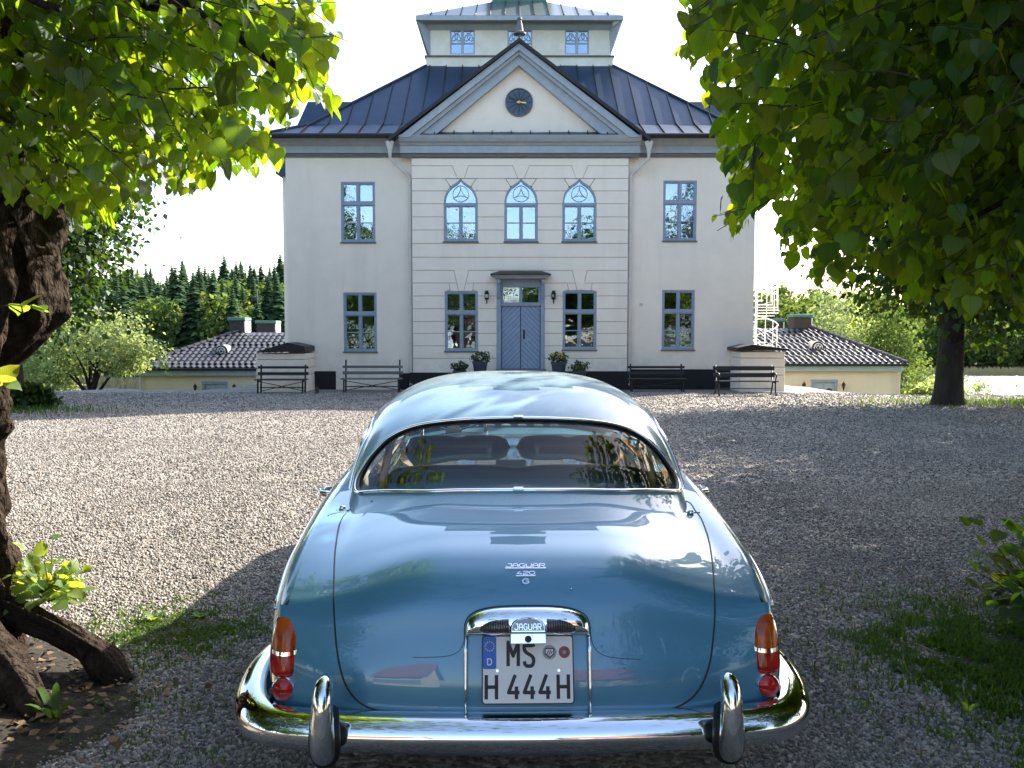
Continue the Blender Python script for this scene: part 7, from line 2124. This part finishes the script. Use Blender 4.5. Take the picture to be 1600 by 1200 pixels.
# spiral fire stair on the right flank
scx, scy = PX(1181, 33.5), 33.5
ss_ = tag(empty('spiral_stair', (scx, scy, GZ)), 'white spiral fire stair climbing the right flank of the house', 'stair')
MB().tube([(0, 0, 0), (0, 0, 3.6)], .05, 10).build('pole', M['white_paint'], ss_, smooth=40)
nst = 22
for k in range(nst):
    a0 = R(200 + k * 26); a1 = a0 + R(27); z = .55 + k * .115; rr_ = .84
    p = [(.05 * math.cos(a0), .05 * math.sin(a0)), (rr_ * math.cos(a0), rr_ * math.sin(a0)), (rr_ * math.cos((a0 + a1) / 2), rr_ * math.sin((a0 + a1) / 2)), (rr_ * math.cos(a1), rr_ * math.sin(a1))]
    V_ = [(x, y, z) for x, y in p] + [(x, y, z + .045) for x, y in p]
    MB().add(V_, [(3, 2, 1, 0), (4, 5, 6, 7), (0, 1, 5, 4), (1, 2, 6, 5), (2, 3, 7, 6), (3, 0, 4, 7)]).build('step', M['white_paint'], ss_)
    MB().tube([(rr_ * .97 * math.cos(a0), rr_ * .97 * math.sin(a0), z), (rr_ * .97 * math.cos(a0), rr_ * .97 * math.sin(a0), z + 1.0)], .016, 5).build('baluster', M['white_paint'], ss_)
for hh, rd in ((1.0, .022), (.5, .012)):
    MB().tube([(.815 * math.cos(R(200 + k * 13)), .815 * math.sin(R(200 + k * 13)), .55 + k * .0575 + hh) for k in range(2 * nst)], rd, 6).build('handrail', M['white_paint'], ss_, smooth=True)
MB().box(-1.5, .1, -.6, .6, 3.10, 3.15).build('landing', M['white_paint'], ss_)
for k in range(5): MB().tube([(.80 * math.cos(R(-60 + 30 * k)), .80 * math.sin(R(-60 + 30 * k)), 3.1), (.80 * math.cos(R(-60 + 30 * k)), .80 * math.sin(R(-60 + 30 * k)), 4.2)], .014, 5).build('baluster', M['white_paint'], ss_)
MB().tube([(-1.3, -.6, 4.45), (-.2, -.62, 4.35)] + [(.80 * math.cos(R(-60 + 15 * k)), .80 * math.sin(R(-60 + 15 * k)), 4.25 - .03 * k) for k in range(9)], .02, 6).build('handrail', M['white_paint'], ss_, smooth=True)

# benches
def bench_a(x0, x1, Y, label, wood, h_=.42, back=.82, rot=0, kind='slat'):
    L_ = x1 - x0; xm = (x0 + x1) / 2
    r_ = tag(empty('garden_bench', (xm, Y, float(terrain(xm, Y))), rot), label, 'bench', 'benches along the front of the house')
    hl_ = L_ / 2
    if kind == 'slat':       # plain slatted bench on crossed iron legs
        for y in (-.19, -.06, .07): MB().box(-hl_, hl_, y - .055, y + .055, h_ - .02, h_ + .018).build('slat', M[wood], r_, bevel=.006, seg=1)
        for z, t_ in ((h_ + .17, .06), (h_ + .36, .05)): MB().box(-hl_, hl_, .16, .195, z - t_ / 1.3, z + t_ / 1.3).build('slat', M[wood], r_, bevel=.006, seg=1)
        for s in (-1, 1):
            x = s * (hl_ - .10)
            MB().bar((x, .14, 0), (x, .215, back), .045, .045, (1, 0, 0)).build('leg', M['black_metal'], r_)
            MB().bar((x, -.20, 0), (x, -.16, h_ - .021), .045, .045, (1, 0, 0)).build('leg', M['black_metal'], r_)
            MB().bar((x, -.2, h_ - .045), (x, .16, h_ - .045), .04).build('seat_bearer', M['black_metal'], r_)
        MB().bar((-hl_ + .1, .10, .05), (hl_ - .1, -.10, h_ - .06), .022).build('cross_stay', M['black_metal'], r_); MB().bar((hl_ - .1, .13, .05), (-hl_ + .1, -.07, h_ - .06), .022).build('cross_stay', M['black_metal'], r_)
        MB().bar((-hl_ + .1, .0, .17), (hl_ - .1, .0, .17), .03).build('stretcher', M['black_metal'], r_)
    else:                    # park bench with cast iron ends
        for k, y in enumerate((-.22, -.10, .02)): MB().box(-hl_, hl_, y - .052, y + .052, h_ - .02 + .01 * (k == 0), h_ + .02).build('slat', M[wood], r_, bevel=.006, seg=1)
        for z, y in ((h_ + .17, .13), (h_ + .37, .18)): MB().obox((0, y, z), 2 * hl_, .03, .13, Matrix.Rotation(R(-14), 3, 'X')).build('slat', M[wood], r_, bevel=.006, seg=1)
        for s in (-1, 1):
            x = s * (hl_ - .08); b = MB()
            b.tube([(x, -.30, 0), (x, -.24, .10), (x, -.20, .26), (x, -.22, h_ - .03), (x, -.02, h_ - .035), (x, .12, h_), (x, .20, h_ + .46)], [.03, .022, .022, .024, .024, .024, .018], 8)
            b.tube([(x, .24, 0), (x, .16, .12), (x, .08, .28), (x, .06, h_ - .03)], [.03, .022, .022, .022], 8)
            b.tube([(x, .15, h_ + .22), (x, -.05, h_ + .25), (x, -.24, h_ + .22), (x, -.30, h_ + .14), (x, -.24, h_ + .10), (x, -.21, h_)], [.018, .02, .022, .022, .018, .018], 8)
            b.build('cast_end', M['black_metal'], r_, smooth=True)
        MB().bar((-hl_ + .08, 0, .2), (hl_ - .08, 0, .2), .025).build('stretcher', M['black_metal'], r_)
    return r_
YB_ = 26.0
bench_a(PX(399, YB_), PX(479, YB_), YB_, 'dark slatted bench in front of the left side wall', 'bench_wood', .42, .86, kind='slat')
bench_a(PX(533, 26.6), PX(628, 26.6), 26.6, 'weathered grey bench with crossed stays under the left ground floor window', 'bench_grey', .42, 1.0, kind='slat')
bench_a(PX(982, 26.9), PX(1072, 26.9), 26.9, 'black bench against the tarred plinth left of the park bench', 'bench_wood', .40, .86, kind='slat')
bench_a(PX(1117, 24.9), PX(1214, 24.9), 24.9, 'park bench with curved cast iron ends in front of the right side wall', 'bench_wood', .42, .9, kind='park')
tb = tag(empty('stone_bollard', (PX(494, 25.8), 25.8, float(terrain(PX(494, 25.8), 25.8)))), 'short dark post in front of the cellar hatch', 'post')
MB().lathe([(.06, 0), (.06, .16), (.05, .18), (0, .185)], (0, 0, 0), 12).build('post', M['black_metal'], tb, smooth=40)
MB().lathe([(.075, 0), (.075, .02), (0.06, .03)], (0, 0, 0), 12).build('foot', M['black_metal'], tb, smooth=40)
# plant pots by the door
def pot(px, py_rim, py_base, wpx, Y, label, flowers):
    x, zr_ = P(px, py_rim, Y); zb_ = PZ(py_base, Y); w_ = wpx / FPX * Y / 2; h_ = zr_ - zb_
    r_ = tag(empty('flower_pot', (x, Y, zb_)), label, 'plant pot', 'pots of pansies by the front door')
    MB().lathe([(w_ * .66, 0), (w_ * .70, .02), (w_ * .92, h_ * .86), (w_ * 1.0, h_ * .88), (w_ * 1.0, h_), (w_ * .9, h_), (w_ * .86, h_ * .9), (0, h_ * .9)], (0, 0, 0), 20).build('pot', M['pot_blue'], r_, smooth=40)
    q = crown_leaves((0, 0, h_ + w_ * .55), (w_ * 1.15, w_ * 1.1, w_ * .75), 60, 7, .075, int(px), .3)
    P_, D, N_, S = q; ok = P_[:, 2] > h_ * .95
    o = link('foliage', leaf_mesh('foliage', P_[ok], D[ok], N_[ok], S[ok], M['pansy_leaf'], SMALL), r_); o['kind'] = 'stuff'
    b = MB()
    for k in range(flowers):
        a_ = rnd.uniform(0, 6.28); rr_ = w_ * rnd.uniform(.2, 1.1); c_ = Vector((rr_ * math.cos(a_), rr_ * math.sin(a_) - .02, h_ + w_ * rnd.uniform(.5, 1.15)))
        for p in range(5):
            an = 2 * math.pi * p / 5; b.obox(c_ + Vector((.022 * math.cos(an), -.01, .022 * math.sin(an))), .028, .006, .028, Matrix.Rotation(an, 3, 'Y'))
    if flowers: b.build('flower', M['flower_yellow'], r_)['kind'] = 'stuff'
mat('flower_yellow', (.62, .42, .04), .7); mat('flower_violet', (.10, .04, .16), .7)
pot(750, 565, 586, 25, 27.0, 'tall pot of pansies left of the front door', 4)
pot(873, 566, 590, 25, 27.0, 'tall pot with yellow pansies right of the front door', 14)
pot(718, 579, 594, 22, 26.9, 'low pot of dark pansies furthest left of the door', 2)
pot(905, 580, 594, 24, 26.9, 'low pot of pansies furthest right of the door', 7)
# lanterns beside the door
for px, lb, cl in ((760.5, 'black carriage lantern left of the front door with a pale glass', 'lamp_glass'), (865, 'black carriage lantern right of the front door', 'lens_dark')):
    Y = RY - .17; x, zt_ = P(px, 454, Y); zb_ = PZ(475, Y)
    r_ = tag(empty('wall_lantern', (x, Y, (zt_ + zb_) / 2)), lb, 'lantern', 'lanterns beside the front door')
    H_ = zt_ - zb_
    MB().lathe([(.03, H_ * .22), (.07, H_ * .24), (.085, H_ * .33), (.05, H_ * .38), (.045, H_ * .44), (.075, H_ * .45), (.07, H_ * .49), (0, H_ * .5)], (0, 0, 0), 10).build('cap', M['black_metal'], r_, smooth=30)
    MB().lathe([(.062, -H_ * .06), (.078, H_ * .05), (.075, H_ * .20), (.05, H_ * .22)], (0, 0, 0), 8).build('glass', M[cl], r_)
    b = MB()
    for k in range(4): a_ = R(45 + 90 * k); b.bar((.07 * math.cos(a_), .07 * math.sin(a_), -H_ * .07), (.088 * math.cos(a_), .088 * math.sin(a_), H_ * .23), .014)
    b.build('cage_bar', M['black_metal'], r_)['kind'] = 'stuff'
    MB().lathe([(0, -H_ * .5), (.018, -H_ * .45), (.022, -H_ * .2), (.05, -H_ * .16), (.08, -H_ * .08), (.085, -H_ * .05), (.06, -H_ * .045)], (0, 0, 0), 10).build('stem', M['black_metal'], r_, smooth=30)
    MB().tube([(0, 0, -H_ * .18), (0, .09, -H_ * .22), (0, .165, -H_ * .12)], .014, 6).build('bracket', M['black_metal'], r_)
# hose and pale edging by the right side wall
hz = MB(); hx, hy = PX(1228, 25.6), 25.6
hz.tube([(hx - .9, hy + .5, float(terrain(hx, hy)) + .03), (hx - .3, hy + .25, float(terrain(hx, hy)) + .03), (hx + .1, hy, float(terrain(hx, hy)) + .04), (hx + .35, hy - .15, float(terrain(hx, hy)) + .03), (hx + .2, hy - .3, float(terrain(hx, hy)) + .03), (hx - .1, hy - .1, float(terrain(hx, hy)) + .03)], .025, 6)
tag(hz.build('garden_hose', M['white_rubber'], smooth=True), 'pale hose lying on the gravel by the right side wall', 'hose')
